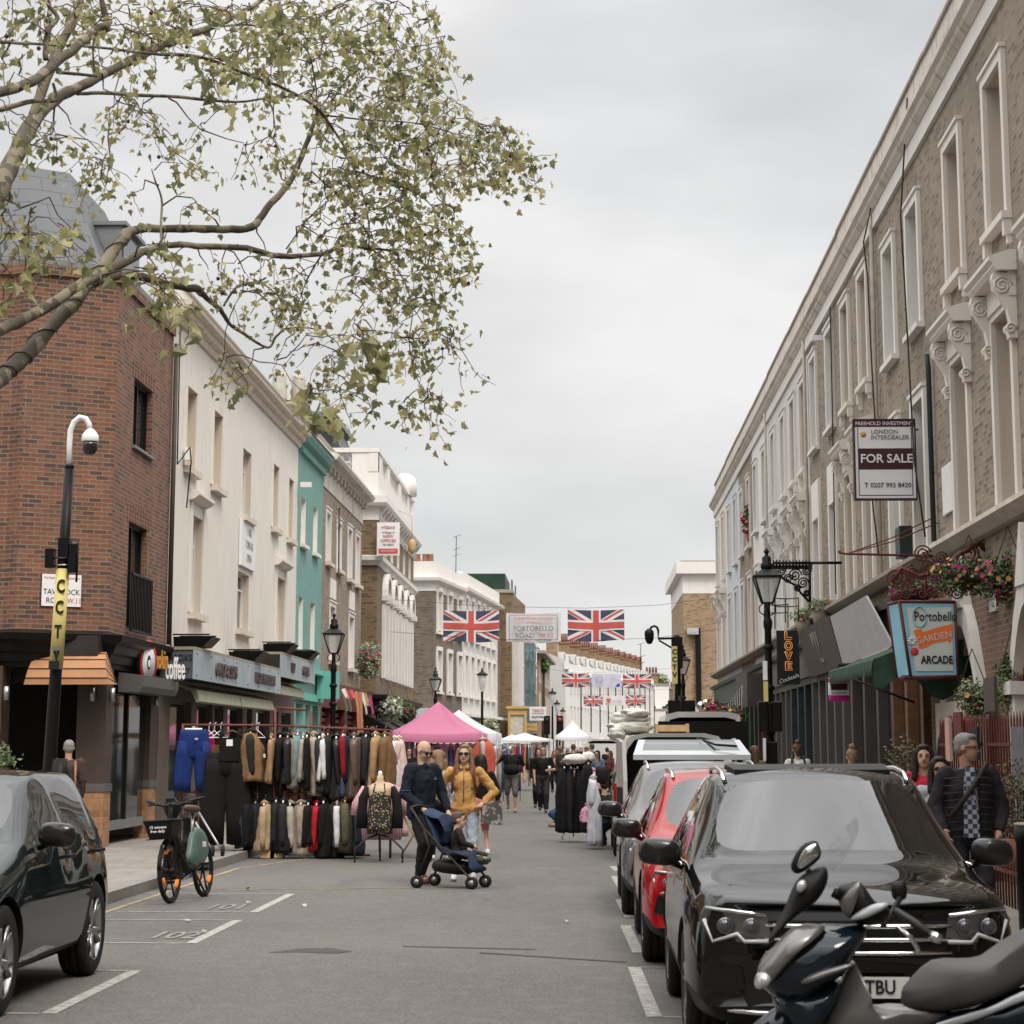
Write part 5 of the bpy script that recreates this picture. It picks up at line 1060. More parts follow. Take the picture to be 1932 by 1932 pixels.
for s,zz in(('I ARK',6.6),('TONS US',6.3),('OPEN',6.0)):text(s,.26,'steel','lettering',h,frame_m((-7.775,49.0,zz),(0,1,0),(1,0,0)),ext=.002)
p0,p1=at(712,986,75.6),at(754,1048,75.6)
h=board('letting_board','white and red offices to rent board on the yellow brick corner',p0.x,p1.x,75.5,p1.z,p0.z,.06);xm=(p0.x+p1.x)/2
q=MB('flag_red');q.box(p0.x+.06,p1.x-.06,75.49,75.5,p1.z+.06,p1.z+.24);q.build('band',h)
tx(h,'vitaxo',.2,'flag_red',xm,75.49,p0.z-.17);tx(h,'A Range of',.1,'grey_ink',xm,75.49,p0.z-.36);tx(h,'NEW',.16,'flag_red',xm,75.49,p0.z-.5);tx(h,'OFFICES',.15,'flag_red',xm,75.49,p0.z-.66);tx(h,'TO RENT',.1,'grey_ink',xm,75.49,p0.z-.8);tx(h,'0845 257 0012',.085,'sign_white',xm,75.485,p1.z+.15)
c=at(777,1030,78);q=MB('pale_wood');q.lathe([(.02,-.3),(.12,-.2),(.14,-.1),(.14,.12),(.1,.2),(.02,.26)],tuple(c),12);q.tube([c+Vector((0,0,.25)),c+Vector((0,0,1.1)),c+Vector((-.5,0,1.3))],.01,4);tag(q.build('hanging_lantern'),'cream hanging lantern under the balustraded cornice','lantern')
for(u,v0,v1,Y,lb)in((861,1012,1080,106,'television aerial with a torn flag behind the white corner house'),(640,960,1080,63,'thin white mast by the dark chimney stack'),(1209,1215,1265,250,'tall mast above the far chimneys')):
 a,b_=at(u,v0,Y),at(u-1,v1,Y);q=MB('wire');s_=Y/4025;q.tube([a,b_],max(.02,s_*.7),5)
 for k in range(4):q.tube([a+Vector((-6*s_,0,-s_*(2+k*12*(k>1)))),a+Vector((8*s_,0,s_*(3-k*12*(k>1))))],s_*.4,4)
 tag(q.build('aerial'),lb,'aerial')
h=board('shop_sign','white supermarket sign reading TESCO express beyond the market',-3.46,-2.44,130,3.33,4.15,.15);tx(h,'TESCO',.24,'sign_red',-2.95,129.98,3.91);tx(h,'express',.26,'ink',-2.95,129.98,3.56,shear=.3);q=MB('maroon_ink')
for k in range(5):q.box(-3.3+k*.15,-3.2+k*.15,129.98,130,3.73,3.76)
q.build('dashes',h)
h=board('shop_sign','yellow passport visa photos sign under the supermarket sign',-3.6,-2.93,128,2.66,3.15,.1,'gold');tx(h,'PASSPORT',.13,'sign_white',-3.26,127.98,3.03);tx(h,'VISA & I.D',.13,'sign_white',-3.26,127.98,2.8);q=MB('ink');q.box(-3.55,-2.95,127.98,128.05,2.4,2.655);q.build('lower_panel',h);tx(h,'PHOTOS',.15,'sign_white',-3.25,127.96,2.56)
h=thing('kiosk','orange painted shop front below the tall brick block','shop front',(-4,126,0));q=MB('canopy_yel');mat('canopy_yel',(.55,.36,.15),.6,var=.1);WW=Wall((-4.6,125.5,0),(1,0,0),(0,-1,0));WW.holes(q,0,1.1,0,4.0,[(.15,.95,2.0,3.6),(.5,.9,.3,1.9)],.2,'canopy_yel');q.box(-4.7,-3.4,125.4,128,3.95,4.1);q.build('wall',h);q=MB('stone_trim');WW.box(q,.15,.95,2.0,3.6,.1,.15);WW.box(q,.5,.9,.3,1.9,.1,.15,'gold');q.build('window',h)
mat('banner',(.62,.6,.6),.8,var=.04)
def hang(name,lab,x0,x1,z0,z1,Y,group=None):
 h=thing(name,lab,'flag' if name=='union_flag' else 'banner',((x0+x1)/2,Y,z0),group);return h
def wavy(q,x0,x1,z0,z1,Y,poly,m,dy,seed):
 """clip-free patch: polygon in flag units (0-60, 0-30) mapped on the rippled cloth"""
 bm=bmesh.new();vs=[bm.verts.new((a,b,0))for a,b in poly];bm.faces.new(vs)
 for k in range(1,24):bmesh.ops.bisect_plane(bm,geom=bm.verts[:]+bm.edges[:]+bm.faces[:],plane_co=(k*2.5,0,0),plane_no=(1,0,0))
 bm.verts.index_update();pts=[]
 for v in bm.verts:
  a,b=v.co.x/60,v.co.y/30;x=x0+(x1-x0)*a;sag=.05*math.sin(a*3.14)*(z1-z0)
  pts.append((x,Y+.05*math.sin(a*11+seed)*(1-b*.6)-dy,z0+(z1-z0)*b-sag*.6+.02*math.sin(a*7+seed)*(1-b)))
 q.add(pts,[tuple(v.index for v in f.verts)for f in bm.faces],m);bm.free()
def union_flag(lab,x0,x1,z0,z1,Y,seed=0):
 h=hang('union_flag',lab,x0,x1,z0,z1,Y,'union flags strung across the street')
 q=MB('flag_blue');wavy(q,x0,x1,z0,z1,Y,[(0,0),(60,0),(60,30),(0,30)],'flag_blue',0,seed);q.build('cloth',h)
 e=.012*Y/80;q=MB('flag_white')
 for d in([(0,0),(6.7,0),(60,26.65),(60,30),(53.3,30),(0,3.35)],[(0,30),(0,26.65),(53.3,0),(60,0),(60,3.35),(6.7,30)]):wavy(q,x0,x1,z0,z1,Y,d,'flag_white',e,seed)
 q.build('white_saltire',h);q=MB('flag_red')
 for d in([(0,0),(4.47,0),(30-1,12.3),(25,12.3)],[(60,30),(55.53,30),(31,17.7),(35,17.7)],[(0,30),(0,27.8),(22,16.8),(26.4,16.8)],[(60,0),(60,2.2),(38,13.2),(33.6,13.2)]):wavy(q,x0,x1,z0,z1,Y,d,'flag_red',e*2,seed)
 q.build('red_saltire',h);q=MB('flag_white')
 for d in([(25,0),(35,0),(35,30),(25,30)],[(0,10),(60,10),(60,20),(0,20)]):wavy(q,x0,x1,z0,z1,Y,d,'flag_white',e*3,seed)
 q.build('white_cross',h);q=MB('flag_red')
 for k,d in enumerate(([(27,0),(33,0),(33,30),(27,30)],[(0,12),(60,12),(60,18),(0,18)])):wavy(q,x0,x1,z0,z1,Y,d,'flag_red',e*(4+k*.3),seed)
 q.build('red_cross',h)
union_flag('large union flag left of the Portobello Road banner',-5.35,-3.26,5.63,6.78,80);union_flag('large union flag right of the Portobello Road banner',-.7,1.41,5.65,6.8,80,2)
union_flag('middle row union flag on the left, in front of the grey end house',-1.84,.2,6.18,7.18,160,1);union_flag('middle row union flag on the right, beside the violet banner',2.68,4.77,6.1,7.12,160,3)
union_flag('farthest union flag left of the heart banner',-.28,1.36,5.23,6.11,184,1.5);union_flag('farthest union flag right of the heart banner',3.32,4.93,5.27,6.15,184,2.4)
h=hang('road_banner','white Portobello Road street name banner between the two large flags',-3,-.95,5.6,6.68,80);q=MB('banner');wavy(q,-3.0,-.95,5.6,6.68,80,[(0,0),(60,0),(60,30),(0,30)],'banner',0,.5);q.build('cloth',h)
q=MB('grey_ink')
for a,b_ in(((-2.87,5.68),(-1.08,5.68)),((-2.87,6.59),(-1.08,6.59)),((-2.87,5.68),(-2.87,6.59)),((-1.08,5.68),(-1.08,6.59))):q.tube([(a[0],79.9,a[1]),(b_[0],79.9,b_[1])],.009,4)
q.build('border',h)
tx(h,'The Royal Borough of Kensington',.115,'flag_red',-1.98,79.88,6.47,sx=.95);tx(h,'and Chelsea',.115,'flag_red',-1.98,79.88,6.3);tx(h,'PORTOBELLO',.25,'grey_ink',-1.98,79.88,6.08,sx=.97);tx(h,'ROAD,',.25,'grey_ink',-2.28,79.88,5.82);tx(h,'W.11',.25,'flag_red',-1.5,79.88,5.82)
h=hang('pale_banner','pale violet banner with a round emblem between the middle row flags',.4,2.5,6.2,7.1,160);q=MB('violet_cloth');mat('violet_cloth',(.5,.5,.58),.8);wavy(q,.35,2.55,6.15,7.15,160,[(0,0),(60,0),(60,30),(0,30)],'violet_cloth',0,.9);q.build('cloth',h);q=MB('emblem_violet');mat('emblem_violet',(.28,.25,.42),.8);q.tube([(.95+.24*math.cos(a*.5236),159.8,6.7+.24*math.sin(a*.5236))for a in range(13)],.025,4);q.build('emblem',h);q=MB('emblem_blue');mat('emblem_blue',(.06,.06,.3),.8);q.prism([(2.15+.3*(1-math.cos(a*.26)),159.8,6.16+.28*math.sin(a*.26))for a in range(7)]+[(2.45,159.8,6.16)],(0,.02,0));q.build('corner_patch',h)
h=hang('market_banner','white market banner with a red heart between the farthest flags',1.57,3.15,5.27,6.07,184);q=MB('banner');wavy(q,1.57,3.15,5.27,6.07,184,[(0,0),(60,0),(60,30),(0,30)],'banner',0,.4);q.build('cloth',h);q=MB('flag_red');q.prism([(1.85+.2*(math.sin(t)**3),183.8,5.7+.016*(13*math.cos(t)-5*math.cos(2*t)-2*math.cos(3*t)))for t in[k*.3142 for k in range(20)]],(0,.02,0));q.build('heart',h);tx(h,'market',.28,'steel',2.6,183.8,5.62)
for Y,xs,z in((80,(-7.4,5.2),6.85),(80,(-7.4,5.2),5.64),(160,(-3.2,8.0),7.22),(184,(-3,7),6.16)):
 q=MB('wire');q.tube([(xs[0],Y,z+.35),(xs[0]*.5,Y,z+.07),(0,Y,z),(xs[1]*.5,Y,z+.1),(xs[1],Y+3,z+.6)],.008,3);tag(q.build('banner_wire'),{6.85:'upper wire carrying the large flags',5.64:'lower wire of the large flags',7.22:'wire carrying the middle row of flags',6.16:'wire carrying the farthest row of flags'}[z],'wire')
 # ================================================================ vehicles
def loft(q,rings,m=None,smooth=True,cap=True):
 n=len(rings[0]);vs=[v for r_ in rings for v in r_];fs=[]
 for i in range(len(rings)-1):
  for j in range(n):fs.append((i*n+j,i*n+(j+1)%n,(i+1)*n+(j+1)%n,(i+1)*n+j))
 if cap:fs+=[tuple(range(n))[::-1],tuple((len(rings)-1)*n+j for j in range(n))]
 q.add(vs,fs,m,smooth)
def puff(q,pts,o,ax,az,th,m=None,lv=(1,.95,.84,.62,.3),sub=3):
 """pillow: star shaped outline (a, b) in the plane o + ax*a + az*b, rounded to thickness th on both sides"""
 o=Vector(o);ax=Vector(ax).normalized();az=Vector(az).normalized();n=ax.cross(az).normalized();k=len(pts);P=[]
 for i in range(k):
  p0,p1,p2,p3=[Vector(pts[(i+j)%k])for j in(-1,0,1,2)]
  for s_ in range(sub):
   f=s_/sub;P.append(.5*((2*p1)+(p2-p0)*f+(2*p0-5*p1+4*p2-p3)*f*f+(3*p1-p0-3*p2+p3)*f**3))
 c=sum(P,Vector((0,0)))/len(P);rings=[]
 def ring(s_,h):return[o+ax*(c.x+(p.x-c.x)*s_)+az*(c.y+(p.y-c.y)*s_)+n*h for p in P]
 for s_ in lv[::-1]:rings.append(ring(s_,-th*math.sqrt(max(0,1-s_**3))))
 for s_ in lv[1:]:rings.append(ring(s_,th*math.sqrt(1-s_**3)))
 loft(q,rings,m)
def glassy(name):
 m_,b_,l_=base(name);t_=nn(m_,'ShaderNodeBsdfTransparent');t_.inputs[0].default_value=(.42,.46,.44,1);g_=nn(m_,'ShaderNodeBsdfGlossy');g_.inputs['Roughness'].default_value=.015
 f_=nn(m_,'ShaderNodeFresnel');f_.inputs[0].default_value=2.1;x_=nn(m_,'ShaderNodeMixShader');l_.new(f_.outputs[0],x_.inputs[0]);l_.new(t_.outputs[0],x_.inputs[1]);l_.new(g_.outputs[0],x_.inputs[2]);l_.new(x_.outputs[0],m_.node_tree.nodes['Material Output'].inputs[0])
def paint(name,col,metal=0,rough=.3):
 m_,b_,l_=base(name);setin(b_,Roughness=rough,Metallic=metal,Coat_Weight=1.0,Coat_Roughness=.02,Coat_IOR=1.5);b_.inputs['Specular IOR Level'].default_value=0;tco_=nn(m_,'ShaderNodeTexCoord').outputs['Object']
 f=noise_tex(m_,tco_,1.6,3);l_.new(mixc(m_,ramp(m_,f,.3,.7,0,1),col,tuple(c_*1.12 for c_ in col)),b_.inputs['Base Color'])
 l_.new(ramp(m_,noise_tex(m_,tco_,6,5),.4,.75,rough,rough+.2),b_.inputs['Roughness'])
paint('paint_black',(.006,.0055,.005));paint('paint_red',(.33,.006,.008));paint('paint_grey',(.1,.097,.093));paint('paint_green',(.012,.018,.018));paint('paint_silver',(.42,.44,.45));paint('paint_white',(.5,.49,.46),0,.45);paint('paint_teal',(.006,.011,.017))
glassy('car_glass');mat('tyre',(.018,.017,.016),.75,var=.3,bmp=.4,bscale=40);mat('chrome',(.75,.75,.75),.12,1,var=.03);mat('rim',(.38,.38,.38),.3,.9,var=.1);mat('rim_dark',(.06,.06,.06),.35,.6)
mat('plastic_black',(.01,.0095,.009),.5,var=.2);mat('lens',(.5,.5,.5),.06,.3,var=.1,coat=1);mat('lens_dark',(.16,.16,.165),.12,.6,coat=1);mat('mirror_black',(.014,.013,.013),.25,coat=.6);mat('projector',(.1,.1,.11),.1,.5,coat=1);mat('led',(.62,.6,.58),.2,coat=1);mat('lens_red',(.4,.01,.01),.15,coat=1);mat('seat_fabric',(.03,.03,.032),.8);mat('plate_white',(.7,.7,.66),.4);mat('mirror_glass',(.6,.62,.62),.03,1)
MATS['glass_slot']=MATS['car_glass']
def wheel(par,x,y,r,w_,side,style='rim',spokes=5,steer=0):
 """wheel centred at x, y on the ground; side -1 = outer face towards -x"""
 M=Matrix.Translation((x,y,r))@Matrix.Rotation(steer,4,'Z')@Matrix.Rotation(R(90)*side,4,'Y')
 q=MB('tyre');h=w_/2
 q.lathe([(r*.66,-h*.9),(r*.9,-h),(r*.975,-h*.85),(r,-h*.6),(r,-h*.3),(r*.985,-h*.28),(r*.985,-h*.22),(r,-h*.2),(r,h*.2),(r*.985,h*.22),(r*.985,h*.28),(r,h*.3),(r,h*.6),(r*.975,h*.85),(r*.9,h),(r*.66,h*.9)],(0,0,0),40,M=M,cap=False)
 o=q.build('wheel',par)
 q=MB(style);q.lathe([(r*.68,h*.92),(r*.66,h*.8),(r*.62,h*.3),(r*.6,-h*.8)],(0,0,0),36,M=M,cap=False);q.lathe([(r*.13,h*.5),(r*.13,h*.72),(r*.05,h*.78)],(0,0,0),16,M=M)
 q.lathe([(r*.6,-h*.2),(r*.6,-h*.1)],(0,0,0),24,'plastic_black',M=M);q.lathe([(r*.42,-h*.08),(r*.42,0)],(0,0,0),20,'rim_dark',M=M)
 for k in range(spokes):
  for dd in(-.16,.16):
   a_=6.283*k/spokes;b_=a_+dd*1.2;ca,sa,cb,sb_=math.cos(a_),math.sin(a_),math.cos(b_),math.sin(b_)
   p=[M@Vector((r*.1*ca,r*.1*sa,h*.55)),M@Vector((r*.4*math.cos(a_+dd*.7),r*.4*math.sin(a_+dd*.7),h*.75)),M@Vector((r*.65*cb,r*.65*sb_,h*.78))]
   q.tube(p,[r*.065,r*.05,r*.055],6)
 q.build('rim',o);return o
def evalmesh(o):
 bpy.context.view_layer.update();return bpy.data.meshes.new_from_object(o.evaluated_get(bpy.context.evaluated_depsgraph_get()))
def car_shell(root,P):
 """loft body, subdivide, cut wheel arches, split glass into panes"""
 st=P['st']
 bm=bmesh.new();rows=[]
 for y,ring in st:
  L_=[]
  for x,z,dy in ring:L_.append(bm.verts.new((x,y+dy,z)))
  Rr=[L_[0]if ring[0][0]==0 else bm.verts.new((-ring[0][0],y,ring[0][1]))]
  for(x,z,dy),v in zip(ring[1:-1],L_[1:-1]):Rr.append(bm.verts.new((-x,y+dy,z)))
  rows.append((L_,Rr+[L_[-1]]))
 k=len(st[0][1]);mats=['body','plastic_black','windscreen','side_window','side_window','rear_window','side_window','side_window']
 def mi(i,j,left):return P['mi'](i,j,left)
 for i in range(len(rows)-1):
  for s_ in(0,1):
   a_,b_=rows[i][s_],rows[i+1][s_]
   for j in range(k-1):
    vs=[a_[j],a_[j+1],b_[j+1],b_[j]]
    vs=vs if s_==0 else vs[::-1]
    try:f=bm.faces.new(vs)
    except ValueError:continue
    f.material_index=mi(i,j,s_==0);f.smooth=True
 for row,end in((rows[0],0),(rows[-1],1)):
  for j in range(k-1):
   vs=[row[0][j],row[1][j],row[1][j+1],row[0][j+1]];u_=[]
   for v in vs:
    if v not in u_:u_.append(v)
   vs=u_ if not end else u_[::-1]
   f=bm.faces.new(vs);f.material_index=P['cap'](j,end);f.smooth=True
 bmesh.ops.recalc_face_normals(bm,faces=bm.faces)
 cl=bm.edges.layers.float.new('crease_edge')
 for e in bm.edges:
  if len(e.link_faces)==2 and e.link_faces[0].material_index!=e.link_faces[1].material_index:e[cl]=.95
 for v,c_ in P.get('crease',[]):pass
 me=bpy.data.meshes.new('shell');bm.to_mesh(me);bm.free()
 o=bpy.data.objects.new('shell',me);COL.objects.link(o)
 for s_ in range(8):me.materials.append(MATS['plain'])
 sm=o.modifiers.new('s','SUBSURF');sm.levels=sm.render_levels=2
 cut=[]
 for wy in P['wheels']:
  q=MB('plain');
  q.lathe([(P['wr']+.05,-1.2),(P['wr']+.05,1.2)],(0,0,0),40,M=Matrix.Translation((0,wy,P['wr']))@Matrix.Rotation(R(90),4,'Y'))
  c_=q.build('cutter')
  for s_ in range(7):c_.data.materials.append(MATS['plain'])
  for p in c_.data.polygons:p.material_index=1;p.use_smooth=True
  b_=o.modifiers.new('b','BOOLEAN');b_.operation='DIFFERENCE';b_.object=c_;b_.solver='EXACT';cut.append(c_)
 me2=evalmesh(o);
 for c_ in cut:bpy.data.objects.remove(c_)
 bpy.data.objects.remove(o)
 names={0:'body',1:'arch_trim',2:'windscreen',3:'side_window',4:'side_window',5:'rear_window',6:'side_window',7:'side_window'}
 for idx,nm in names.items():
  b2=bmesh.new();b2.from_mesh(me2);bmesh.ops.delete(b2,geom=[f for f in b2.faces if f.material_index!=idx],context='FACES')
  if not b2.faces:b2.free();continue
  for f in b2.faces:f.material_index=0
  b2.faces.index_update()
  isl=[];left=set(b2.faces)
  while left and idx>1:
   st_=[left.pop()];cur=set(st_)
   while st_:
    for e in st_.pop().edges:
     for g_ in e.link_faces:
      if g_ in left:left.discard(g_);cur.add(g_);st_.append(g_)
   isl.append([f.index for f in cur])
  b2.faces.index_update();m0=bpy.data.meshes.new(nm);b2.to_mesh(m0);b2.free()
  for gi in(isl or[None]):
   b3=bmesh.new();b3.from_mesh(m0);b3.faces.ensure_lookup_table()
   if gi is not None:keep=set(gi);bmesh.ops.delete(b3,geom=[f for f in b3.faces if f.index not in keep],context='FACES')
   m3=bpy.data.meshes.new(nm);b3.to_mesh(m3);b3.free();m3.materials.clear();m3.materials.append(MATS[P['paint']if idx==0 else 'plastic_black' if idx==1 else 'car_glass'])
   for p in m3.polygons:p.use_smooth=True
   ob=bpy.data.objects.new(nm,m3);COL.objects.link(ob);ob.parent=root;ob['org']=[0,0,0]
def suv(lab,paint_,x,y,L_=4.5,W=1.84,H=1.56,hood=(.82,.93,1.0),wy=(.88,3.56),wr=.345,roofp=None,front='bars',rails=True,trim=True,style='rim',rear='slope',steer=0,sag=0):
 root=thing('parked_car',lab,'car',(0,0,0),None);root['org']=[0,0,0]
 w=W/2;h0,h1,h2=hood;b=h2-.04
 def ring(zf,ws,wm,zm,wb,zb,wr_,zr,zt,dy=(0,)*9):
  return[(0,zf,dy[0]),(ws-.08,zf,dy[1]),(ws,zf+.1,dy[2]),(wm,zm-.14,dy[3]),(wm,zm+.1,dy[4]),(wb,zb,dy[5]),(wr_,zr,dy[6]),(wr_-.035,zr+(zt-zr)*.35,dy[7]),(wr_*.55,zr+(zt-zr)*.85,dy[8]),(0,zt,dy[8])]
 st=[(.0,ring(.24,w*.8,w*.86,.5,w*.82,h0-.08,w*.74,h0-.05,h0-.02,(.08,.08,.03,.06,.03,.08,.1,.08,.0))),(.07,ring(.21,w*.88,w*.93,.52,w*.88,h0-.03,w*.78,h0,h0+.02,(0,0,.03,.06,.06,.06,.03,0,0))),(.35,ring(.2,w*.95,w*.985,.56,w*.93,h0+.04,w*.8,h0+.065,h0+.08)),(.8,ring(.2,w*.96,w,.58,w*.95,h1-.03,w*.8,h1,h1+.02)),(1.18,ring(.2,w*.96,w,.6,w*.95,b,w*.84,h2-.005,h2+.02,(0,0,0,0,0,0,.06,.0,-.1))),(1.3,ring(.2,w*.96,w,.6,w*.95,b,w*.835,h2+.045,h2+.075,(0,0,0,0,0,0,.08,.0,-.12))),(1.95,ring(.2,w*.95,w,.6,w*.945,b+.01,w*.69,H-.12,H-.065,(0,0,0,0,0,-.3,.06,.03,-.09))),(2.12,ring(.2,w*.95,w,.6,w*.945,b+.01,w*.69,H-.075,H-.015,(0,0,0,0,0,0,0,0,-.05))),(2.45,ring(.2,w*.95,w,.6,w*.945,b+.015,w*.69,H-.055,H)),(2.54,ring(.2,w*.95,w,.6,w*.945,b+.015,w*.69,H-.055,H)),(3.35,ring(.2,w*.95,w,.6,w*.945,b+.03,w*.68,H-.07,H-.01)),(3.43,ring(.2,w*.95,w,.6,w*.945,b+.03,w*.68,H-.07,H-.01)),(L_-.5,ring(.2,w*.95,w*.99,.6,w*.93,b+.06,w*.66,H-.1,H-.04)),(L_-.16,ring(.24,w*.92,w*.95,.6,w*.88,b+.05,w*.62,H-.16,H-.1,(0,0,0,0,0,0,-.22,-.2,-.18))),(L_,ring(.3,w*.84,w*.88,.6,w*.8,b-.05,w*.55,b+.1,b+.12,(-.05,-.05,-.02,0,0,-.04,-.1,-.1,-.1)))]
 def mi(i,j,left):
  if j<=1 or(trim and j==2 and 1<=i):return 1
  if i==5 and j in(7,8):return 2
  if j==5:
   if i in(6,7):return 3 if left else 4
   if i==9:return 6 if left else 7
   if i==11:return 3 if left else 4
  if i==12 and j in(7,8):return 0
  if i==13 and j>=6:return 5
  return 0
 P=dict(st=st,mi=mi,cap=lambda j,end:1 if j<=1 else 0,wheels=wy,wr=wr,paint=paint_)
 car_shell(root,P)
 for yy in wy:
  for s_ in(-1,1):wheel(root,s_*(w-.13),yy,wr,.225,s_,style,steer=steer if yy==wy[0]else 0)
 q=MB('plastic_black');q.box(-w+.25,w-.25,.3,L_-.3,.18,.3);q.box(-w+.35,w-.35,wy[0]-.4,wy[0]+.4,.3,.75);q.box(-w+.35,w-.35,wy[1]-.4,wy[1]+.4,.3,.75);q.build('underbody',root)
 q=MB('plastic_black');q.prism([(-w+.18,1.25,h2-.12),(w-.18,1.25,h2-.12),(w-.18,1.25,h2-.02),(-w+.18,1.25,h2-.02)],(0,.45,0));q.tube([(.38+.17*math.cos(k_*.785),1.85+.05*math.sin(k_*.785),h2-.03+.16*math.sin(k_*.785))for k_ in range(9)],.014,6);q.build('dashboard',root)
 for sx_,sy_ in((-.38,2.4),(.38,2.4),(-.38,3.2),(.38,3.2)):q=MB('seat_fabric');q.ell((sx_,sy_,.95),(.22,.09,.38));q.ell((sx_,sy_+.03,1.3),(.12,.06,.09));q.build('seat',root)
 for s_ in(-1,1):
  q=MB('mirror_black');puff(q,[(-.1,-.06),(.1,-.07),(.13,.02),(.08,.08),(-.08,.09),(-.13,.02)],(s_*(w+.09),1.53,b+.085),(1,0,.0),(0,0,1),.055);q.tube([(s_*(w-.05),1.6,b+.0),(s_*(w+.04),1.55,b+.04)],.022,6,'plastic_black');mr=q.build('wing_mirror',root)
  q=MB('mirror_glass');q.bx((s_*(w+.09),1.588,b+.09),(.19,.004,.11));q.build('glass',mr)
 for yy in(2.35,3.3):
  for s_ in(-1,1):q=MB('chrome' if front!='i3' else 'plastic_black');q.bx((s_*(w-.003),yy,b-.09),(.03,.2,.025));q.build('door_handle',root)
 if trim:
  for s_ in(-1,1):q=MB('chrome');q.tube([(s_*(w*.95+.005),1.5,b+.02),(s_*(w*.95+.008),2.5,b+.03),(s_*(w*.94),3.9,b+.07)],.009,4);q.build('window_trim',root)
 if rails:
  for s_ in(-1,1):q=MB('chrome');q.tube([(s_*w*.63,2.0,H-.085),(s_*w*.635,2.2,H-.035),(s_*w*.64,2.6,H-.01),(s_*w*.63,3.5,H-.02),(s_*w*.6,3.9,H-.1)],.016,6);q.build('roof_rail',root)
 q=MB('plastic_black');q.tube([(-.45,1.28,h2+.045),(.05,1.3,h2+.06)],.012,4);q.tube([(.1,1.28,h2+.045),(.6,1.3,h2+.05)],.012,4);q.build('wiper',root)
 def fy(x):return .0+.11*(abs(x)/w)**3*2
 if front in('bars','dark'):
  q=MB('plastic_black');q.prism([(x,fy(x)-.004,z)for x,z in((-w*.5,h0-.26),(w*.5,h0-.26),(w*.56,h0-.1),(-w*.56,h0-.1))],(0,-.01,0));q.prism([(x,fy(x)+.0,z)for x,z in((-w*.62,.28),(w*.62,.28),(w*.7,.44),(-w*.7,.44))],(0,-.012,0));gr_=q.build('grille',root)
  for k in range(3 if front=='bars' else 1):
   z=h0-.125-k*.07;q=MB('chrome');q.tube([(x,fy(x)-.025,z)for x in(-w*.54,-w*.3,0,w*.3,w*.54)],.013,6);q.build('bar',gr_)
  q=MB('chrome');q.tube([(-w*.82,.1,.31),(-w*.6,.02,.3),(0,-.02,.29),(w*.6,.02,.3),(w*.82,.1,.31)],.014,6);q.build('bumper_trim',root)
  q=MB('plate_white');q.box(-.26,.26,-.05,-.04,.385,.495);pl=q.build('number_plate',root)
  for s_ in(-1,1):
   q=MB('lens_dark');pts=[(s_*w*.5,h0-.21),(s_*w*.53,h0-.075),(s_*w*.88,h0-.045),(s_*w*.92,h0-.1),(s_*w*.86,h0-.22)]
   vs=[Vector((x,fy(x)-.005+(.03 if abs(x)>w*.8 else 0),z))for x,z in pts];q.prism(vs,(0,-.03,0));hl=q.build('headlight',root)
   q=MB('led')
   for cx in(.62,.77):q.lathe([(.045,0),(.045,.006),(.036,.008)],(0,0,0),16,'lens_dark',M=Matrix.Translation((s_*w*cx,fy(w*cx)-.034,h0-.13))@Matrix.Rotation(R(90),4,'X'));q.lathe([(.036,0),(.03,.016),(.015,.022)],(0,0,0),16,'projector',M=Matrix.Translation((s_*w*cx,fy(w*cx)-.038,h0-.13))@Matrix.Rotation(R(90),4,'X'))
   q.tube([(s_*w*.52,fy(w*.5)-.036,h0-.205),(s_*w*.66,fy(w*.66)-.036,h0-.21),(s_*w*.7,fy(w*.7)-.036,h0-.17),(s_*w*.84,fy(w*.84)-.03,h0-.215),(s_*w*.89,fy(w*.9)-.02,h0-.1)],.012,5);q.tube([(s_*w*.53,fy(w*.5)-.03,h0-.07),(s_*w*.88,fy(w*.88)-.02,h0-.04)],.012,5,'chrome')
   q.build('lamp_reflector',hl)
  for s_ in(-1,1):
   q=MB('plastic_black');q.prism([(s_*w*.66,.035,.42),(s_*w*.9,.13,.44),(s_*w*.86,.12,.58),(s_*w*.68,.04,.53)],(0,-.03,0));q.build('air_intake',root)
  return root,pl
 return root,None
car,pl=suv('black estate car with raised sunroof and TBU number plate, nearest in the right row','paint_black',0,0,hood=(.88,.97,1.02),H=1.58);text('LR71 TBU',.1,'ink','lettering',pl,frame_m((0,-.052,.44),(1,0,0),(0,-1,0)),sx=.88,bold=.002)
q=MB('plastic_black');q.prism([(-.5,2.2,1.53),(.5,2.2,1.53),(.53,2.75,1.565),(-.53,2.75,1.56)],(0,0,.032));q.build('sunroof',car)
car.location=(1.45,11.85,0)
car,pl=suv('bright red car parked between the black car and the silver grey car','paint_red',0,0,H=1.55,L_=4.3,wy=(.85,3.45),front='dark',hood=(.8,.9,.99));car.location=(1.31,17.0,0);car.scale=(.97,1,.985)
text('GK21 EWD',.1,'ink','lettering',pl,frame_m((0,-.052,.44),(1,0,0),(0,-1,0)),sx=.88)
car,pl=suv('silver grey car behind the red car with its tailgate raised','paint_grey',0,0,H=1.56,L_=4.45,wy=(.85,3.55),front='dark',hood=(.8,.9,1.0));car.location=(1.25,21.9,0)
text('LB19 KVS',.1,'ink','lettering',pl,frame_m((0,-.052,.44),(1,0,0),(0,-1,0)),sx=.88)
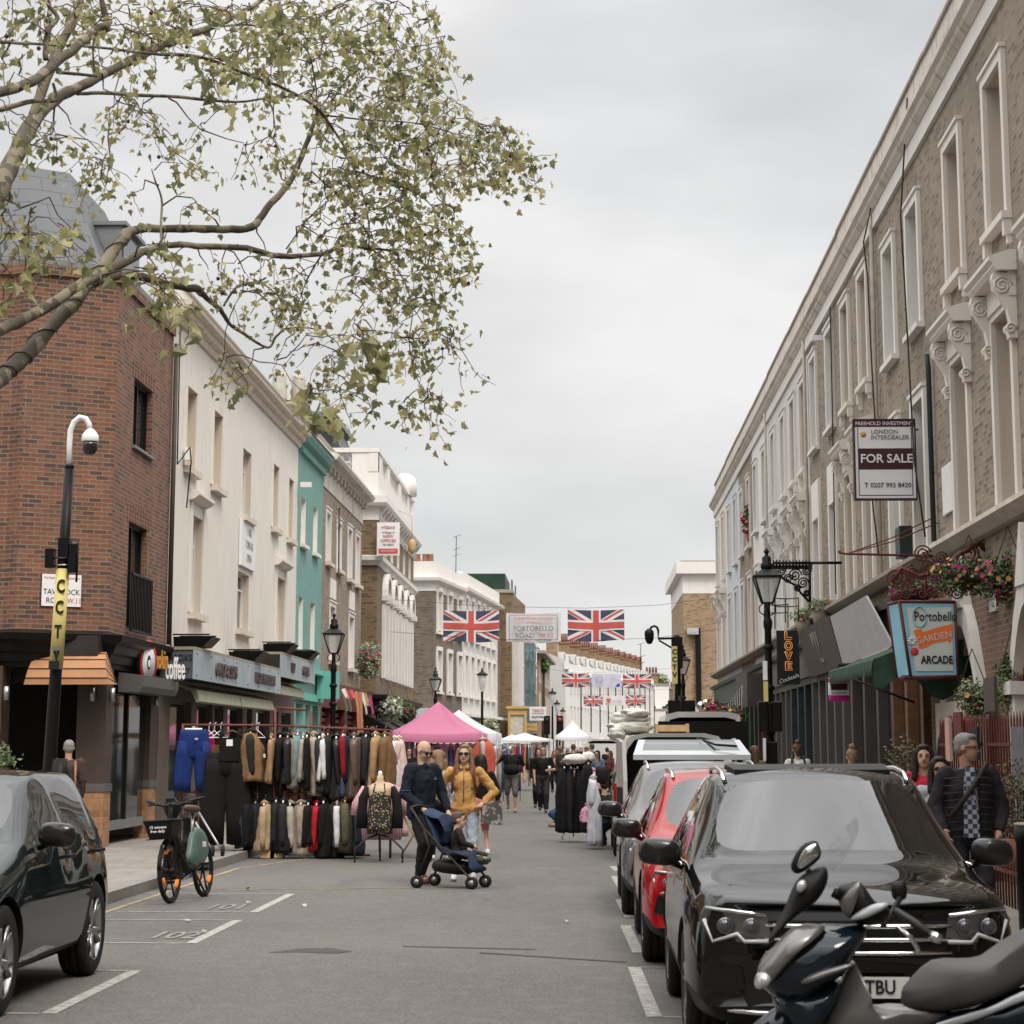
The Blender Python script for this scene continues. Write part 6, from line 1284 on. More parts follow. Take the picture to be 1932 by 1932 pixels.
q=MB('paint_silver');q.prism([(-.7,4.0,1.56),(.7,4.0,1.56),(.62,4.75,1.74),(-.62,4.75,1.74)],(0,0,.06));tg=q.build('tailgate',car);q=MB('car_glass');q.prism([(-.6,4.1,1.625-.03),(.6,4.1,1.625-.03),(.54,4.6,1.77),(-.54,4.6,1.77)],(0,-.02,.03));q.build('rear_window',tg);q=MB('plastic_black');q.tube([(.1,4.7,1.82),(.3,4.3,1.74),(.55,4.2,1.72)],.015,5);q.build('wiper',tg)
for p in[o_ for o_ in bpy.data.objects if o_.parent==car and o_.name.startswith('body')]:pass
car,pl=suv('dark green grey electric car half out of the frame at the bottom left','paint_green',0,0,L_=4.0,W=1.78,H=1.56,wy=(.72,3.29),wr=.352,hood=(.84,.95,1.06),front='i3',rails=False,trim=False);car.location=(-4.62,13.3,0)
q=MB('paint_silver');q.prism([(.5,.28,.9),(.86,.5,.86),(.84,1.1,1.02),(.6,1.15,1.07)],(0,0,.012));
for s_ in(-1,1):q=MB('lens_dark');puff(q,[(-.15,-.08),(.14,-.06),(.16,.07),(-.13,.08)],(s_*.66,.05,.68),(1,.25*s_,0),(0,0,1),.03);q.build('headlight',car)
def van(lab,x,y,L_=4.7,W=1.95,H=1.93,mp='paint_white',open_left=True):
 r=thing('white_van',lab,'van',(x,y,0));r['org']=[0,0,0];w=W/2
 sec=[(-w+.02,.32),(-w,.6),(-w,1.0),(-w+.05,1.25),(-w+.16,1.72),(-w+.28,H-.05),(-w+.5,H),(w-.5,H),(w-.28,H-.05),(w-.16,1.72),(w-.05,1.25),(w,1.0),(w,.6),(w-.02,.32)]
 q=MB(mp);inn=[(a_*.9,.42+(b_-.32)*.9)for a_,b_ in sec];n=len(sec)
 rings=[[(a_,yy,z_)for a_,z_ in sec]for yy in(0,.05,2.4,L_-1.3)]
 for i in range(len(rings)-1):
  for j in range(n-1):q.add([rings[i][j],rings[i][j+1],rings[i+1][j+1],rings[i+1][j]],[(0,1,2,3)],smooth=True)
 for j in range(n-1):q.add([(sec[j][0],0,sec[j][1]),(sec[j+1][0],0,sec[j+1][1]),(inn[j+1][0],.02,inn[j+1][1]),(inn[j][0],.02,inn[j][1])],[(0,1,2,3)])
 cab=[[(a_*.96,L_-1.3,z_*1)for a_,z_ in sec],[(a_*.94,L_-.9,.32+(z_-.32)*.6)for a_,z_ in sec],[(a_*.85,L_,.32+(z_-.32)*.4)for a_,z_ in sec]]
 for i in range(2):
  for j in range(n-1):q.add([cab[i][j],cab[i][j+1],cab[i+1][j+1],cab[i+1][j]],[(0,1,2,3)],smooth=True)
 q.poly(cab[2]);q.build('body',r)
 q=MB('interior_grey');
 for j in range(n-1):q.add([(inn[j][0],.02,inn[j][1]),(inn[j+1][0],.02,inn[j+1][1]),(inn[j+1][0]*.98,2.6,inn[j+1][1]),(inn[j][0]*.98,2.6,inn[j][1])],[(0,1,2,3)],smooth=True)
 q.poly([(a_*.98,2.6,z_)for a_,z_ in inn]);q.box(-w+.1,w-.1,.02,2.6,.38,.44);q.build('load_bay',r)
 q=MB('plastic_black');q.box(-w,w,-.1,.05,.3,.5);q.build('bumper',r,bev=.03)
 for s_ in(-1,1):
  q=MB('lens_red');q.box(s_*(w-.06)-.05,s_*(w-.06)+.05,-.012,.05,.75,1.15);q.build('tail_light',r)
  wheel(r,s_*(w-.12),.75,.33,.22,s_);wheel(r,s_*(w-.12),L_-.95,.33,.22,s_)
 q=MB('plastic_black');puff(q,[(-.09,-.13),(.09,-.13),(.1,.13),(-.1,.13)],(-w-.14,L_-1.5,1.25),(1,0,0),(0,0,1),.06);q.build('wing_mirror',r)
 return r,w
mat('interior_grey',(.17,.16,.14),.8,var=.25)
v1,w1_=van('nearer white van with open rear doors and a bundle of sheets on its roof',1.37,34.1)
for s_,ang,lb in((-1,-100,0),(1,75,0)):
 q=MB('paint_white');q.add([(0,0,.45),(.8,0,.45),(.8,0,1.2),(.68,0,1.78),(0,0,1.85),(0,.06,.45),(.8,.06,.45),(.8,.06,1.2),(.68,.06,1.78),(0,.06,1.85)],[(0,1,2,3,4),(9,8,7,6,5),(0,5,6,1),(1,6,7,2),(2,7,8,3),(3,8,9,4),(4,9,5,0)])
 q.box(.1,.7,-.01,0,.55,1.1,'plastic_black');q.box(.08,.68,.06,.065,1.2,1.65,'car_glass')
 M=Matrix.Translation((s_*(w1_-.06),-.01,0))@Matrix.Rotation(R(-83 if s_<0 else-100),4,'Z')@Matrix.Scale(1,4,(1,0,0))
 q.v=[tuple(M@Vector(v))for v in q.v];q.build('rear_door',v1)
v2,w2_=van('taller white van further along with a dark open load bay',2.2,41.2,H=2.38,L_=5.0);v2.name='white_van'
q=MB('black_paint');q.box(-.85,.85,-.03,-.02,.5,2.2);q.build('bay_shade_sheet',v2)  # black sheet stands in for the shade inside the open load bay
v3,w3_=van('distant pale van parked beyond the two open vans',2.3,52,H=2.2)
q=MB('grey_board');q.box(-.9,.9,-.03,0,.5,1.3);q.box(-.8,.8,-.035,0,1.35,1.95,'car_glass');q.build('rear_door',v3)
def bag(q,c,r,m,seed,n1=22,n2=14,amp=.16):
 vs=[];fs=[]
 for i in range(n2+1):
  p=math.pi*i/n2
  for j in range(n1):
   a_=6.283*j/n1;d=Vector((math.sin(p)*math.cos(a_),math.sin(p)*math.sin(a_),math.cos(p)))
   k=1+amp*noise.noise(d*2.3+Vector((seed,0,0)))+amp*.6*noise.noise(d*6+Vector((seed,5,0)))
   vs.append(Vector((d.x*r[0],d.y*r[1],d.z*r[2]))*k+Vector(c))
 for i in range(n2):
  for j in range(n1):fs.append((i*n1+j,(i+1)*n1+j,(i+1)*n1+(j+1)%n1,i*n1+(j+1)%n1))
 q.add(vs,fs,m,True)
mat('sheet',(.6,.58,.52),.75,var=.1,scale=6,bmp=.3,bscale=18)
q=MB('sheet');bag(q,(.7,34.8,2.03),(.36,.4,.13),'sheet',1,amp=.2);bag(q,(.68,34.85,2.17),(.33,.4,.12),'sheet',4,amp=.22);bag(q,(.76,34.75,2.25),(.25,.36,.08),'sheet',8,amp=.22);bag(q,(.48,34.6,1.93),(.14,.3,.12),'sheet',6,amp=.25)
tag(q.build('sheet_bundle'),'bundle of folded dusty white sheets on the near van roof','bundle')
h=thing('wooden_crate','shallow wooden crate on the near van roof','crate',(1.35,34.6,1.94));q=MB('pale_wood')
for y_ in(34.4,34.8):q.box(1.13,1.58,y_,y_+.03,1.96,2.06)
q.box(1.13,1.58,34.43,34.8,1.95,1.97);q.build('side',h)
q=MB('pale_wood')
for x_ in(1.09,1.58):
 q.box(x_,x_+.04,34.38,34.84,1.94,2.08)
q.build('end_piece',h)
for x_,y_,lb in((.7,100,'white parked van behind the men with coffee cups'),(4.6,92,'white van parked on the right by the buff brick house')):
 v,ww=van(lb,x_,y_,H=2.1);q=MB('paint_white');q.box(-.9,.9,-.04,0,.5,1.9);q.build('rear_door',v)
h=thing('scooter','dark blue black motor scooter with grey seat cut off by the bottom right corner','scooter',(1.9,9.3,0));SY=9.35
mat('scooter_seat',(.1,.098,.094),.6,var=.15,bmp=.15,bscale=120);mat('scooter_grey',(.16,.155,.15),.35,.5,coat=.6)
def sp(pts,Y=SY):return[((p:=at(1450*.7728+a*.42-.0,0,Y))and(at((1450+a*.5435)*.7728,(1650+b_*.5435)*.7728,Y).x,at((1450+a*.5435)*.7728,(1650+b_*.5435)*.7728,Y).z))for a,b_ in pts]
def scp(name,pts,th,m,Y=SY,par=None,lv=(1,.95,.84,.62,.3)):
 q=MB(m);puff(q,sp(pts,Y),(0,Y,0),(1,0,0),(0,0,1),th,m,lv=lv);return q.build(name,par or h)
fair=scp('front_fairing',[(735,1320),(745,1380),(800,1440),(900,1480),(1010,1420),(1120,1330),(1165,1250),(1230,1130),(1100,1115),(980,1120),(860,1180),(760,1260)],.2,'paint_teal')
scp('nose_panel',[(733,1330),(728,1390),(770,1395),(830,1330),(960,1190),(1040,1125),(900,1125),(760,1280)],.13,'scooter_grey',SY-.1)
scp('headlight',[(728,1345),(725,1400),(775,1398),(800,1350),(770,1320)],.1,'lens',SY-.14)
scp('side_panel',[(930,1370),(1000,1330),(1150,1290),(1160,1305),(1060,1345),(950,1385)],.03,'scooter_grey',SY-.2)
scp('side_panel',[(800,1440),(880,1600),(960,1640),(1060,1500),(1110,1380),(1060,1370),(940,1400)],.18,'paint_teal')
scp('leg_shield',[(1050,1480),(1150,1290),(1170,1300),(1180,1400),(1250,1500),(1400,1520),(1600,1500),(1600,1560),(1300,1640),(1040,1640),(1020,1540)],.17,'scooter_grey',SY+.02)
scp('front_mudguard',[(700,1580),(840,1475),(900,1500),(930,1600),(900,1700),(760,1740),(690,1660)],.09,'paint_teal',SY)
scp('seat',[(1380,1430),(1400,1390),(1520,1280),(1700,1270),(1830,1230),(1960,1130),(2000,1150),(1990,1300),(1900,1400),(1700,1480),(1500,1510),(1390,1480)],.19,'scooter_seat')
scp('tail_fairing',[(1480,1530),(1700,1490),(1930,1390),(2100,1330),(2250,1320),(2250,1500),(2000,1560),(1700,1640),(1450,1650)],.2,'paint_teal')
scp('tail_stripe',[(1540,1560),(1750,1500),(1930,1415),(2100,1370),(2090,1400),(1930,1460),(1700,1550),(1560,1580)],.02,'paint_silver',SY-.2)
scp('dashboard',[(910,920),(980,870),(1040,860),(1050,920),(1000,1010),(880,1100),(800,1190),(785,1180),(850,1060)],.09,'plastic_black')
scp('indicator',[(915,930),(945,915),(955,950),(930,975),(912,965)],.03,'lens',SY-.1)
scp('handlebar_cover',[(1090,960),(1150,930),(1200,930),(1260,1010),(1330,1050),(1300,1110),(1200,1120),(1120,1060)],.12,'plastic_black')
scp('handlebar_cover',[(1110,1010),(1170,940),(1190,925),(1200,945),(1160,1060),(1130,1080)],.03,'scooter_grey',SY-.12);scp('handlebar_cover',[(1150,1090),(1240,1030),(1320,1020),(1300,1050),(1200,1095)],.03,'paint_silver',SY-.12)
mi_=scp('wing_mirror',[(885,845),(930,765),(990,740),(1015,770),(1015,820),(940,880),(900,885)],.03,'plastic_black');scp('glass',[(912,850),(945,780),(995,752),(1008,775),(1005,812),(940,868)],.012,'mirror_glass',SY-.025,mi_)
scp('wing_mirror',[(1340,930),(1400,925),(1402,1000),(1350,1005),(1335,970)],.03,'plastic_black',SY+.55)
q=MB('plastic_black');A_=lambda a,b_,Y=SY:at((1450+a*.5435)*.7728,(1650+b_*.5435)*.7728,Y)
q.tube([A_(960,870),A_(990,920),A_(1000,960)],.014,6);q.tube([A_(1375,1000,SY+.5),A_(1330,1080,SY+.4),A_(1300,1120,SY+.2)],.014,6);q.tube([A_(1100,960),A_(1080,1000)],.02,6);q.build('stalk',h)
q=MB('chrome');q.tube([A_(1360,1130,SY-.1),A_(1420,1170,SY-.12),A_(1450,1220,SY-.12),A_(1452,1250,SY-.12)],[.012,.012,.011,.015],7);q.build('brake_lever',h)
q=MB('plastic_black');q.tube([A_(1360,1060,SY-.05),A_(1440,1110,SY-.3),A_(1520,1170,SY-.42)],.019,8);q.tube([A_(1520,1170,SY-.42),A_(1550,1180,SY-.46)],.022,8,'chrome');q.build('handle_grip',h)
m,b,l=base('screen');setin(b,Roughness=.03,Transmission_Weight=1.0,Alpha=.25);b.inputs['Base Color'].default_value=(.8,.82,.82,1)
q=MB('screen');q.prism([A_(1010,850),A_(1100,700),(A_(1185,630)),A_(1190,700),A_(1130,830),A_(1080,880)],(0,.02,0));q.build('windshield',h)
q=MB('plastic_black');wh=A_(820,1790);q.build('underbody',h)if False else None
wheel(h,0,0,.33,.12,1,'rim_dark').rotation_euler=(0,0,0)
for o_ in[o_ for o_ in bpy.data.objects if o_.parent==h and o_.name.startswith('wheel')]:o_.location=Vector((.92,SY,0));o_.rotation_euler=(0,0,R(90));o_.location-=Vector(h['org'])*0;o_.location=Vector((.92,SY,0))-Vector(h.location)+Vector((0,0,0));o_['w']=1
for o_ in[o_ for o_ in bpy.data.objects if o_.parent==h and o_.name.startswith('wheel')]:
 c_=copy_tree(o_,h);c_.location=Vector((2.45,SY,0))-Vector(h.location)
h=thing('hire_bicycle','dark green electric hire bicycle with basket and orange spoke reflectors at the kerb','bicycle',(0,0,0));h['org']=[0,0,0]
mat('bike_green',(.075,.125,.105),.5,coat=.2);mat('reflector',(.75,.2,.02),.3,emit=.12)
def bwheel(y_,r_):
 M=Matrix.Translation((0,y_,r_))@Matrix.Rotation(R(90),4,'Y');q=MB('tyre');q.tube([M@Vector((r_*.94*math.cos(a*.2618/1.5),r_*.94*math.sin(a*.2618/1.5),0))for a in range(37)],.026,8,cap=False);o=q.build('wheel',h)
 q=MB('plastic_black')
 for k in range(6):a_=k*1.047+.4;q.tube([M@Vector((.03*math.cos(a_),.03*math.sin(a_),0)),M@Vector((r_*.9*math.cos(a_),r_*.9*math.sin(a_),0))],.011,4)
 q.tube([M@Vector((0,0,-.06)),M@Vector((0,0,.06))],.035,10);q.tube([M@Vector((r_*.87*math.cos(a*.2618),r_*.87*math.sin(a*.2618),0))for a in range(25)],.014,6,cap=False);q.build('spokes',o)
 for a_ in(.9,2.3+1.2,5.2):q=MB('reflector');q.tube([M@Vector((r_*.68*math.cos(a_-.22),r_*.68*math.sin(a_-.22),.01)),M@Vector((r_*.7*math.cos(a_),r_*.7*math.sin(a_),.01)),M@Vector((r_*.68*math.cos(a_+.22),r_*.68*math.sin(a_+.22),.01))],.024,6,flat=.5);q.build('spoke_reflector',o)
bwheel(0,.34);bwheel(1.12,.32)
q=MB('bike_green');puff(q,[(.62,.42),(.8,.3),(1.1,.36),(1.3,.5),(1.24,.68),(1.0,.78),(.8,.74),(.68,.55)],(0,0,0),(0,1,0),(0,0,1),.065);q.build('rear_guard',h);q=MB('plastic_black');q.tube([(0,.12,.88),(0,.3,.5),(0,.55,.33),(0,.8,.35)],.05,8);q.tube([(0,.14,.8),(0,.5,.45)],.03,7);q.build('frame',h)
q=MB('plastic_black');q.tube([(0,0,.34),(.05,.02,.36),(.06,.06,.6),(0,.1,.72),(0,.12,.95),(0,.14,1.05)],.025,7);q.tube([(0,0,.34),(-.05,.02,.36),(-.06,.06,.6),(0,.1,.72)],.022,7);q.build('fork',h)
q=MB('plastic_black');q.tube([(-.32,.3,1.1),(-.25,.2,1.09),(-.08,.14,1.04),(.08,.14,1.04),(.25,.2,1.09),(.32,.3,1.1)],[.02,.02,.014,.014,.02,.02],7);q.bx((0,.12,1.1),(.07,.1,.04));q.tube([(-.25,.12,1.06),(-.15,.1,1.06)],.01,5);q.tube([(.25,.12,1.06),(.15,.1,1.06)],.01,5);q.build('handlebar',h)
q=MB('plastic_black')
a4=[(-.16,-.3),(.16,-.3),(.16,0.0),(-.16,.0)];b4=[(-.12,-.25),(.12,-.25),(.12,-.02),(-.12,-.02)]
for k in range(4):
 a_,b_=a4[k],a4[(k+1)%4];c_,d_=b4[k],b4[(k+1)%4]
 q.prism([(a_[0],a_[1],.88),(b_[0],b_[1],.88),(d_[0],d_[1],.7),(c_[0],c_[1],.7)],(0,0,.012));q.tube([(a_[0],a_[1],.89),(b_[0],b_[1],.89)],.012,5)
q.box(-.15,.15,-.26,0,.69,.7);q.build('basket',h);text('15 minutes\nfree daily',.043,'sign_white','lettering',h,frame_m((0,-.315,.8),(1,0,0),(0,-1,.25)))
q=MB('lens');q.bx((0,-.2,.6),(.04,.03,.06));q.build('front_light',h);q=MB('plastic_black');q.tube([(0,-.24,.5),(.0,-.34,.38),(0,-.2,.62),(0,0,.71)],.02,6);q.build('mudguard',h)
q=MB('seat_brown');mat('seat_brown',(.1,.055,.045),.5);puff(q,[(-.09,0),(-.07,.1),(-.02,.26),(.02,.26),(.07,.1),(.09,0),(.06,-.04),(-.06,-.04)],(0,.85,.98),(1,0,0),(0,-1,.1),.045);q.tube([(0,.85,.95),(0,.8,.6)],.02,6,'steel');q.build('saddle',h)
q=MB('plastic_black');q.tube([(-.15,.6,.2),(-.06,.6,.25),(.06,.6,.32),(.15,.6,.38)],.014,5);q.bx((-.2,.6,.2),(.1,.1,.03));q.bx((.2,.6,.38),(.1,.1,.03));q.tube([(.03,.75,.3),(.14,.8,.01)],.012,5);q.build('pedal',h)
text('101',.09,'sign_white','emblem',h,frame_m((.07,1.0,.58),(0,1,0),(1,0,0)))
h.location=(-4.63,24.15,0);h.rotation_euler=(0,R(-4),R(-9));h.scale=(1.05,1,1.02)
# ================================================================ clothes racks
rc=random.Random(5)
def RX(x,Y=34):return at((420+x*.3002)*.7728,1411,Y).x
def RZ(y,Y=34):return at(700,(1720+y*.3002)*.7728,Y).z
CL={}
def cloth(col,rough=.85):
 k=tuple(round(c,3)for c in col)+(rough,)
 if k not in CL:
  n='cloth_%d'%len(CL);mat(n,col,rough,var=.22,scale=7,bmp=.35,bscale=14,spec=.25 if rough>.6 else .5);CL[k]=n
 return CL[k]
BLACK,LEATHER,NAVY,TAN,BROWN,CHAR,RED,CREAM,OLIVE,MAG,BLUE,TAUPE,DENIM,PINK,WHITE=(.006,.0055,.0055),(.009,.0085,.0085),(.01,.014,.028),(.22,.15,.085),(.09,.046,.026),(.018,.0175,.0175),(.22,.006,.01),(.36,.31,.24),(.035,.033,.02),(.42,.006,.12),(.006,.022,.11),(.19,.15,.115),(.04,.06,.1),(.55,.35,.38),(.6,.58,.57)
def coat(name,lab,x,Y,zr,zb,w_=.13,col=BLACK,scol=None,rough=.85,dep=.22,group=None,hook=True,sleeve=.6,open_=0,lean=0):
 """garment on a hanger seen from its side: lofted body, near sleeve, collar, hanger"""
 w_*=1.22;h=thing(name,lab,{'trench_coat':'coat'}.get(name,name.replace('_',' ')),(x,Y,zb),group);m_=cloth(col,rough);sd_=rc.uniform(0,9);zt=zr-.1
 q=MB(m_);rings=[];n=28;K=14;phs=[rc.uniform(0,6)for _ in range(4)]
 for i in range(K):
  f=i/(K-1);z=zt-.02-(zt-zb)*f;hy=dep*(.55+.45*min(1,f*6))*(1+.12*f);hx=w_/2*(.45+.55*min(1,f*3.5));rg=[]
  for j in range(n):
   a_=6.283*j/n;k=1+(.05+.2*f)*math.sin(3*a_+phs[0]+f*1.5)*.7+(.04+.14*f)*math.sin(7*a_+phs[1]+f*2)+.05*math.sin(f*23+5*a_)
   rg.append((x+hx*math.cos(a_)*k+.03*math.sin(f*2+phs[2])+lean*f,Y+hy*math.sin(a_)*(1+(k-1)*.4),z+.012*math.sin(a_*2+phs[3])))
  rings.append(rg)
 loft(q,rings);q.build('body',h)
 ms=cloth(scol,rough)if scol else m_
 if sleeve:
  q=MB(ms);dx=rc.uniform(-.03,.03);r0=min(.07,w_*.42);pts=[];rr=[]
  for i in range(8):
   f=i/7;pts.append((x+dx*f*2+lean*f*sleeve,Y-dep*.86-.035*math.sin(f*2.6),zt-.05-sleeve*f+(0 if i else 0)));rr.append((r0*(.75 if i==0 else 1.05-.35*f))*(1+.06*math.sin(f*17+sd_)))
  q.tube(pts,rr,10);q.build('sleeve',h)
 q=MB(ms);q.tube([(x-w_*.2,Y-.06,zt-.01),(x,Y-.1,zt+.03),(x+w_*.2,Y-.05,zt)],[.025,.035,.025],7);q.build('collar',h)
 if hook:
  q=MB('pale_wood' if rc.random()<.55 else 'white_plastic');q.tube([(x,Y-dep*.8,zt-.03),(x,Y-.05,zt+.035),(x,Y+dep*.8,zt-.03)],[.012,.018,.012],6);q.tube([(x,Y,zt+.04),(x,Y,zr+.015),(x+.012,Y-.01,zr+.04),(x+.02,Y,zr+.02)],.005,5,'steel');q.build('hanger',h)
 return h
def legs(q,x,Y,zt,zb,w_,m=None,flare=1.0,split=.28,dep=.065):
 """front facing trousers: waist then two separate legs"""
 zc=zt-(zt-zb)*split;n=14
 def rg(cx,z,hx,hy,ph):return[(cx+hx*math.cos(6.283*j/n)*(1+.05*math.sin(4*6.283*j/n+ph+z*9)),Y+hy*math.sin(6.283*j/n)*(1+.15*math.sin(5*6.283*j/n+z*7+ph)),z+.01*math.sin(j+ph))for j in range(n)]
 loft(q,[rg(x,zt,w_*.4,dep*.5,0),rg(x,zt-.08,w_*.42,dep*.8,0),rg(x,(zt+zc)/2,w_*.46,dep,1),rg(x,zc,w_*.46,dep*.9,1),rg(x,zc-.04,w_*.12,dep*.6,1)],m)
 for s_ in(-1,1):loft(q,[rg(x+s_*w_*.22,zc+.22,w_*.22,dep*.9,s_),rg(x+s_*w_*.235,zc+.02,w_*.245,dep,s_),rg(x+s_*w_*(.27),(zc+zb)/2+.1,w_*.25*flare,dep*.9,s_+1),rg(x+s_*w_*.29,(zc+zb)/2-.12,w_*.235*flare,dep*.85,s_+2),rg(x+s_*w_*.3,zb,w_*.23*flare,dep*.8,s_)],m)
mat('rust_maroon',(.13,.045,.035),.6,var=.3,scale=9)
YR=34.0;ZT,ZL=2.06,1.02
h=thing('clothes_rack','wide two tier maroon rail rack carrying jackets and dungarees at the kerb','clothes rack',(-4.8,YR,0))
for name,a_,b_ in(('post',(RX(85),YR,.12),(RX(85),YR,2.08)),('post',(RX(838)+.02,YR-.05,0),(RX(838),YR-.05,2.32)),('post',(RX(1785),YR-.05,0),(RX(1785),YR-.05,1.98)),('rail',(RX(85),YR,2.06),(RX(838),YR,2.05)),('rail',(RX(838),YR,2.05),(RX(1790),YR,1.97)),('rail',(RX(60),YR,1.02),(RX(838),YR,1.0)),('rail',(RX(838),YR,.99),(RX(1400),YR,.97)),('rail',(RX(838),YR,2.33),(RX(1090),YR-.1,2.29)),('base_rail',(RX(830),YR,.06),(RX(1620),YR,.05)),('brace',(RX(1610),YR-.05,1.99),(RX(1610),YR+.5,2.02)),('post',(RX(1085),YR+.6,0),(RX(1085),YR+.6,2.28))):
 q=MB('rust_maroon');q.tube([a_,b_],.022,6);q.build(name,h)
for x_,w_ in((RX(815)-.02,.22),(RX(880),.2)):
 q=MB('pale_wood');q.bx((x_,YR-.1,.07),(w_,.2,.12));tag(q.build('wooden_block'),'larger wooden block under the middle rack post' if w_>.21 else 'smaller wooden block beside the rack post block','wooden block')
GU='garments on the upper rail of the near rack';GL='garments on the lower rail of the near rack'
h=thing('trousers','bright blue work trousers hanging at the left end of the upper rail','trousers',(RX(185),YR-.08,.9),GU);q=MB(cloth(BLUE));legs(q,RX(188),YR-.1,1.98,1.03,.58,split=.42);q.build('legs',h);q=MB('white_plastic');q.tube([(RX(110),YR-.1,1.99),(RX(250),YR-.1,1.99)],.02,5);q.build('hanger',h);q=MB(cloth(PINK));q.bx((RX(215),YR-.2,1.84),(.05,.01,.03));q.build('patch',h)
h=thing('dungarees','very long black dungarees with a white label on the bib','dungarees',(RX(470),YR-.2,.25),GU);q=MB(cloth(BLACK));legs(q,RX(465),YR-.22,1.62,.22,.72,split=.22,flare=1.15,dep=.07);q.box(RX(410),RX(570),YR-.3,YR-.18,1.5,1.86);q.build('cloth',h)
for x_ in(415,560):q=MB(cloth(BLACK));q.tube([(RX(x_),YR-.26,1.84),(RX(x_)+.01,YR-.2,1.98),(RX(x_),YR-.1,1.9)],.028,6);q.build('strap',h)
q=MB('sign_white');q.bx((RX(493),YR-.305,1.78),(.1,.006,.1));q.build('label',h);q=MB('wood');q.tube([(RX(430),YR-.2,1.9),(RX(505),YR-.2,1.97),(RX(580),YR-.2,1.9)],.014,6);q.build('hanger',h)
h=thing('dungarees','brown canvas dungarees half hidden behind the black pair','dungarees',(RX(350),YR,.2),GU);q=MB(cloth((.2,.095,.035)));legs(q,RX(430),YR+.1,1.55,.2,.8,split=.2);q.box(RX(300),RX(400),YR-.05,YR+.1,1.3,1.75);q.build('cloth',h)
for i,(x_,w_,zt,zb,c_,lb)in enumerate(((305,.13,1.95,.62,MAG,'hot pink long top hanging beside the blue trousers'),(265,.1,1.9,1.0,OLIVE,'camouflage green trousers between the blue legs'))):
 h=thing('top',lb,'top',(RX(x_),YR,zb),GU);q=MB(cloth(c_));xx=RX(x_);loft(q,[[(xx+w_*s_*(1+.1*math.sin(5*a_))*math.cos(a_),YR+.06*math.sin(a_),z)for a_ in[6.283*j/14 for j in range(14)]]for z,s_ in((zt,.35),(zt-.15,.6),((zt+zb)/2,.85),(zb,1))]);q.build('cloth',h)
coat('jacket','brown and black panelled work jacket beside the big black dungarees',RX(655),YR-.12,2.05,1.2,.34,(.2,.11,.05),CHAR,group=GU,sleeve=.62,dep=.2)
h=thing('dungarees','second pair of black dungarees with a round white tag near the middle post','dungarees',(RX(730),YR+.05,.3),GU);q=MB(cloth((.013,.012,.012)));legs(q,RX(700),YR+.02,1.6,.2,.6,split=.25);q.box(RX(660),RX(785),YR-.05,YR+.08,1.4,1.82);q.build('cloth',h)
for x_ in(672,778):q=MB(cloth(BLACK));q.tube([(RX(x_),YR-.06,1.8),(RX(x_),YR,1.97),(RX(x_),YR+.08,1.85)],.026,6);q.build('strap',h)
q=MB('sign_white');q.bx((RX(768),YR-.2,1.58),(.035,.01,.06));q.build('label',h)
for x_,nm in((300,'a'),(395,'b'),(700,'c'),(345,'d')):
 q=MB('white_plastic');q.tube([(RX(x_)-.13,YR-.1,1.86),(RX(x_),YR-.04,1.97),(RX(x_)+.13,YR-.1,1.86),(RX(x_)-.13,YR-.1,1.86)],.009,5);q.tube([(RX(x_),YR-.04,1.97),(RX(x_),YR,2.08),(RX(x_)+.02,YR,2.1)],.006,5);tag(q.build('hanger'),{'a':'white hanger above the hot pink top','b':'white hanger left of the black dungarees label','c':'white hanger between the two pairs of dungarees','d':'tilted white hanger just right of the pink top'}[nm],'hanger','white plastic hangers')
UP=[(885,.2,1.15,BLACK,None,.8,'black cloth jacket first right of the middle post'),(945,.13,1.15,LEATHER,None,.35,'slim black leather jacket second right of the middle post'),(985,.15,1.1,(.17,.14,.1),(.2,.165,.12),.8,'khaki fleece jacket with black lower half'),(1035,.13,1.15,(.13,.13,.14),(.16,.24,.24),.8,'grey jacket with a pale teal collar'),(1085,.1,1.2,CREAM,None,.9,'cream knitted jumper on the upper rail'),(1140,.22,1.0,(.28,.225,.165),(.33,.27,.2),.85,'long light taupe coat in the middle of the upper rail'),(1208,.13,1.05,(.022,.022,.03),None,.8,'dark navy jacket right of the long taupe coat'),(1248,.08,1.25,WHITE,None,.8,'narrow white blazer showing between two dark coats'),(1272,.1,1.05,BLACK,CHAR,.8,'black coat left of the shiny leather one'),(1325,.24,.95,LEATHER,None,.28,'broad shiny black leather coat on the upper rail'),(1392,.1,1.25,RED,None,.8,'red jumper collar showing beside the leather coat'),(1415,.14,1.0,DENIM,NAVY,.8,'blue denim jacket with dark sleeves'),(1480,.2,.98,(.085,.055,.038),(.1,.065,.045),.4,'dark brown leather jacket near the right post'),(1565,.22,1.05,CHAR,None,.75,'charcoal wool jacket left of the tan shirt'),(1655,.18,1.05,(.34,.215,.11),None,.9,'tan shirt hanging askew by the right post'),(1735,.22,.95,(.16,.09,.04),None,.85,'long brown suede dress at the right post'),(815,.08,1.15,(.3,.19,.1),None,.85,'tan jacket just left of the middle post'),(1105,.07,1.15,BLACK,None,.8,'thin black shirt behind the taupe coat')]
for x_,w_,zb,c_,sc_,ro,lb in UP:coat('jacket',lb,RX(x_)+rc.uniform(-.03,.03),YR+rc.uniform(-.09,.06),2.03-rc.uniform(0,.06),zb-rc.uniform(-.03,.1),w_*rc.uniform(1,1.3),c_,sc_,ro,group=GU,sleeve=min(.68,2.0-zb-.15),lean=rc.uniform(-.03,.03))
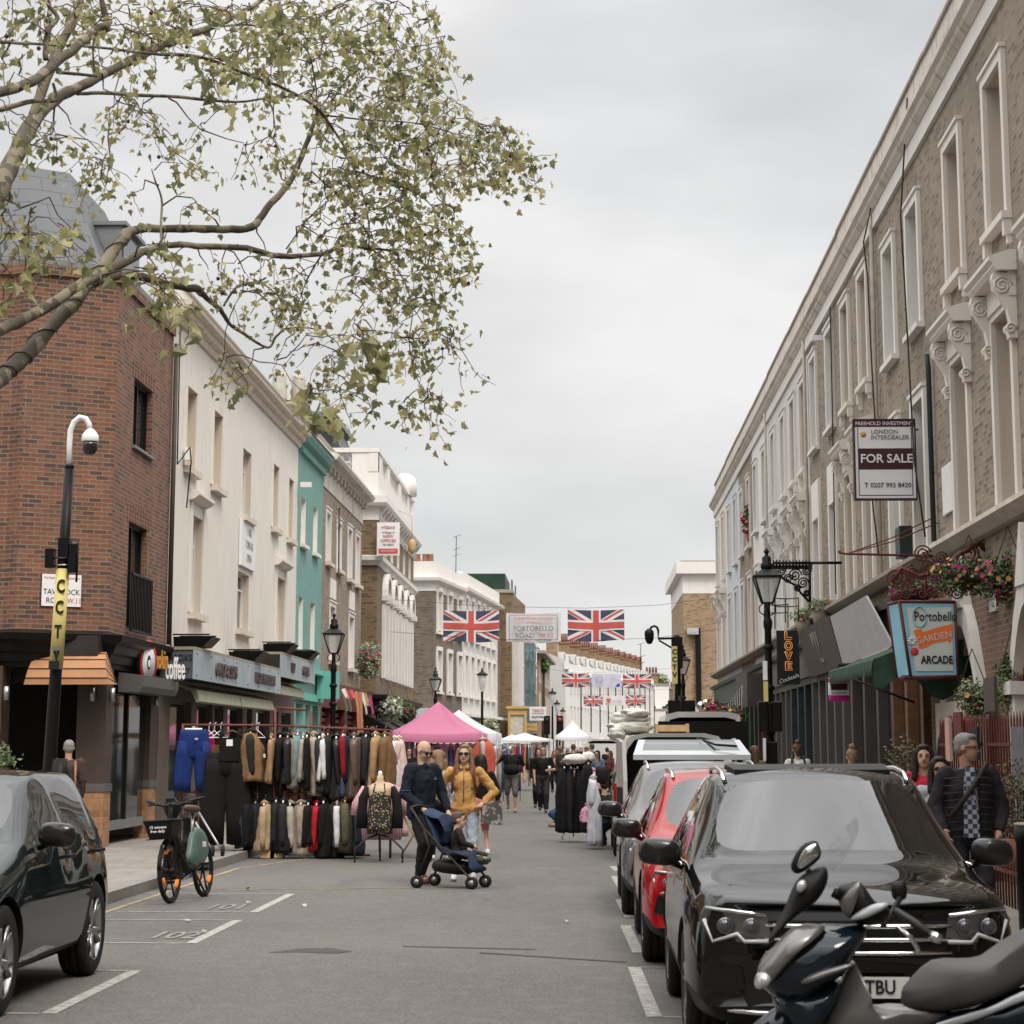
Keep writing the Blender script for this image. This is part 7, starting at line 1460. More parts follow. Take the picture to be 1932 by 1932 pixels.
LO=[(575,.16,.13,(.025,.032,.026),None,.8,'dark green raincoat hanging low left of the tan coat'),(640,.2,.16,BLACK,None,.85,'black coat low on the left of the lower rail'),(700,.18,.18,(.014,.014,.02),None,.85,'blue black coat beside the low tan coat'),(770,.2,.1,(.37,.27,.16),None,.85,'long tan corduroy coat at the foot of the middle post'),(860,.24,.14,CHAR,None,.85,'charcoal parka on the lower rail'),(925,.18,.12,BLACK,(.02,.02,.022),.8,'black anorak with piping on the lower rail'),(975,.2,.14,(.012,.012,.012),(.36,.33,.27),.85,'black jacket with a pale grey sleeve'),(1070,.34,.03,(.25,.19,.15),(.29,.22,.175),.85,'large taupe striped coat in the middle of the lower rail'),(1140,.12,.2,BLACK,None,.85,'narrow black coat left of the red one'),(1200,.22,.12,RED,(.4,.012,.02),.8,'scarlet red jacket on the lower rail'),(1265,.2,.08,BLACK,None,.85,'black coat right of the red jacket'),(1320,.16,.08,(.02,.016,.014),None,.8,'very dark brown coat on the lower rail'),(1358,.1,.2,(.05,.085,.16),WHITE,.8,'blue jacket with a white stripe down its sleeve'),(1420,.24,.1,OLIVE,(.1,.085,.05),.85,'olive rucksack coloured parka near the mannequin'),(1475,.2,.12,(.018,.017,.017),None,.85,'black coat last but one before the mannequin'),(1530,.18,.1,(.03,.035,.05),None,.85,'dark slate coat last before the mannequin')]
for x_,w_,zb,c_,sc_,ro,lb in LO:coat('coat',lb,RX(x_)+rc.uniform(-.03,.03),YR+rc.uniform(-.1,.04),1.0-rc.uniform(0,.06),zb+rc.uniform(-.06,.06),w_*rc.uniform(1.1,1.4),c_,sc_,ro,group=GL,sleeve=min(.62,.95-zb-.12),dep=.21)
for i,(x_,lb)in enumerate(((935,'folded ochre leather jacket showing between the two rails, left'),(1005,'glossy ochre leather jacket showing between the two rails, middle'),(1085,'ochre jacket hem showing between the two rails, right'),(1405,'cream shirt tails above the olive parka'),(1480,'tan shirt tails above the lower coats'))):
 coat('jacket',lb,RX(x_),YR+.25,1.32,.85,.16,(.33,.2,.1)if i<3 else(.42,.3,.19),None,.5 if i==1 else .85,dep=.16,hook=False,sleeve=.3,group='jackets on a rail behind the near rack')
for i in range(14):
 x_=860+i*62;coat('jacket',f'{["black", "grey", "brown", "navy"][i % 4]} jacket in the hidden back row, {["first", "second", "third", "fourth", "fifth", "sixth", "seventh", "eighth", "ninth", "tenth", "eleventh", "twelfth", "thirteenth", "fourteenth"][i]} from the middle post',RX(x_,34.7),34.7,2.0,.7,.16,[BLACK,CHAR,BROWN,NAVY][i%4],dep=.2,hook=False,sleeve=.5,group='jackets in the back row of the near rack')
for x_,c_,zb,lb in((1815,WHITE,.75,'white lace dress on the rack end by the pink gazebo'),(1850,(.6,.45,.42),.3,'pale pink dress behind the man in the navy jacket'),(1790,PINK,.9,'pink blouse sleeve at the rack end')):
 coat('dress',lb,RX(x_,35.5),35.5,1.95,zb,.2,c_,sleeve=.35,group='dresses at the rack end')
X0,Y0=at(717,1500,32.8).x,32.8
h=thing('mannequin','headless mannequin in a gold dotted black camisole on a wheeled stand','mannequin',(X0,Y0,0));mat('skin_plastic',(.5,.36,.24),.4,var=.05)
q=MB('skin_plastic');n=18
def er(z,hx,hy,dx=0):return[(X0+dx+hx*math.cos(6.283*j/n),Y0+hy*math.sin(6.283*j/n),z)for j in range(n)]
loft(q,[er(.62,.15,.1),er(.72,.18,.12),er(.85,.14,.1),er(1.0,.17,.125),er(1.08,.19,.11),er(1.13,.2,.08),er(1.16,.1,.06),er(1.22,.05,.05),er(1.28,.05,.05),er(1.29,.03,.03)]);q.ell((X0,Y0,1.31),(.035,.035,.05),'white_plastic');q.build('torso',h)
m,b,l=base('dotted');uv=nn(m,'ShaderNodeTexCoord').outputs['Object'];vo=nn(m,'ShaderNodeTexVoronoi');vo.inputs['Scale'].default_value=30;l.new(uv,vo.inputs[0]);l.new(mixc(m,ramp(m,vo.outputs[0],.28,.32,1,0),(.014,.013,.013),(.5,.36,.17)),b.inputs['Base Color']);setin(b,Roughness=.8)
q=MB('dotted');loft(q,[er(.42,.19,.14),er(.55,.2,.14),er(.7,.195,.135),er(.85,.17,.12),er(.98,.175,.135),er(1.05,.11,.135)]);q.build('camisole',h)
q=MB('dotted');q.tube([(X0-.09,Y0-.12,1.04),(X0-.07,Y0-.06,1.15),(X0-.05,Y0,1.2)],.012,5);q.tube([(X0+.09,Y0-.12,1.04),(X0+.07,Y0-.06,1.15),(X0+.05,Y0,1.2)],.012,5);q.build('strap',h)
for s_ in(-1,1):q=MB(cloth(BLACK));q.tube([(X0+s_*.18,Y0,1.12),(X0+s_*.25,Y0,.95),(X0+s_*.27,Y0-.01,.75),(X0+s_*.27,Y0-.02,.5)],[.05,.075,.075,.09],9);q.build('cardigan_sleeve',h)
q=MB('wire');q.tube([(X0,Y0,.15),(X0,Y0,.65)],.016,6)
for a_,b_ in((-.36,-.12),(.36,-.12),(-.02,.3)):q.tube([(X0,Y0,.42),(X0+a_*.5,Y0+b_*.5,.36),(X0+a_,Y0+b_,.2),(X0+a_,Y0+b_,.06)],.015,6)
q.build('stand',h)
for a_,b_ in((-.36,-.12),(.36,-.12),(-.02,.3)):q=MB('plastic_black');q.lathe([(.03,-.012),(.03,.012)],(0,0,0),10,M=Matrix.Translation((X0+a_,Y0+b_,.032))@Matrix.Rotation(R(90),4,'Y'));q.build('castor',h)
m,b,l=base('stripe_pink');uv=nn(m,'ShaderNodeTexCoord').outputs['Object'];wv=nn(m,'ShaderNodeTexWave');wv.inputs['Scale'].default_value=12;l.new(uv,wv.inputs[0]);l.new(mixc(m,ramp(m,wv.outputs[1],.4,.6,0,1),(.55,.42,.42),(.4,.1,.16)),b.inputs['Base Color'])
h=thing('shirt','pink striped shirt spread behind the mannequin','shirt',(X0,33.1,.4));q=MB('stripe_pink');loft(q,[[(X0+hx*math.cos(6.283*j/n),33.15+.1*math.sin(6.283*j/n),z)for j in range(n)]for z,hx in((.32,.3),(.6,.33),(.9,.3),(1.12,.24),(1.18,.1))]);q.build('cloth',h)
for s_ in(-1,1):q=MB('stripe_pink');q.tube([(X0+s_*.25,33.15,1.1),(X0+s_*.38,33.15,.85),(X0+s_*.4,33.15,.68)],[.07,.09,.09],9);q.build('sleeve',h)
h=thing('folding_table','small folding table with crossed wooden legs behind the mannequin','table',(-2.75,34.6,0));q=MB('pale_wood');q.box(-3.0,-2.45,34.3,34.9,.68,.71);q.build('table_top',h)
for a_,b_ in((-2.95,-2.55),(-2.55,-2.95)):q=MB('pale_wood');q.tube([(a_,34.4,0.02),(b_,34.4,.68)],.016,5);q.build('leg',h)
h=thing('sack_truck','folded metal sack truck with small wheels on the pavement by the rack','trolley',(-5.6,32.2,.12));q=MB('steel');q.tube([(-6.1,32.6,.9),(-5.75,32.3,.45),(-5.55,32.1,.2)],.018,6);q.tube([(-6.0,32.8,.9),(-5.65,32.5,.45),(-5.45,32.3,.2)],.018,6);q.build('frame',h)
for x_ in(-5.55,-5.4):q=MB('tyre');q.lathe([(.08,-.02),(.08,.02)],(0,0,0),14,M=Matrix.Translation((x_,32.1,.2))@Matrix.Rotation(R(90),4,'Y'));q.build('wheel',h)
def bollard(lab,x,y,H=.95,cap=True,s=1,plain=False):
 h=thing('bollard',lab,'bollard',(x,y,.12));q=MB('black_paint')
 if plain:q.lathe([(.13,0),(.13,H-.12),(.14,H-.1),(.14,H)],(x,y,.12),24);q.lathe([(.141,0),(.138,.02),(.0,.03)],(x,y,.12+H),24,'cement_cap')
 else:q.lathe([(.15,0),(.16,.06),(.12,.12),(.1,.2),(.1,.3),(.12,.33),(.09,.36),(.085,.6),(.12,.63),(.12,.67),(.07,.7),(.06,.74),(.09,.78),(.115,.85),(.1,.91),(.05,.95),(.03,.98)],(x,y,.12),18)
 q.build('post',h);return h
b1=gr(322,1575,.12);bollard('black ornate bollard with ball top directly behind the hire bicycle',at(326,1500,26.5).x,26.5)
bollard('second black bollard behind the bicycle saddle',at(358,1500,29).x,29)
bollard('fat plain black bollard right of the nearest black car',3.25,16.0,1.02,plain=True)
for i,(y,lb)in enumerate(((33,'plain short bollard behind the near right lamp post'),)):pass
h=thing('garment_rail','wheeled rail hung with black dresses in the road by the vans','garment rail',(-.25,39.9,0));q=MB('steel')
xa,xb=-.46,.12
q.tube([(xa+.2,39.9,0.1),(xa+.2,39.9,1.45)],.015,6);q.tube([(xa-.05,39.9,1.45),(xb+.25,39.9,1.45)],.015,6)
for a_ in(xa,xb):q.tube([(xa+.22,39.9,.5),(a_,39.7,.12),(a_,39.7,.05)],.014,5)
q.build('frame',h)
for x_,c_,lb in((-.42,BLACK,'black dress at the left end of the wheeled rail'),(-.3,(.014,.013,.013),'second black dress on the wheeled rail'),(-.18,BLACK,'third black dress on the wheeled rail'),(-.06,(.02,.018,.018),'fourth black dress on the wheeled rail')):coat('dress',lb,x_,39.95,1.46,.2,.2,c_,sleeve=0,group='black dresses on the wheeled rail')
coat('dress','long white dress hanging against the open van door',.1,37.2,1.3,.1,.2,(.5,.5,.54),sleeve=.4);coat('dress','long black dress beside the white one',.02,37.6,1.55,.5,.2,BLACK,sleeve=.5)
coat('blouse','pink lace blouse on the wheeled rail',.08,39.4,1.4,1.0,.3,(.55,.3,.4),sleeve=.3);coat('blouse','small pink frilled garment above the white dress',0.02,37.3,.85,.48,.2,(.6,.3,.4),sleeve=.2,hook=False)
h=thing('hat_pile','heap of lace hats and a white hand on the wheeled rail','hats',(-.2,39.8,1.4));q=MB('sheet');bag(q,(-.2,39.8,1.5),(.24,.15,.09),'sheet',3);bag(q,(.02,39.8,1.53),(.13,.12,.1),'sheet',5);q.build('hats',h)
# ================================================================ gazebos and stalls
def gazebo(lab,x0,x1,y0,y1,ze,za,m,val=.22,pts=True,grp='market gazebos'):
 h=thing('gazebo',lab,'gazebo',((x0+x1)/2,(y0+y1)/2,0),grp);cx,cy=(x0+x1)/2,(y0+y1)/2;q=MB(m);n=8;k=9;vs=[];fs=[]
 C4=[Vector((x0,y0,ze)),Vector((x1,y0,ze)),Vector((x1,y1,ze)),Vector((x0,y1,ze))];ring=[]
 for i in range(4):
  for j in range(n):p=C4[i].lerp(C4[(i+1)%4],j/n);ring.append(p-Vector((0,0,.05*math.sin(j/n*3.1416))))
 top=Vector((cx,cy,za));rows=[[p-Vector((0,0,val+.0))for p in ring],ring]
 for r_ in range(1,k):
  f=r_/k;rows.append([p.lerp(top,f)-Vector((0,0,(za-ze)*.17*math.sin(f*3.1416)*(1 if j%n else .55)))for j,p in enumerate(ring)])
 for r_ in rows:vs+=r_
 vs.append(top);N_=len(ring)
 for i in range(len(rows)-1):
  for j in range(N_):fs.append((i*N_+j,i*N_+(j+1)%N_,(i+1)*N_+(j+1)%N_,(i+1)*N_+j))
 for j in range(N_):fs.append(((len(rows)-1)*N_+j,(len(rows)-1)*N_+(j+1)%N_,len(vs)-1))
 q.add(vs,fs,m,True);q.build('canopy',h)
 for c in C4:q=MB('steel');q.tube([(c.x,c.y,0),(c.x,c.y,ze)],.022,6);q.build('leg',h)
 return h
m,b,l=base('pink_canopy');setin(b,Roughness=.6);b.inputs['Base Color'].default_value=(.62,.2,.34,1)
tr=nn(m,'ShaderNodeBsdfTranslucent');tr.inputs[0].default_value=(.7,.2,.36,1);mxs=nn(m,'ShaderNodeMixShader');mxs.inputs[0].default_value=.35;l.new(b.outputs[0],mxs.inputs[1]);l.new(tr.outputs[0],mxs.inputs[2]);l.new(mxs.outputs[0],m.node_tree.nodes['Material Output'].inputs[0])
m,b,l=base('white_canopy');setin(b,Roughness=.6);b.inputs['Base Color'].default_value=(.7,.69,.7,1)
tr=nn(m,'ShaderNodeBsdfTranslucent');tr.inputs[0].default_value=(.7,.7,.72,1);mxs=nn(m,'ShaderNodeMixShader');mxs.inputs[0].default_value=.3;l.new(b.outputs[0],mxs.inputs[1]);l.new(tr.outputs[0],mxs.inputs[2]);l.new(mxs.outputs[0],m.node_tree.nodes['Material Output'].inputs[0])
gazebo('bright pink peaked gazebo over the clothes stall',-5.93,-3.11,64,67.2,2.13,3.1,'pink_canopy');gazebo('white peaked gazebo half hidden behind the pink one',-5.9,-3.06,74,77,2.2,3.02,'white_canopy',.32)
gazebo('low flat white gazebo behind the man drinking',-3.7,-1.46,88,91,2.05,2.32,'white_canopy',.08);gazebo('white peaked gazebo at the end of the market',-1.63,.16,109,112,2.28,3.08,'white_canopy',.17);gazebo('small low white gazebo right of the peaked one',.1,1.5,116,118,1.95,2.25,'white_canopy',.15)
gazebo('large white gazebo roof left behind the low flat one',-4.2,-2.6,96,99,2.0,2.3,'white_canopy',.1)
pal=[(.45,.1,.1),(.3,.05,.2),(.5,.45,.42),(.1,.25,.25),(.35,.3,.28),(.12,.04,.15),(.5,.2,.1),BLACK,(.4,.35,.4),(.06,.1,.2),(.5,.3,.3),(.03,.03,.03),(.55,.52,.5)]
names=['red','plum','cream','teal','beige','purple','orange','black','lilac','navy','salmon','black','white']
ords=['first','second','third','fourth','fifth','sixth','seventh','eighth','ninth','tenth','eleventh','twelfth','thirteenth','fourteenth','fifteenth','sixteenth','seventeenth','eighteenth','nineteenth','twentieth']
def rail(xa,xb,Y,zr,zb,n,where,w_=.16,seed=0):
 h=thing('garment_rail',f'thin garment rail {where}','garment rail',((xa+xb)/2,Y,0));q=MB('steel');q.tube([(xa,Y,zr),(xb,Y,zr)],.015,5);q.tube([(xa,Y,0),(xa,Y,zr)],.015,5);q.tube([(xb,Y,0),(xb,Y,zr)],.015,5);q.build('frame',h)
 for i in range(n):
  k=(i*5+seed)%13;x_=xa+(xb-xa)*(i+.5)/n
  g_=thing('dress',f'{names[k]} garment, {ords[i]} from the left on the rail {where}','dress',(x_,Y,zb),f'garments on the rail {where}');q=MB(cloth(pal[k]));s_=rc.uniform(.8,1.2);nn_=10
  loft(q,[[(x_+w_*.5*f_*s_*math.cos(6.283*j/nn_)*(1+.15*math.sin(3*j+i)),Y+.15*math.sin(6.283*j/nn_),z)for j in range(nn_)]for z,f_ in((zr-.05,.4),(zr-.15,.8),((zr+zb)/2,.9),(zb+rc.uniform(-.1,.25),1.1))]);q.build('cloth',g_)
  q=MB('white_plastic');q.tube([(x_,Y,zr-.06),(x_,Y,zr+.02)],.006,4);q.build('hanger',g_)
rail(-5.8,-3.3,64.6,1.75,.55,18,'under the pink gazebo',.17,1);rail(-5.7,-3.3,66.5,1.9,1.0,12,'at the back of the pink gazebo',.2,4);rail(-3.2,-1.6,88.2,1.85,.6,16,'under the low flat gazebo',.11,2);rail(-2.9,-2.3,62.5,1.8,.3,4,'beside the man drinking',.2,7);rail(-1.5,.1,109.3,1.7,.7,12,'under the end gazebo',.14,5);rail(-2.75,-2.2,71,1.85,.4,4,'behind the red patterned dress',.2,3)
m,b,l=base('pattern_red');uv=nn(m,'ShaderNodeTexCoord').outputs['Object'];ck=nn(m,'ShaderNodeTexChecker');ck.inputs['Scale'].default_value=14;ck.inputs[1].default_value=(.55,.13,.09,1);ck.inputs[2].default_value=(.6,.4,.33,1);l.new(uv,ck.inputs[0]);l.new(ck.outputs[0],b.inputs['Base Color'])
coat('dress','red and white patterned dress hung facing the street by the pink gazebo',at(911,1480,52).x,52,2.0,1.0,.45,(.45,.09,.06),(.5,.4,.35),dep=.12,sleeve=.4);coat('skirt','orange floral skirt below the patterned dress',at(922,1540,52.3).x,52.3,1.25,.25,.32,(.4,.09,.03),sleeve=0,dep=.15)
for q_,zz in((thing('skirt','black and white flower print skirts on the low stall','skirt',(-1.85,86,.5)),0),):q=MB('dotted');q.box(-2.3,-1.3,85.9,86,.4,1.3);q.build('cloth',q_)
h=thing('barrier','metal crowd barrier with mesh in the road behind the walkers','barrier',(-1.1,95,0));q=MB('steel');
for z in(.15,1.1):q.tube([(-1.6,95.3,z),(-.6,95.3,z)],.025,5)
for k in range(11):q.tube([(-1.6+k*.1,95.3,.15),(-1.6+k*.1,95.3,1.1)],.009,4)
q.build('frame',h)
# ================================================================ people
for n_,c_ in dict(skin_light=(.5,.31,.22),skin_tan=(.42,.25,.17),skin_brown=(.2,.11,.07)).items():mat(n_,c_,.55,var=.06,scale=20)
for n_,c_ in dict(hair_dark=(.02,.015,.012),hair_brown=(.09,.055,.035),hair_blond=(.19,.12,.065),hair_grey=(.2,.19,.18)).items():mat(n_,c_,.6,var=.35,scale=40)
m,b,l=base('plaid');uv=nn(m,'ShaderNodeTexCoord').outputs['Object'];ck=nn(m,'ShaderNodeTexChecker');ck.inputs['Scale'].default_value=26;ck.inputs[1].default_value=(.32,.34,.38,1);ck.inputs[2].default_value=(.03,.035,.06,1);l.new(uv,ck.inputs[0]);l.new(ck.outputs[0],b.inputs['Base Color'])
FOLD=bpy.data.textures.new('folds','CLOUDS');FOLD.noise_scale=.08;FOLD.noise_depth=2
def fuse(parts,name,mname,root,vox,smooth=4):
 """parts: ('c', p0, r0, p1, r1) capsules and ('e', centre, radii, matrix) ellipsoids, fused into ONE continuous skin"""
 q=MB('plain')
 for p in parts:
  if p[0]=='c':
   a_,b_=Vector(p[1]),Vector(p[3]);k=5;ax_=b_-a_;L_=max(ax_.length,1e-4);d=ax_/L_
   pts=[a_-d*p[2]*.95,a_-d*p[2]*.6,a_]+[a_.lerp(b_,i/k)for i in range(1,k)]+[b_,b_+d*p[4]*.6,b_+d*p[4]*.95]
   rr=[p[2]*.3,p[2]*.8,p[2]]+[p[2]+(p[4]-p[2])*i/k for i in range(1,k)]+[p[4],p[4]*.8,p[4]*.3];q.tube(pts,rr,12)
  else:q.ell(p[1],p[2],nu=16,nv=12,M=p[3]if len(p)>3 else None)
 me=bpy.data.meshes.new(name);me.from_pydata(q.v,[],q.f);o=bpy.data.objects.new(name,me);COL.objects.link(o)
 r_=o.modifiers.new('r','REMESH');r_.mode='VOXEL';r_.voxel_size=vox;r_.use_smooth_shade=True
 s_=o.modifiers.new('s','SMOOTH');s_.factor=.5;s_.iterations=smooth
 if mname.startswith('cloth'):
  d_=o.modifiers.new('d','DISPLACE');d_.texture=FOLD;d_.strength=.03;d_.mid_level=.5;d_.texture_coords='LOCAL'
 t=o;o=bpy.data.objects.new(name,me);COL.objects.link(o);o.parent=root;o['org']=[0,0,0];PEND.append((t,o,Matrix.Identity(4),mname,True));return o
def V(*a):return Vector(a)
def hand(parts,w_,dirn,side,sc,curl=.5):
 """palm, four bent fingers of unequal length, thumb leaving the side of the palm"""
 d=Vector(dirn).normalized();pn=Vector((side,0,0));pn=(pn-d*pn.dot(d)).normalized()if abs(pn.dot(d))<.95 else Vector((0,-1,0));s_=d.cross(pn).normalized();w_=Vector(w_)
 parts.append(('c',w_,.024*sc,w_+d*.07*sc,.034*sc))
 for i,ln in enumerate((.07,.08,.075,.058)):
  b_=w_+d*.085*sc+s_*(i-1.5)*.019*sc;k=b_+(d*math.cos(curl*.6)-pn*math.sin(curl*.6))*ln*.5*sc;e=k+(d*math.cos(curl*1.6)-pn*math.sin(curl*1.6))*ln*.5*sc
  parts+=[('c',b_,.0095*sc,k,.009*sc),('c',k,.009*sc,e,.0075*sc)]
 b_=w_+d*.025*sc-s_*.028*sc;k=b_+(d*.6-s_*.7-pn*.3).normalized()*.035*sc;parts+=[('c',b_,.012*sc,k,.0105*sc),('c',k,.0105*sc,k+(d*.9-s_*.2-pn*.4).normalized()*.03*sc,.009*sc)]
def person(lab,x,y,rz=180,H=1.75,top=NAVY,low=BLACK,skin='skin_light',hair='hair_brown',hairstyle='short',lf=(0,0,0),rf=(0,0,0),la=None,ra=None,bulk=1.0,shoes=(.03,.03,.03),shorts=False,short_sleeve=False,jacket=0,vox=.013,head=(0,0),glasses=None,z0=0,lean=0,group=None,sit=None,skirt=None,up_only=False,neck_open=False,bun=False,name='person',hs=1.05):
 """local frame: faces +y, x to its right; rz turns it. feet lf / rf offsets; la / ra = (elbow, wrist) relative to shoulder"""
 root=thing(name,lab,'person',(0,0,0),group);root['org']=[0,0,0];s_=H/1.75;B_=bulk
 hip=V(0,0,.93*s_);ch=V(0,lean*.35,1.28*s_);nk=V(0,lean*.5+.0,1.46*s_);hc=V(0,lean*.5+.03,1.62*s_)
 if sit:hip=V(0,0,sit)
 dz=hip.z-.93*s_;ch.z+=dz;nk.z+=dz;hc.z+=dz
 sh={-1:V(-.185*s_*(B_*.5+.5),lean*.4,1.4*s_+dz),1:V(.185*s_*(B_*.5+.5),lean*.4,1.4*s_+dz)}
 ft={-1:V(-.1+lf[0],lf[1],.07+lf[2]),1:V(.1+rf[0],rf[1],.07+rf[2])}
 body=[];topm=[];lowm=[];shoe={-1:[],1:[]}
 tor=[('e',(0,lean*.1,hip.z+.02),(.165*s_*B_,.115*s_*B_,.12)),('c',hip+V(0,0,.05),.115*s_*B_,ch-V(0,0,.06),.125*s_*B_),('e',ch+V(0,0,-.02),(.165*s_*(B_*.6+.4),.11*s_*B_,.17*s_)),('c',sh[-1]+V(.03,0,-.01),.06*s_,sh[1]+V(-.03,0,-.01),.06*s_)]
 if B_>1.15:tor.append(('e',(0,.07,hip.z+.15),(.16*B_,.13*B_,.16)))
 body+=[(t[0],t[1],(t[2][0]*.9,t[2][1]*.9,t[2][2]*.9))if t[0]=='e' else(t[0],t[1],t[2]*.9,t[3],t[4]*.9)for t in tor];topm+=[(t[0],t[1],(t[2][0]*1.1+.004,t[2][1]*1.12+.006,t[2][2]*1.05))if t[0]=='e' else(t[0],t[1],t[2]*1.1,t[3],t[4]*1.1)for t in tor[1:]]
 lowm+=[('e',(0,lean*.1,hip.z+.0),(.178*s_*B_,.125*s_*B_,.12))]
 knees={}
 for k in(-1,1):
  hp=hip+V(k*.09*s_,0,-.03);an=ft[k]+V(0,-.04,.02)
  mid=(hp+an)/2;full=.86*s_;d_=(hp-an).length;bend=math.sqrt(max(0,(full/2)**2-(d_/2)**2));kn=mid+V(k*.01,bend if bend>.02 else .02,0);knees[k]=kn
  body+=[('c',hp,.075*s_,kn,.048*s_),('c',kn,.05*s_,an,.034*s_),('c',an,.034,ft[k]+V(0,.12,-.03),.03)]
  r_=1.15 if not skirt else 1;lowm+=[('c',hp,.092*s_*B_,kn,.066*s_*r_)]
  if shorts:lowm+=[('c',kn,.07*s_,kn+(an-kn)*.12,.072*s_)]
  else:lowm+=[('c',kn,.066*s_*r_,an+V(0,0,.03),.052*s_*r_)]
  shoe[k]=[('c',ft[k]+V(0,-.06,-.02),.042,ft[k]+V(0,.13,-.032),.036),('c',ft[k]+V(0,-.05,.0),.04,ft[k]+V(0,.04,.0),.038)]
 if skirt:lowm+=[('c',hip,.17*s_,V(0,0,skirt),.22*s_)]
 arms={-1:la or((-.05,-.02,-.29),(-.03,.06,-.55)),1:ra or((.05,-.02,-.29),(.03,.06,-.55))};J=.012*jacket
 for k in(-1,1):
  el=sh[k]+V(*arms[k][0])*s_;wr_=sh[k]+V(*arms[k][1])*s_;body+=[('c',sh[k],.05*s_,el,.038*s_),('c',el,.04*s_,wr_,.026*s_)];hand(body,wr_,wr_-el,k,s_*1.02)
  topm+=[('c',sh[k],.066*s_+J,el if not short_sleeve else sh[k].lerp(el,.75),.054*s_+J)]
  if not short_sleeve:topm+=[('c',el,.054*s_+J,el.lerp(wr_,.93),.042*s_+J*.7)]
 if jacket>1.2:topm+=[('c',V(k*.075*s_,.0,hip.z-.07),.125*s_*B_,V(k*.07*s_,lean*.3,ch.z+.0),.125*s_)for k in(-1,1)]+[('c',nk+V(0,-.05,-.03),.07,nk+V(0,.03,-.03),.055)]
 if jacket:topm+=[('c',hip+V(0,0,-.02),.13*s_*B_+J,ch,.13*s_*B_+J),('e',(0,0,hip.z),(.185*s_*B_+J,.135*s_*B_+J,.13))]
 h_=s_*hs
 ty,tt_=R(head[0]),R(head[1]);MH=Matrix.Translation(hc)@Matrix.Rotation(ty,4,'Z')@Matrix.Rotation(tt_,4,'X');Hh=lambda*p:MH@(Vector(p)*h_);rot=MH.to_3x3().to_4x4()
 body+=[('c',nk-V(0,0,.06),.058*h_,Hh(0,-.02,-.06),.052*h_),('e',Hh(0,-.012,.03),(.077*h_,.093*h_,.092*h_),rot),('e',Hh(0,.014,-.035),(.06*h_,.07*h_,.075*h_),rot),('e',Hh(0,.045,-.085),(.034*h_,.03*h_,.025*h_),rot),('c',Hh(0,.082,.015),.009*h_,Hh(0,.097,-.022),.014*h_),('c',Hh(-.035,.072,.028),.012*h_,Hh(.035,.072,.028),.012*h_)]
 for k in(-1,1):body.append(('e',Hh(k*.078,-.005,.0),(.012*h_,.02*h_,.03*h_),rot))
 fuse(body,'body',skin,root,min(vox,.011),3)
 def small(nm,m_,items):
  q=MB(m_)
  for c_,r_ in items:q.ell(c_,r_,nu=8,nv=6,M=rot)
  return q.build(nm,root)
 if not glasses:
  small('eyes','ink',[(Hh(k*.031,.083,.008),(.012*h_,.006,.006*h_))for k in(-1,1)]);small('eyebrows',hair,[(Hh(k*.032,.085,.032),(.018*h_,.006,.004*h_))for k in(-1,1)])
 else:
  q=MB('ink')
  for k in(-1,1):q.ell(Hh(k*.034,.09,.008),(.03*h_,.008,.023*h_)if glasses=='sun' else(.024*h_,.004,.017*h_),M=rot)if glasses=='sun' else q.tube([Hh(k*.034+.025*math.cos(a),.095,.006+.018*math.sin(a))for a in[i*.785 for i in range(9)]],.003,4);q.tube([Hh(k*.06,.085,.012),Hh(k*.08,.0,.015)],.004,4)
  q.tube([Hh(-.01,.097,.012),Hh(.01,.097,.012)],.004,4);q.build('glasses',root)
  if glasses!='sun':small('eyes','ink',[(Hh(k*.031,.083,.008),(.012*h_,.006,.006*h_))for k in(-1,1)])
 small('mouth','lip',[(Hh(0,.083,-.052),(.024*h_,.007,.007*h_))])
 hp_=[]
 if hairstyle=='short':hp_=[('e',Hh(0,-.022,.045),(.084*h_,.092*h_,.088*h_),rot),('e',Hh(0,-.05,.0),(.078*h_,.06*h_,.07*h_),rot),('e',Hh(0,.03,.095),(.06*h_,.05*h_,.028*h_),rot)]
 elif hairstyle=='shaved':hp_=[]
 elif hairstyle in('long','bob','curly'):
  ln={'long':.32,'bob':.12,'curly':.1}[hairstyle];w2=.03 if hairstyle!='curly' else .06
  hp_=[('e',Hh(0,-.025,.045),(.09*h_+(w2-.03),.098*h_,.092*h_),rot),('e',Hh(0,.02,.1),(.062*h_,.055*h_,.026*h_),rot)]
  for k in(-1,1):hp_+=[('c',Hh(k*.075,.0,.06),.028*h_,Hh(k*.09,.0,-.07),w2+.004),('c',Hh(k*.09,.0,-.07),w2+.004,Hh(k*.1,.03,-.09-ln),w2*(.8 if hairstyle=='long' else 1))]
  hp_+=[('c',Hh(0,-.07,.02),.07*h_,Hh(0,-.08,-.08-ln*.9),.065*h_)]
 if bun:hp_=[('e',Hh(0,-.025,.045),(.088*h_,.095*h_,.09*h_),rot),('e',Hh(0,-.05,.155),(.05*h_,.05*h_,.045*h_),rot),('c',Hh(0,-.07,.0),.06*h_,Hh(0,-.07,-.08),.04*h_)]
 if hp_:fuse(hp_,'hair',hair,root,.01,1)
 fuse(topm,'jacket' if jacket else 'top',cloth(top),root,vox,3)
 if not up_only:fuse(lowm,'shorts' if shorts else 'skirt' if skirt else 'trousers',cloth(low),root,vox,3)
 for k in(-1,1):fuse(shoe[k],'shoe',cloth(shoes,.6),root,.011,1)
 root.location=(x,y,z0);root.rotation_euler=(0,0,R(rz));return root,dict(sh=sh,hc=hc,Hh=Hh,ch=ch,hip=hip,s=s_,rot=rot)
mat('lip',(.3,.12,.1),.5)
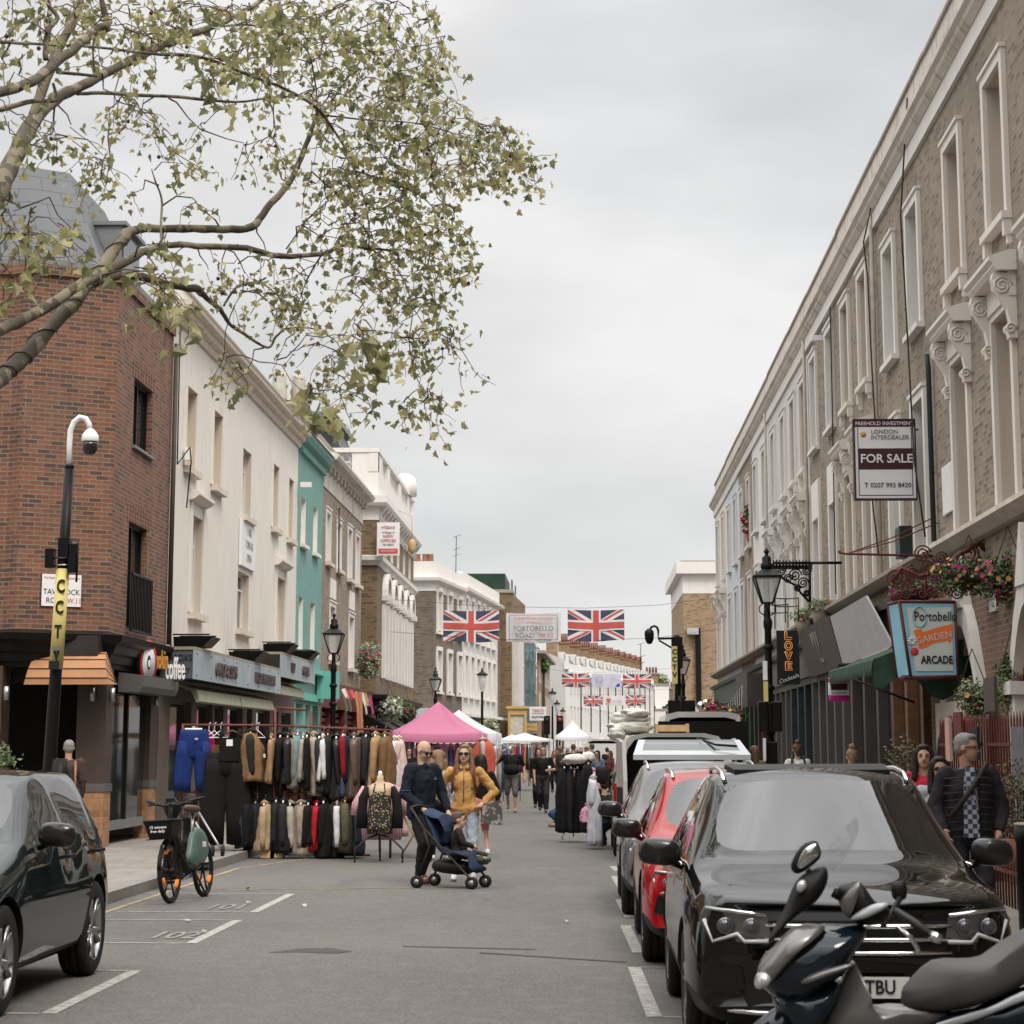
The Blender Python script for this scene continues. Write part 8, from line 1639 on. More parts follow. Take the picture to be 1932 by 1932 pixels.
def extra(root,nm,m_,fn):
 q=MB(m_);fn(q);return q.build(nm,root)
man,K=person('bald man in navy hooded sports jacket and sunglasses gripping the pushchair handle',-2.13,27.75,180+42,1.79,(.006,.009,.017),(.012,.012,.012),'skin_light',hairstyle='shaved',jacket=1.35,lf=(.03,-.04,0),rf=(-.02,.12,0),bulk=1.02,la=((-.1,.04,-.3),(-.06,.2,-.5)),ra=((.1,.02,-.3),(-.0,.22,-.46)),head=(8,-22),glasses='sun',shoes=(.11,.03,.03),vox=.012,lean=.05)
fuse([('c',K['sh'][-1]+V(.1,-.06,.03),.05,K['sh'][1]+V(-.1,-.06,.03),.05),('e',(0,-.08,1.45),(.13,.08,.08))],'hood',cloth((.006,.009,.017)),man,.012)
extra(man,'stripe','stripe_blue' if mat('stripe_blue',(.04,.1,.22),.6)else 0,lambda q:[q.tube([(k*.205,.02+j*.022,.84),(k*.2,.02+j*.022,1.02)],.006,4)for k in(1,)for j in range(3)])
extra(man,'arm_stripe','stripe_blue',lambda q:[q.lathe([(.07,0),(.07,.01)],tuple(K['sh'][k]+V(k*.095,.03,-.27)),12)for k in(-1,1)])
extra(man,'chest_mark','stripe_blue',lambda q:q.prism([(-.1,.2,1.3),(-.05,.2,1.3),(-.075,.2,1.34)],(0,.01,0)))
wom,K=person('woman in mustard zip top with long light brown hair and round sunglasses',-1.6,28.3,178,1.74,(.46,.25,.085),(.3,.33,.38),'skin_light','hair_blond','long',la=((-.2,-.04,-.25),(-.06,.1,-.4)),ra=((.2,-.04,-.25),(.06,.1,-.4)),glasses='sun',head=(-4,4),vox=.012,lf=(-.02,.0,0),rf=(.03,.05,0),shoes=(.6,.6,.58),bulk=1.04,jacket=.5)
fuse([('c',V(-.06,-.05,1.5),.04,V(.06,-.05,1.5),.04),('c',V(-.07,-.03,1.5),.03,V(-.04,.07,1.44),.03),('c',V(.07,-.03,1.5),.03,V(.04,.07,1.44),.03)],'collar',cloth((.46,.25,.085)),wom,.01)
extra(wom,'zip','wire',lambda q:q.tube([(0,.15,1.0),(0,.155,1.2),(0,.14,1.4)],.004,4));
for k in(-1,1):extra(wom,'rucksack_strap','strap_red' if mat('strap_red',(.17,.035,.02),.7)else 0,lambda q:q.tube([(k*.13,.02,1.47),(k*.135,.13,1.38),(k*.15,.12,1.22),(k*.17,.02,1.12)],.015,6))
kid,K=person('small brown haired boy in a dark hooded top in the pushchair',-1.43,27.05,180+55-20,1.0,(.022,.018,.018),OLIVE,'skin_light','hair_brown',lf=(-.02,.27,.26),rf=(.0,.25,.3),sit=.42,la=((-.07,.06,-.28),(.0,.25,-.38)),ra=((.08,.1,-.26),(.05,.3,-.32)),jacket=.8,vox=.011,shoes=(.06,.07,.04),head=(-20,0),hs=1.5)
kid.rotation_euler=(0,0,R(-75))
h=thing('pushchair','dark blue pushchair with hood and small double wheels','pushchair',(0,0,0));h['org']=[0,0,0];mat('push_blue',(.02,.035,.07),.75,var=.2,scale=12,bmp=.3,bscale=25)
for s_ in(-.23,.23):
 q=MB('wire');q.tube([(-.48,s_,.97),(-.3,s_,.72),(.02,s_,.42),(.3,s_,.16),(.34,s_,.12)],.014,7);q.tube([(-.3,s_,.72),(-.22,s_,.5),(-.38,s_,.12)],.014,7);q.tube([(-.1,s_,.5),(.32,s_,.38)],.013,6);q.build('frame',h)
q=MB('wire');q.tube([(-.48,-.23,.97),(-.51,0,.99),(-.48,.23,.97)],.017,7);q.build('handle',h)
q=MB('push_blue');loft(q,[[(x_+.02*math.sin(6.283*j/12),.2*math.cos(6.283*j/12),z+.035*math.sin(6.283*j/12))for j in range(12)]for x_,z in((-.3,.86),(-.22,.72),(-.14,.5),(-.05,.42),(.15,.42),(.28,.4),(.3,.26),(.36,.22))]);q.build('seat',h)
q=MB('push_blue');rows=[]
for i in range(7):
 a_=R(95-i*24);cx_,cz_=-.3,.69;r_=.27;rows.append([(cx_+r_*math.cos(a_)*1.0,.2*math.cos(t_),cz_+r_*math.sin(a_)*(.75+.25*math.sin(t_))-.03*(i%2))for t_ in[3.1416*j/8 for j in range(9)]])
for i in range(6):
 for j in range(8):q.add([rows[i][j],rows[i][j+1],rows[i+1][j+1],rows[i+1][j]],[(0,1,2,3)],smooth=True)
q.build('hood',h);q=MB('plastic_black');puff(q,[(-.25,.2),(.2,.16),(.25,.3),(-.2,.34)],(0,0,0),(1,0,0),(0,0,1),.18);q.build('basket',h)
for x_,y_ in((-.38,-.25),(-.38,.25),(.34,-.2),(.34,.2)):
 for d_ in(-.02,.02):
  M=Matrix.Translation((x_,y_+d_,.075))@Matrix.Rotation(R(90),4,'X');q=MB('tyre');q.lathe([(.045,-.01),(.075,-.01),(.075,.01),(.045,.01)],(0,0,0),18,M=M,cap=False);q.lathe([(.045,-.006),(.045,.006)],(0,0,0),14,'steel',M=M);q.build('wheel',h)
h.location=(-1.66,26.95,0);h.rotation_euler=(0,0,R(-22))
kid.location=(-1.62,26.93,.0)
person('woman with curly blond hair and white scarf seen from behind between the couple',-2.3,33.4,20,1.66,(.5,.48,.55),(.012,.012,.012),hair='hair_blond',hairstyle='curly',shoes=(.6,.6,.6),head=(0,-15),rf=(.1,.2,0))
p_,K=person('person in black top and pink shorts carrying a printed bag behind the woman in mustard',-1.72,35.0,15,1.6,BLACK,(.45,.16,.14),hair='hair_dark',hairstyle='long',shorts=True,shoes=(.6,.6,.6),ra=((.12,0,-.28),(.12,.03,-.52)))
h=thing('carrier_bag','dark printed carrier bag held beside the woman in mustard','bag',(-1.55,34.9,.5));q=MB('bag_print');m,b,l=base('bag_print');l.new(mixc(m,ramp(m,noise_tex(m,nn(m,'ShaderNodeTexCoord').outputs['Object'],14,4),.5,.62,0,1),(.07,.06,.055),(.32,.3,.28)),b.inputs['Base Color']);q.prism([(-1.7,34.85,.5),(-1.36,34.85,.48),(-1.38,34.85,.86),(-1.68,34.85,.86)],(0,.1,0));q.build('bag_body',h);q=MB('wire');q.tube([(-1.62,34.9,.86),(-1.58,34.9,1.0),(-1.46,34.9,1.0),(-1.42,34.9,.86)],.006,5);q.build('handle',h)
w1p,K=person('heavy man in black polo and grey cargo shorts drinking from a paper cup',-2.03,58.2,176,1.84,BLACK,(.085,.08,.075),'skin_tan','hair_grey',shorts=True,short_sleeve=True,bulk=1.3,lf=(-.02,.2,0),rf=(.03,-.28,.07),ra=((.2,.08,-.2),(.02,.2,.08)),la=((-.1,-.05,-.28),(-.12,.05,-.52)),shoes=(.28,.17,.09),vox=.016,glasses='clear',head=(0,5))
h=thing('paper_cup','white paper cup at the mouth of the man in shorts','cup',(-2.05,58.0,1.6));q=MB('sign_white');q.lathe([(.03,0),(.04,.11)],(-2.07,57.98,1.63),12);q.build('cup_body',h)
w2p,K=person('man in black polo and work trousers holding a coffee cup beside the man in shorts',-1.17,57.6,178,1.75,BLACK,(.022,.02,.02),'skin_tan','hair_brown',short_sleeve=True,bulk=1.12,lf=(.02,.16,0),rf=(0,-.2,.05),la=((-.1,-.02,-.27),(.02,.22,-.28)),glasses='clear',head=(0,12),vox=.016)
h=thing('paper_cup','takeaway coffee cup held by the man in work trousers','cup',(-1.0,57.3,1.15));q=MB('sign_white');q.lathe([(.03,0),(.04,.11)],(-1.0,57.32,1.12),12);q.lathe([(.042,.11),(.04,.125)],(-1.0,57.32,1.12),12,'brown_light');q.build('cup_body',h)
person('man in olive hooded jacket and jeans looking right with his hands in his pocket',-.97,75.2,-75,1.78,OLIVE,(.04,.06,.11),'skin_brown','hair_dark',hairstyle='shaved',jacket=1,shoes=(.2,.03,.04),la=((-.08,.0,-.28),(.0,.16,-.42)),ra=((.08,0,-.28),(0,.16,-.42)),vox=.018,head=(0,-12))
bp,K=person('young man in dark T shirt with a grey rucksack walking away',-.5,78.5,0,1.84,(.02,.022,.03),CHAR,hair='hair_brown',short_sleeve=True,vox=.018,lf=(0,.1,0));fuse([('e',(0,-.19,1.25),(.15,.1,.2))],'rucksack',cloth((.07,.08,.085)),bp,.018)
person('woman with dark bobbed hair and sunglasses in a denim jacket, right of the rucksack',.33,68,150,1.62,(.1,.17,.24),BLACK,hair='hair_dark',hairstyle='bob',jacket=1,glasses='sun',vox=.018,ra=((.06,.1,-.25),(-.05,.15,.05)))
person('stout person with grey bobbed hair behind the woman in denim',.12,72,170,1.62,(.3,.3,.28),CHAR,hair='hair_grey',hairstyle='bob',vox=.018);person('man in blue shirt with lowered head near the rucksack',-.02,80,160,1.74,(.09,.14,.28),BLACK,'skin_tan','hair_brown',vox=.02,head=(0,-20));person('man looking right in a dark jacket behind the stall customers',.2,86,60,1.86,NAVY,CHAR,'skin_tan','hair_brown',vox=.02);person('red haired woman at the far stall looking left',.9,84,120,1.6,(.2,.05,.05),BLACK,hair='hair_brown',hairstyle='bob',vox=.02)
person('person in black leaning over the wheeled rail',-.12,62,150,1.6,BLACK,BLACK,hair='hair_dark',hairstyle='bob',vox=.018,lean=.3);person('dark haired woman just behind the man in work trousers',-1.4,62.5,178,1.7,BLACK,BLACK,hair='hair_dark',hairstyle='long',vox=.018);person('blond woman in a pale vest between the stalls',-1.25,84,170,1.6,(.5,.35,.3),BLACK,hair='hair_blond',hairstyle='curly',vox=.02,short_sleeve=True)
person('seated person in blue trousers half hidden by the black dresses',-.28,47.6,100,1.7,BLACK,(.03,.05,.11),sit=.5,lf=(0,.42,0),rf=(0,.4,0),shoes=(.2,.12,.07),vox=.016);person('crouching person in jeans behind the white dress and van door',.3,38.2,20,1.6,CHAR,(.03,.045,.08),hair='hair_dark',sit=.42,lf=(0,.3,0),rf=(0,.32,0),shoes=(.03,.03,.03));person('man in grey cap crouching in the van mouth',.86,35.6,170,1.6,BLACK,BLACK,hair='hair_grey',sit=.45,lf=(0,.3,0),rf=(0,.3,0))
for x_,y_,a_,tp,hr,st,lb,bn in((-5.2,63,190,BLACK,'hair_dark','long','dark haired shopper under the pink gazebo',0),(-3.4,69,90,(.1,.2,.12),'hair_brown','short','shopper in green between the pink and white gazebos',0),(-.3,104,180,(.3,.05,.05),'hair_brown','short','far shopper in red before the end gazebo',0),(.9,98,10,BLACK,'hair_dark','short','far shopper in black before the white van',0),(1.5,108,180,(.1,.15,.3),'hair_dark','short','far shopper in blue at the right of the market',0),(-.9,100,0,CHAR,'hair_grey','short','far shopper in grey walking away',0)):person(lb,x_,y_,a_,1.72,tp,BLACK,hair=hr,hairstyle=st,vox=.025)
P12=.12
person('dark haired man in a white polo shirt behind the open hatch',at(1392,1440,45).x,45,178,1.68,(.58,.58,.6),CHAR,'skin_brown','hair_dark',short_sleeve=True,z0=P12,head=(0,-18),vox=.016)
b2,K=person('woman with a high bun and white top with rucksack straps walking away',at(1505,1430,40).x,40,0,1.66,(.6,.58,.55),CHAR,hair='hair_brown',bun=True,z0=P12,short_sleeve=True,vox=.016)
for k in(-1,1):extra(b2,'rucksack_strap','wire',lambda q:q.tube([(k*.1,.05,1.43),(k*.11,-.08,1.38),(k*.13,-.13,1.15)],.02,5))
person('fair haired person with a small bun whose head shows above the black car roof',at(1608,1440,30).x,30,0,1.57,(.3,.25,.2),CHAR,hair='hair_blond',bun=True,z0=P12,vox=.016);person('long fair haired woman half hidden by the near right lamp post',at(1424,1440,42).x,42,10,1.62,TAN,CHAR,hair='hair_blond',hairstyle='long',z0=P12,vox=.016)
person('woman in a red jacket with black tied hair on the right pavement',at(1745,1460,21.5).x,21.5,178-20,1.61,(.42,.02,.045),BLACK,'skin_light','hair_dark','bob',jacket=1,z0=.0+P12,vox=.012,head=(15,0))
person('short black haired woman with sunglasses between the red and quilted jackets',at(1773,1480,19.6).x,19.6,178,1.5,(.4,.4,.44),BLACK,'skin_tan','hair_dark','bob',glasses='sun',z0=P12,vox=.012)
pm,K=person('grey haired man in a dark quilted jacket over a plaid shirt looking right',at(1826,1480,18.3).x,18.3,178,1.7,(.022,.02,.024),(.02,.02,.022),'skin_tan','hair_grey',jacket=1.5,z0=P12,glasses='clear',head=(62,0),vox=.012,bulk=1.0,la=((-.1,-.02,-.28),(-.05,.12,-.46)),ra=((.1,-.02,-.28),(.05,.12,-.46)))
extra(pm,'shirt','plaid',lambda q:q.prism([(-.055,.215,.85),(.075,.215,.85),(.06,.2,1.25),(.035,.16,1.42),(-.035,.16,1.42),(-.05,.2,1.25)],(0,-.03,0)))
extra(pm,'bag_strap','wire',lambda q:q.tube([(-.15,.1,1.45),(0,.22,1.25),(.17,.2,1.02)],.022,6))
for z_ in[.86+i*.06 for i in range(9)]:
 for s in(-1,1):extra(pm,'quilting','wire',lambda q:q.tube([(s*.07,.2,z_),(s*.15,.17,z_-.01),(s*.21,.08,z_-.015)],.006,4))
lp,K=person('person in a brown jacket and red cap entering the corner shop with a leather bag',at(128,1470,33.2).x,33.2,15,1.7,(.06,.035,.03),BLACK,'skin_tan','hair_grey',jacket=1,z0=P12,vox=.016)
h=thing('shoulder_bag','tan leather shoulder bag with tassels on the back of the brown jacket','bag',(at(142,1500,32.9).x,32.9,.9));x_=at(142,1500,32.9).x;q=MB(cloth((.24,.1,.04),.5));bag(q,(x_,32.9,.86),(.09,.07,.15),cloth((.24,.1,.04),.5),2,12,8,.1);q.build('bag_body',h);q=MB(cloth((.24,.1,.04),.5));q.tube([(x_,32.88,1.0),(x_-.02,32.95,1.25),(x_-.05,33.05,1.5)],.018,5);q.build('strap',h)
# ================================================================ flowers, awning, arcade
rp=random.Random(3)
def clump(par,c,r,n,leafm='foliage_mid',flowers=(),fl_n=0,droop=.3,ls=.035,fs=.03,nm='leaves'):
 """many small leaf faces through an uneven volume, flowers on its outside"""
 q=MB(leafm);c=Vector(c)
 for _ in range(n):
  d=Vector((rp.gauss(0,1),rp.gauss(0,1),rp.gauss(0,1))).normalized();k=rp.uniform(.35,1.0)*(1+.35*noise.noise(d*2+c));p=c+Vector((d.x*r[0],d.y*r[1],d.z*r[2]))*k
  if d.z<0:p.z-=droop*rp.random()*r[2]
  a_=Vector((rp.gauss(0,1),rp.gauss(0,1),rp.gauss(0,1))).normalized();b_=a_.orthogonal().normalized();s_=ls*rp.uniform(.6,1.4)
  q.add([p-a_*s_,p+b_*s_*.5,p+a_*s_,p-b_*s_*.5],[(0,1,2,3)])
 o=q.build(nm,par);o['kind']='stuff'
 if fl_n:
  for fm in flowers:
   q=MB(fm)
   for _ in range(int(fl_n*.65)//len(flowers)):
    d=Vector((rp.gauss(0,1),rp.gauss(0,1)-.6,rp.gauss(0,.9))).normalized();p=c+Vector((d.x*r[0],d.y*r[1],d.z*r[2]))*rp.uniform(.9,1.1);s_=fs*rp.uniform(.6,1.3);t1=Vector((0,0,1)).cross(d+Vector((.01,0,0))).normalized();t2=d.cross(t1)
    q.add([p+d*.01]+[p+(t1*math.cos(i*1.257)+t2*math.sin(i*1.257))*s_+d*s_*.35 for i in range(5)],[(0,i+1,(i+1)%5+1)for i in range(5)])
   o=q.build('petals',par);o['kind']='stuff'
def plant(name,lab,c,r,n,leafm='foliage_mid',flowers=(),fl_n=0,basket=True,hangz=None,ls=.035,fs=.03,group=None):
 h=thing(name,lab,'hanging basket' if basket else 'plant',tuple(c),group);clump(h,c,r,n,leafm,flowers,fl_n,ls=ls,fs=fs)
 q=MB('wire')
 if basket:
  q.lathe([(r[0]*.2,-.18),(r[0]*.5,-.1),(r[0]*.6,0)],tuple(c),12);q.build('basket',h)
  if hangz:
   q=MB('wire')
   for k in(-1,1):q.tube([Vector(c)+Vector((k*.2,0,.05)),(c[0],c[1],hangz)],.006,4)
   q.build('chain',h)
 else:q.lathe([(.12,0),(.16,.25)],(c[0],c[1],c[2]-r[2]-.2),12,'terracotta');q.build('pot',h)
 return h
G='hanging baskets of the arcade front'
plant('hanging_basket','broad basket of magenta and yellow flowers above the arcade sign',at(1830,1085,26.5),(.5,.35,.22),1500,flowers=('petal_magenta','petal_orange'),fl_n=110,hangz=4.3,group=G)
plant('hanging_basket','basket of pink and magenta flowers cut by the right edge, upper',at(1905,1090,25.5),(.42,.35,.28),1500,flowers=('petal_magenta','petal_pink','petal_orange'),fl_n=120,hangz=4.3,group=G)
plant('hanging_basket','pale green trailing basket with orange flowers right of the arcade sign',at(1837,1318,26.5),(.22,.2,.24),1100,'foliage_pale',('petal_orange','petal_red'),16,hangz=2.9,ls=.03,group=G)
plant('hanging_basket','magenta flowered basket cut by the right edge, lower',at(1918,1290,25),(.25,.25,.4),1200,'foliage_mid',('petal_magenta','petal_orange'),50,hangz=3.2,group=G)
plant('hanging_basket','small basket of dark red flowers left of the arcade sign top',at(1725,1115,28.5),(.4,.25,.12),700,flowers=('petal_pink','petal_magenta'),fl_n=40,hangz=3.9,group=G)
plant('hanging_basket','tall column of salmon and red flowers on the far shop corner',at(1348,1370,66),(.5,.5,.75),1500,flowers=('petal_red','petal_pink'),fl_n=260,ls=.07,fs=.07,hangz=3.6);plant('hanging_basket','smaller pink flower basket right of the salmon column',at(1382,1358,60),(.45,.4,.4),900,flowers=('petal_pink','petal_orange'),fl_n=60,ls=.06,fs=.05,hangz=3.0)
plant('window_flowers','red flowers on a high sill of the brick house',at(1416,980,68),(.3,.3,.5),300,flowers=('petal_red',),fl_n=60,basket=False,ls=.06,fs=.08)
plant('hanging_plant','pale frothy creeper hanging on the corner of the yellow brick building',at(697,1245,73),(.42,.4,.6),1800,'foliage_pale',('petal_pink',),50,ls=.06,fs=.05);plant('hanging_plant','white flowering basket above the black awning, left',at(735,1335,76),(.5,.4,.42),1500,'foliage_pale',('sheet',),90,ls=.06,fs=.05,hangz=3.9);plant('hanging_plant','pink and green basket above the black awning, right',at(765,1343,80),(.4,.4,.35),1200,'foliage_mid',('petal_pink',),40,ls=.06,fs=.05,hangz=3.9);plant('hanging_plant','pale shrub behind the white gazebo by the slim lamp post',at(922,1372,96),(.5,.4,.4),900,'foliage_pale',(),0,ls=.07)
plant('shrub','thin grey green bush behind the man in the quilted jacket',at(1915,1510,20.0),(.3,.3,.4),1300,'olive_bush' if mat('olive_bush',(.09,.085,.05),.7,var=.4,island=.5)else 0,basket=False,ls=.02);plant('shrub','thin olive bush left of the woman in red',at(1702,1450,24.5),(.22,.25,.4),700,'olive_bush',basket=False,ls=.025)
plant('shrub','potted olive plant at the left edge by the corner shop',at(5,1445,30),(.28,.2,.3),500,'foliage_mid',basket=False,ls=.03)
for c_,lb in(((4.95,44.5,4.35),'wispy grass in a pot on the ledge right of the hooped basket'),((4.9,47.5,4.3),'small pot of pink flowers on the ledge')):
 h=thing('potted_plant',lb,'plant',c_);q=MB('cement_cap');q.lathe([(.14,0),(.2,.28)],(c_[0]-.1,c_[1],4.3-.1),12);q.build('pot',h);clump(h,(c_[0]-.1,c_[1],4.6),(.3,.3,.16),300,'foliage_pale',('petal_red',),8,ls=.05)
tr_=thing('distant_tree','small round tree on the skyline left of the buff brick house','tree',tuple(at(1246,1300,352)));q=MB('twig');c=at(1246,1283,352);q.tube([(c.x,352,0),(c.x,352,c.z)],[.35,.15],6);q.build('trunk',tr_);clump(tr_,c,(1.4,1.2,1.0),700,'foliage_pale',ls=.3,nm='crown')
tr_=thing('distant_tree','sliver of dark tree behind the scaffold','tree',tuple(at(1093-10,1240,178)));c=at(1090-68,1249,150);q=MB('twig');q.tube([(c.x,157,0),(c.x,157,c.z)],[.2,.1],6);q.build('trunk',tr_);clump(tr_,(c.x,157,c.z),(.5,.8,.5),400,'foliage_mid',ls=.12,nm='crown')
h=thing('shop_awning','dark green scalloped canopy with fringe below the torn white board','awning',(4.3,31,2.7));mat('awning_green',(.028,.058,.036),.75,var=.3,scale=3)
q=MB('awning_green');ya,yb=28.7,33.2;n=22;top=[];mid=[];bot=[]
for i in range(n+1):
 y_=yb-(yb-ya)*i/n;sag=.05*abs(math.sin(i*1.1));top.append((5.1,y_,3.36+.02*math.sin(i)));mid.append((3.72+.08*(i/n),y_,2.86-sag*.3));bot.append((3.7+.08*(i/n),y_,2.74-.05*(i%2)))
for i in range(n):q.add([top[i],top[i+1],mid[i+1],mid[i]],[(0,1,2,3)],smooth=True);q.add([mid[i],mid[i+1],bot[i+1],bot[i]],[(0,1,2,3)])
q.build('cloth',h)
q=MB('awning_green');yl=ya;seg=10;prev=None
for i in range(seg+1):
 f=i/seg;x_=5.1-1.3*f;zt_=3.36-.5*f;zb_=2.9-.55*abs(math.sin(f*3.1416*1.5))*(1-f*.4)-.1;cur=((x_,yl,zt_),(x_,yl,zb_))
 if prev:q.add([prev[0],cur[0],cur[1],prev[1]],[(0,1,2,3)])
 prev=cur
q.build('side_valance',h)
q=MB('awning_green')
for i in range(70):y_=yb-(yb-ya)*i/70;y2=yb-(yb-ya)*(i+.5)/70;y3=yb-(yb-ya)*(i+1)/70;q.add([(3.705+.08*i/70,y_,2.75),(3.705+.08*i/70,y3,2.75),(3.705+.08*i/70,y3,2.7),(3.705+.08*i/70,y2,2.63),(3.705+.08*i/70,y_,2.7)],[(0,1,2,3,4)])
q.build('fringe',h);
for y_ in(33.8,29.2):q=MB('wire');q.tube([(5.1,y_,2.4),(3.92,y_,2.85)],.02,5);q.build('arm',h)
stucco('arch_white',(.6,.57,.52),dirt=(.2,.17,.14),amt=.7)
h=thing('arcade_front','ornate arcade front with white pointed arches and brown brick piers','shop front',(5.0,26,0));WG=Wall((5.0,0,0),(0,1,0),(-1,0,0))
brick_mat('arcade_brick',(.2,.1,.06),(.15,.075,.045),(.2,.17,.13),dirtamt=.3,c3=(.08,.045,.03))
q=MB('arcade_brick');hol=[(19.6,21.4,.2,2.9),(23.2,24.9,.2,2.9),(27.3,29.3,.2,2.9)]
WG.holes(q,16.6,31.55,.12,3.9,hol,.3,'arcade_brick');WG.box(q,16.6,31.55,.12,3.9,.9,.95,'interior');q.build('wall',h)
for a_,b_,c_,d_ in hol:
 q=MB('arch_white');cu=(a_+b_)/2;wd=(b_-a_)/2;n=10;pin=[];pout=[]
 for i in range(n+1):
  f=i/n;u=-1+2*f;zz=2.45+.85*(1-abs(u)**1.7);pin.append((cu+u*wd,zz));zz2=2.45+1.2*(1-abs(u)**1.9);pout.append((cu+u*(wd+.22),zz2))
 for i in range(n):q.prism([WG.P(*pin[i]),WG.P(*pin[i+1]),WG.P(*pout[i+1]),WG.P(*pout[i])],WG.n*.12)
 for u in(a_,b_):WG.box(q,u-.2,u+.1,.12,2.3,-.14,.0);WG.box(q,u-.28,u+.18,2.3,2.45,-.2,0);WG.box(q,u-.16,u+.06,1.4,2.1,-.17,-.14)
 q.build('arch',h)
 q=MB('curtain');WG.box(q,a_+.1,b_-.1,2.0,3.1,.2,.22);q.build('blind',h)
 q=MB('arch_white');q.prism([WG.P(cu-.35,3.5),WG.P(cu,4.2),WG.P(cu+.35,3.5)],WG.n*.15);q.build('gable',h)
for y_,lb in((26.4,'upper'),(22.2,'lower')):q=MB('sign_white');WG.box(q,y_-.22,y_+.22,3.35,3.85,-.03,-.001);q.build('plaque',h)
h=thing('railing','row of dark red spiked railings in front of the arcade','railing',(4.3,22,.12));q=MB('rust_red')
for i in range(62):y_=17+i*.15;q.tube([(4.25,y_,.12),(4.25,y_,1.98),(4.25,y_,2.06)],[.012,.012,.003],5)
for z in(.45,1.2,1.72):q.box(4.235,4.265,17,26.2,z,z+.035)
q.build('bars',h)
mat('graffiti_red',(.4,.04,.05),.6);mat('graffiti_blue',(.2,.36,.42),.6)
h=thing('painted_panel','graffiti painted boards with red and pale blue figures behind the railings','mural',(4.8,26.3,.12));q=MB('stone_trim');q.box(4.78,4.85,26.5,29.8,.12,2.3);q.build('board',h);q=MB('graffiti_red');q.prism([(4.775,26.6,1.2),(4.775,27.6,1.4),(4.775,27.5,2.2),(4.775,26.7,2.1)],(-.004,0,0));q.prism([(4.77,26.6,.5),(4.77,27.8,.4),(4.77,27.2,1.3),(4.77,26.6,1.5)],(-.004,0,0),'graffiti_blue');q.tube([(4.76,28.4+.8*math.cos(a),1.35+.75*math.sin(a))for a in[i*.3-1.5 for i in range(11)]],[.02,.05,.07,.09,.1,.11,.1,.09,.07,.05,.02],5,'ink');q.build('figure',h)
for(y_,z_,s1,m_,lb)in((24.6,1.95,(.03,.5,.3),'maroon','small maroon board on the railings'),(23.6,1.75,(.03,.45,.35),'ink','black chalk board on the railings'),(25.3,1.8,(.03,.3,.5),'petal_skin','pink paper notice hanging by the pale basket'),(21.2,1.6,(.03,.6,.6),'grey_ink','grey notice board behind the man in the quilted jacket'),(22.6,2.25,(.03,.6,.35),'taupe_board','brown board with cream writing above the railings')):
 if m_=='petal_skin' and m_ not in MATS:mat(m_,(.5,.3,.25),.7)
 q=MB(m_);q.bx((4.2,y_,z_),s1);tag(q.build('notice_board'),lb,'notice')
h=thing('lantern_sign','lantern shaped sign reading Portobello Garden Arcade with red scroll ironwork','sign',(4.45,28,2.6));SYY=28.0
F=[V(4.07,SYY,3.58),V(4.79,SYY,3.57),V(4.80,SYY,2.61),V(4.19,SYY,2.6)];Bk=[V(4.0,SYY+.55,3.58),V(4.79,SYY+.55,3.57),V(4.8,SYY+.55,2.61),V(4.1,SYY+.55,2.6)]
mat('sky_blue',(.25,.5,.62),.4,var=.08);mat('panel_cream',(.52,.56,.52),.4,var=.06);mat('ribbon_orange',(.75,.17,.045),.4,var=.05)
q=MB('sky_blue');q.poly([F[0],F[1],F[2],F[3]]);q.poly([Bk[0],F[0],F[3],Bk[3]]);q.poly(Bk);q.build('panel',h)
q=MB('rust_red');ed=[(F[i],F[(i+1)%4])for i in range(4)]+[(Bk[i],Bk[(i+1)%4])for i in range(4)]+[(F[i],Bk[i])for i in range(4)]
for a_,b_ in ed:q.tube([a_,b_],.022,4)
q.build('frame',h)
y_=SYY-.012;q=MB('panel_cream');q.poly([(4.16,y_,3.5),(4.74,y_,3.5),(4.74,y_,2.68),(4.25,y_,2.68)]);q.build('inner_panel',h)
q=MB('sky_blue');q.tube([(4.32+.09*math.cos(a),y_-.002,3.38+.13*math.sin(a))for a in[i*.35 for i in range(19)]],.02,5,flat=.3);q.build('letter_shadow',h)
Fm=lambda x,z,rx=0:frame_m((x,y_-.008,z),(1,0,rx),(0,-1,0))
text('Portobello',.17,'ink','lettering',h,Fm(4.53,3.38),ext=.002,sx=.76,bold=.001)
q=MB('ribbon_orange');q.poly([(4.24,y_-.004,3.2),(4.34,y_-.004,3.22),(4.36,y_-.004,3.18),(4.55,y_-.004,3.24),(4.75,y_-.004,3.29),(4.74,y_-.004,3.13),(4.71,y_-.004,3.03),(4.68,y_-.004,3.07),(4.5,y_-.004,3.04),(4.36,y_-.004,2.97),(4.3,y_-.004,2.97),(4.3,y_-.004,3.02)]);q.build('ribbon',h)
text('GARDEN',.125,'panel_cream','lettering',h,Fm(4.5,3.11,.2),ext=.002,sx=.95);text('ARCADE',.14,'ink','lettering',h,Fm(4.53,2.82),ext=.002,sx=.75,bold=.004)
q=MB('sign_red');q.lathe([(.055,0),(.05,.004),(.02,.008)],(0,0,0),12,M=Matrix.Translation((4.245,y_-.004,2.93))@Matrix.Rotation(R(90),4,'X'));q.build('rose',h);q=MB('sign_white')
for k in range(8):a_=k*.785;q.tube([(4.22+.015*math.cos(a_),y_-.006,3.07+.015*math.sin(a_)),(4.22+.055*math.cos(a_),y_-.006,3.07+.055*math.sin(a_))],[.006,.014],5)
q.build('daisy',h)
q=MB('rust_red');
for k in range(7):spiral(q,V(4.15+k*.11,SYY,3.68+.03*(k%2)),.07,1.6,.011,ph=k,sg=1 if k%2 else-1)
for k in range(6):spiral(q,V(4.08,SYY+.1+k*.09,3.66),.06,1.6,.01,ph=k)
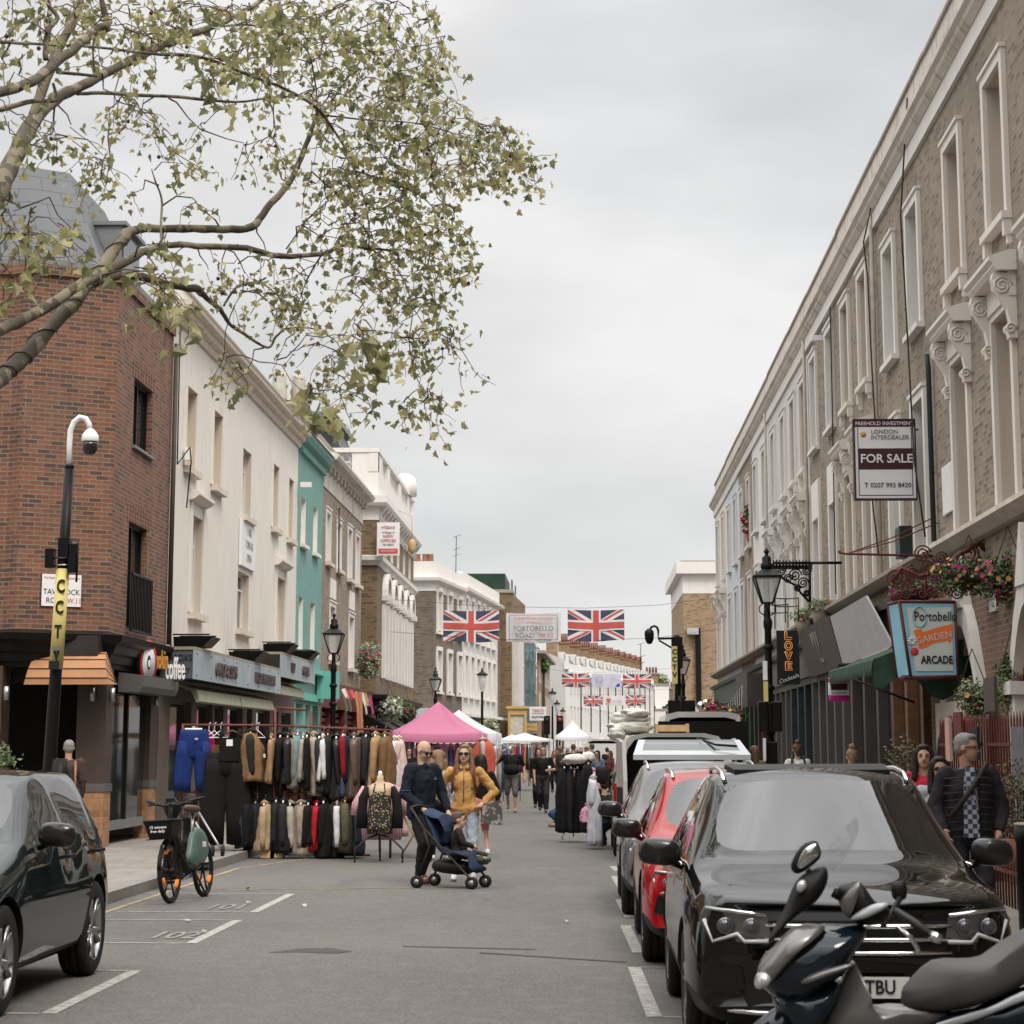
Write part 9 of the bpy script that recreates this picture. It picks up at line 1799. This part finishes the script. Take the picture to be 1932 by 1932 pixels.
for k,(u,v,r_)in enumerate(((1690,1090,.14),(1720,1080,.1),(1750,1068,.13),(1775,1052,.1),(1800,1070,.09),(1740,1045,.12),(1830,1045,.13),(1765,1085,.08),(1712,1100,.07),(1860,1030,.1))):spiral(q,at(u,v,28),r_,2.2,.012,ph=k*1.3,sg=1 if k%2 else-1,n=26)
q.tube([at(1682,1098,28),at(1700,1072,28),at(1735,1088,28),at(1780,1070,28),at(1810,1045,28),at(1850,1025,28),at(1868,1050,28)],.03,7);q.tube([at(1690,1075,28),at(1740,1092,28),at(1800,1078,28),at(1870,1062,28)],.022,6);q.tube([(4.45,SYY+.2,3.6),(4.45,SYY+.2,3.95)],.025,6)
for s_,x_ in((1,4.15),(-1,4.1),(1,4.83)):spiral(q,V(x_,SYY,2.58),.05,1.5,.01)
q.build('scrollwork',h);q=MB('rust_red');q.tube([(4.45,SYY+.2,3.95),(5.2,SYY+.2,4.1)],.03,6);q.build('wall_arm',h)
h=thing('lamp_shade_fitting','pale dish lamp hanging from the red ironwork at the right edge','lamp',tuple(at(1925,1062,25.5)));c=at(1928,1066,25.5);q=MB('white_plastic');q.lathe([(.03,.1),(.1,.07),(.22,.0),(.2,-.01)],tuple(c),18);q.build('lamp_shade',h);q=MB('wire');q.tube([c+V(0,0,.1),c+V(0,0,.5)],.008,4);q.build('rod',h)
for x_,z_,s_,lb in((at(1384,1400,58).x,at(1384,1400,58).z,.34,'lower red one pound price card'),(at(1396,1396,58).x,at(1396,1396,58).z+.06,.34,'upper red one pound price card')):
 h=thing('price_card',lb,'sign',(x_,58 if s_ else 58,z_));yy=58 if 'lower' in lb else 58.2;q=MB('sign_red');q.bx((x_,yy,z_),(s_,.03,.3));q.build('panel',h);text('£1',.2,'sign_white','lettering',h,frame_m((x_,yy-.02,z_-.04),(1,0,0),(0,-1,0)),bold=.004);text('UPON IT',.07,'sign_white','lettering',h,frame_m((x_,yy-.02,z_+.1),(1,0,0),(0,-1,0)))
h=thing('goods_rack','postcard rack of small pale cards below the red price cards','rack',(at(1390,1430,58.5).x,58.5,.12));x_=at(1392,1430,58.5).x;q=MB('sheet');q.box(x_-.45,x_+.1,58.5,58.6,.12,1.7)
for i in range(5):
 for j in range(7):q.box(x_-.42+i*.1,x_-.35+i*.1,58.48,58.5,.3+j*.19,.42+j*.19,rp.choice(['sky_blue','gold','sign_red','white_plastic','ink']))
q.build('cards',h)
q=MB('striped');m,b,l=base('striped');wv=nn(m,'ShaderNodeTexWave');wv.inputs['Scale'].default_value=5;l.new(nn(m,'ShaderNodeTexCoord').outputs['Object'],wv.inputs[0]);l.new(mixc(m,ramp(m,wv.outputs[1],.4,.6,0,1),(.5,.48,.46),(.04,.04,.06)),b.inputs['Base Color']);q.add([at(1372,1330,62),at(1400,1290,62),at(1402,1340,62),at(1385,1355,62)],[(0,1,2,3)]);tag(q.build('striped_cloth'),'striped cloth hanging above the red price cards','cloth')
h=thing('glitter_balls','cluster of silver globes hanging on the last dark shop corner','ornament',tuple(at(1330,1330,80)))
for u,v in((1323,1332),(1333,1328),(1340,1336),(1346,1329),(1330,1342)):q=MB('chrome');c=at(u,v,79);q.ell(c,(.17,.17,.17));q.build('globe',h)
q=MB('sign_white');q.box(at(281,1560,34.9).x-.0,at(281,1560,34.9).x+.05,38.53,38.54,1.6,2.1);tag(q.build('notice'),'narrow white paper strip on the shop pier','notice')
flush()
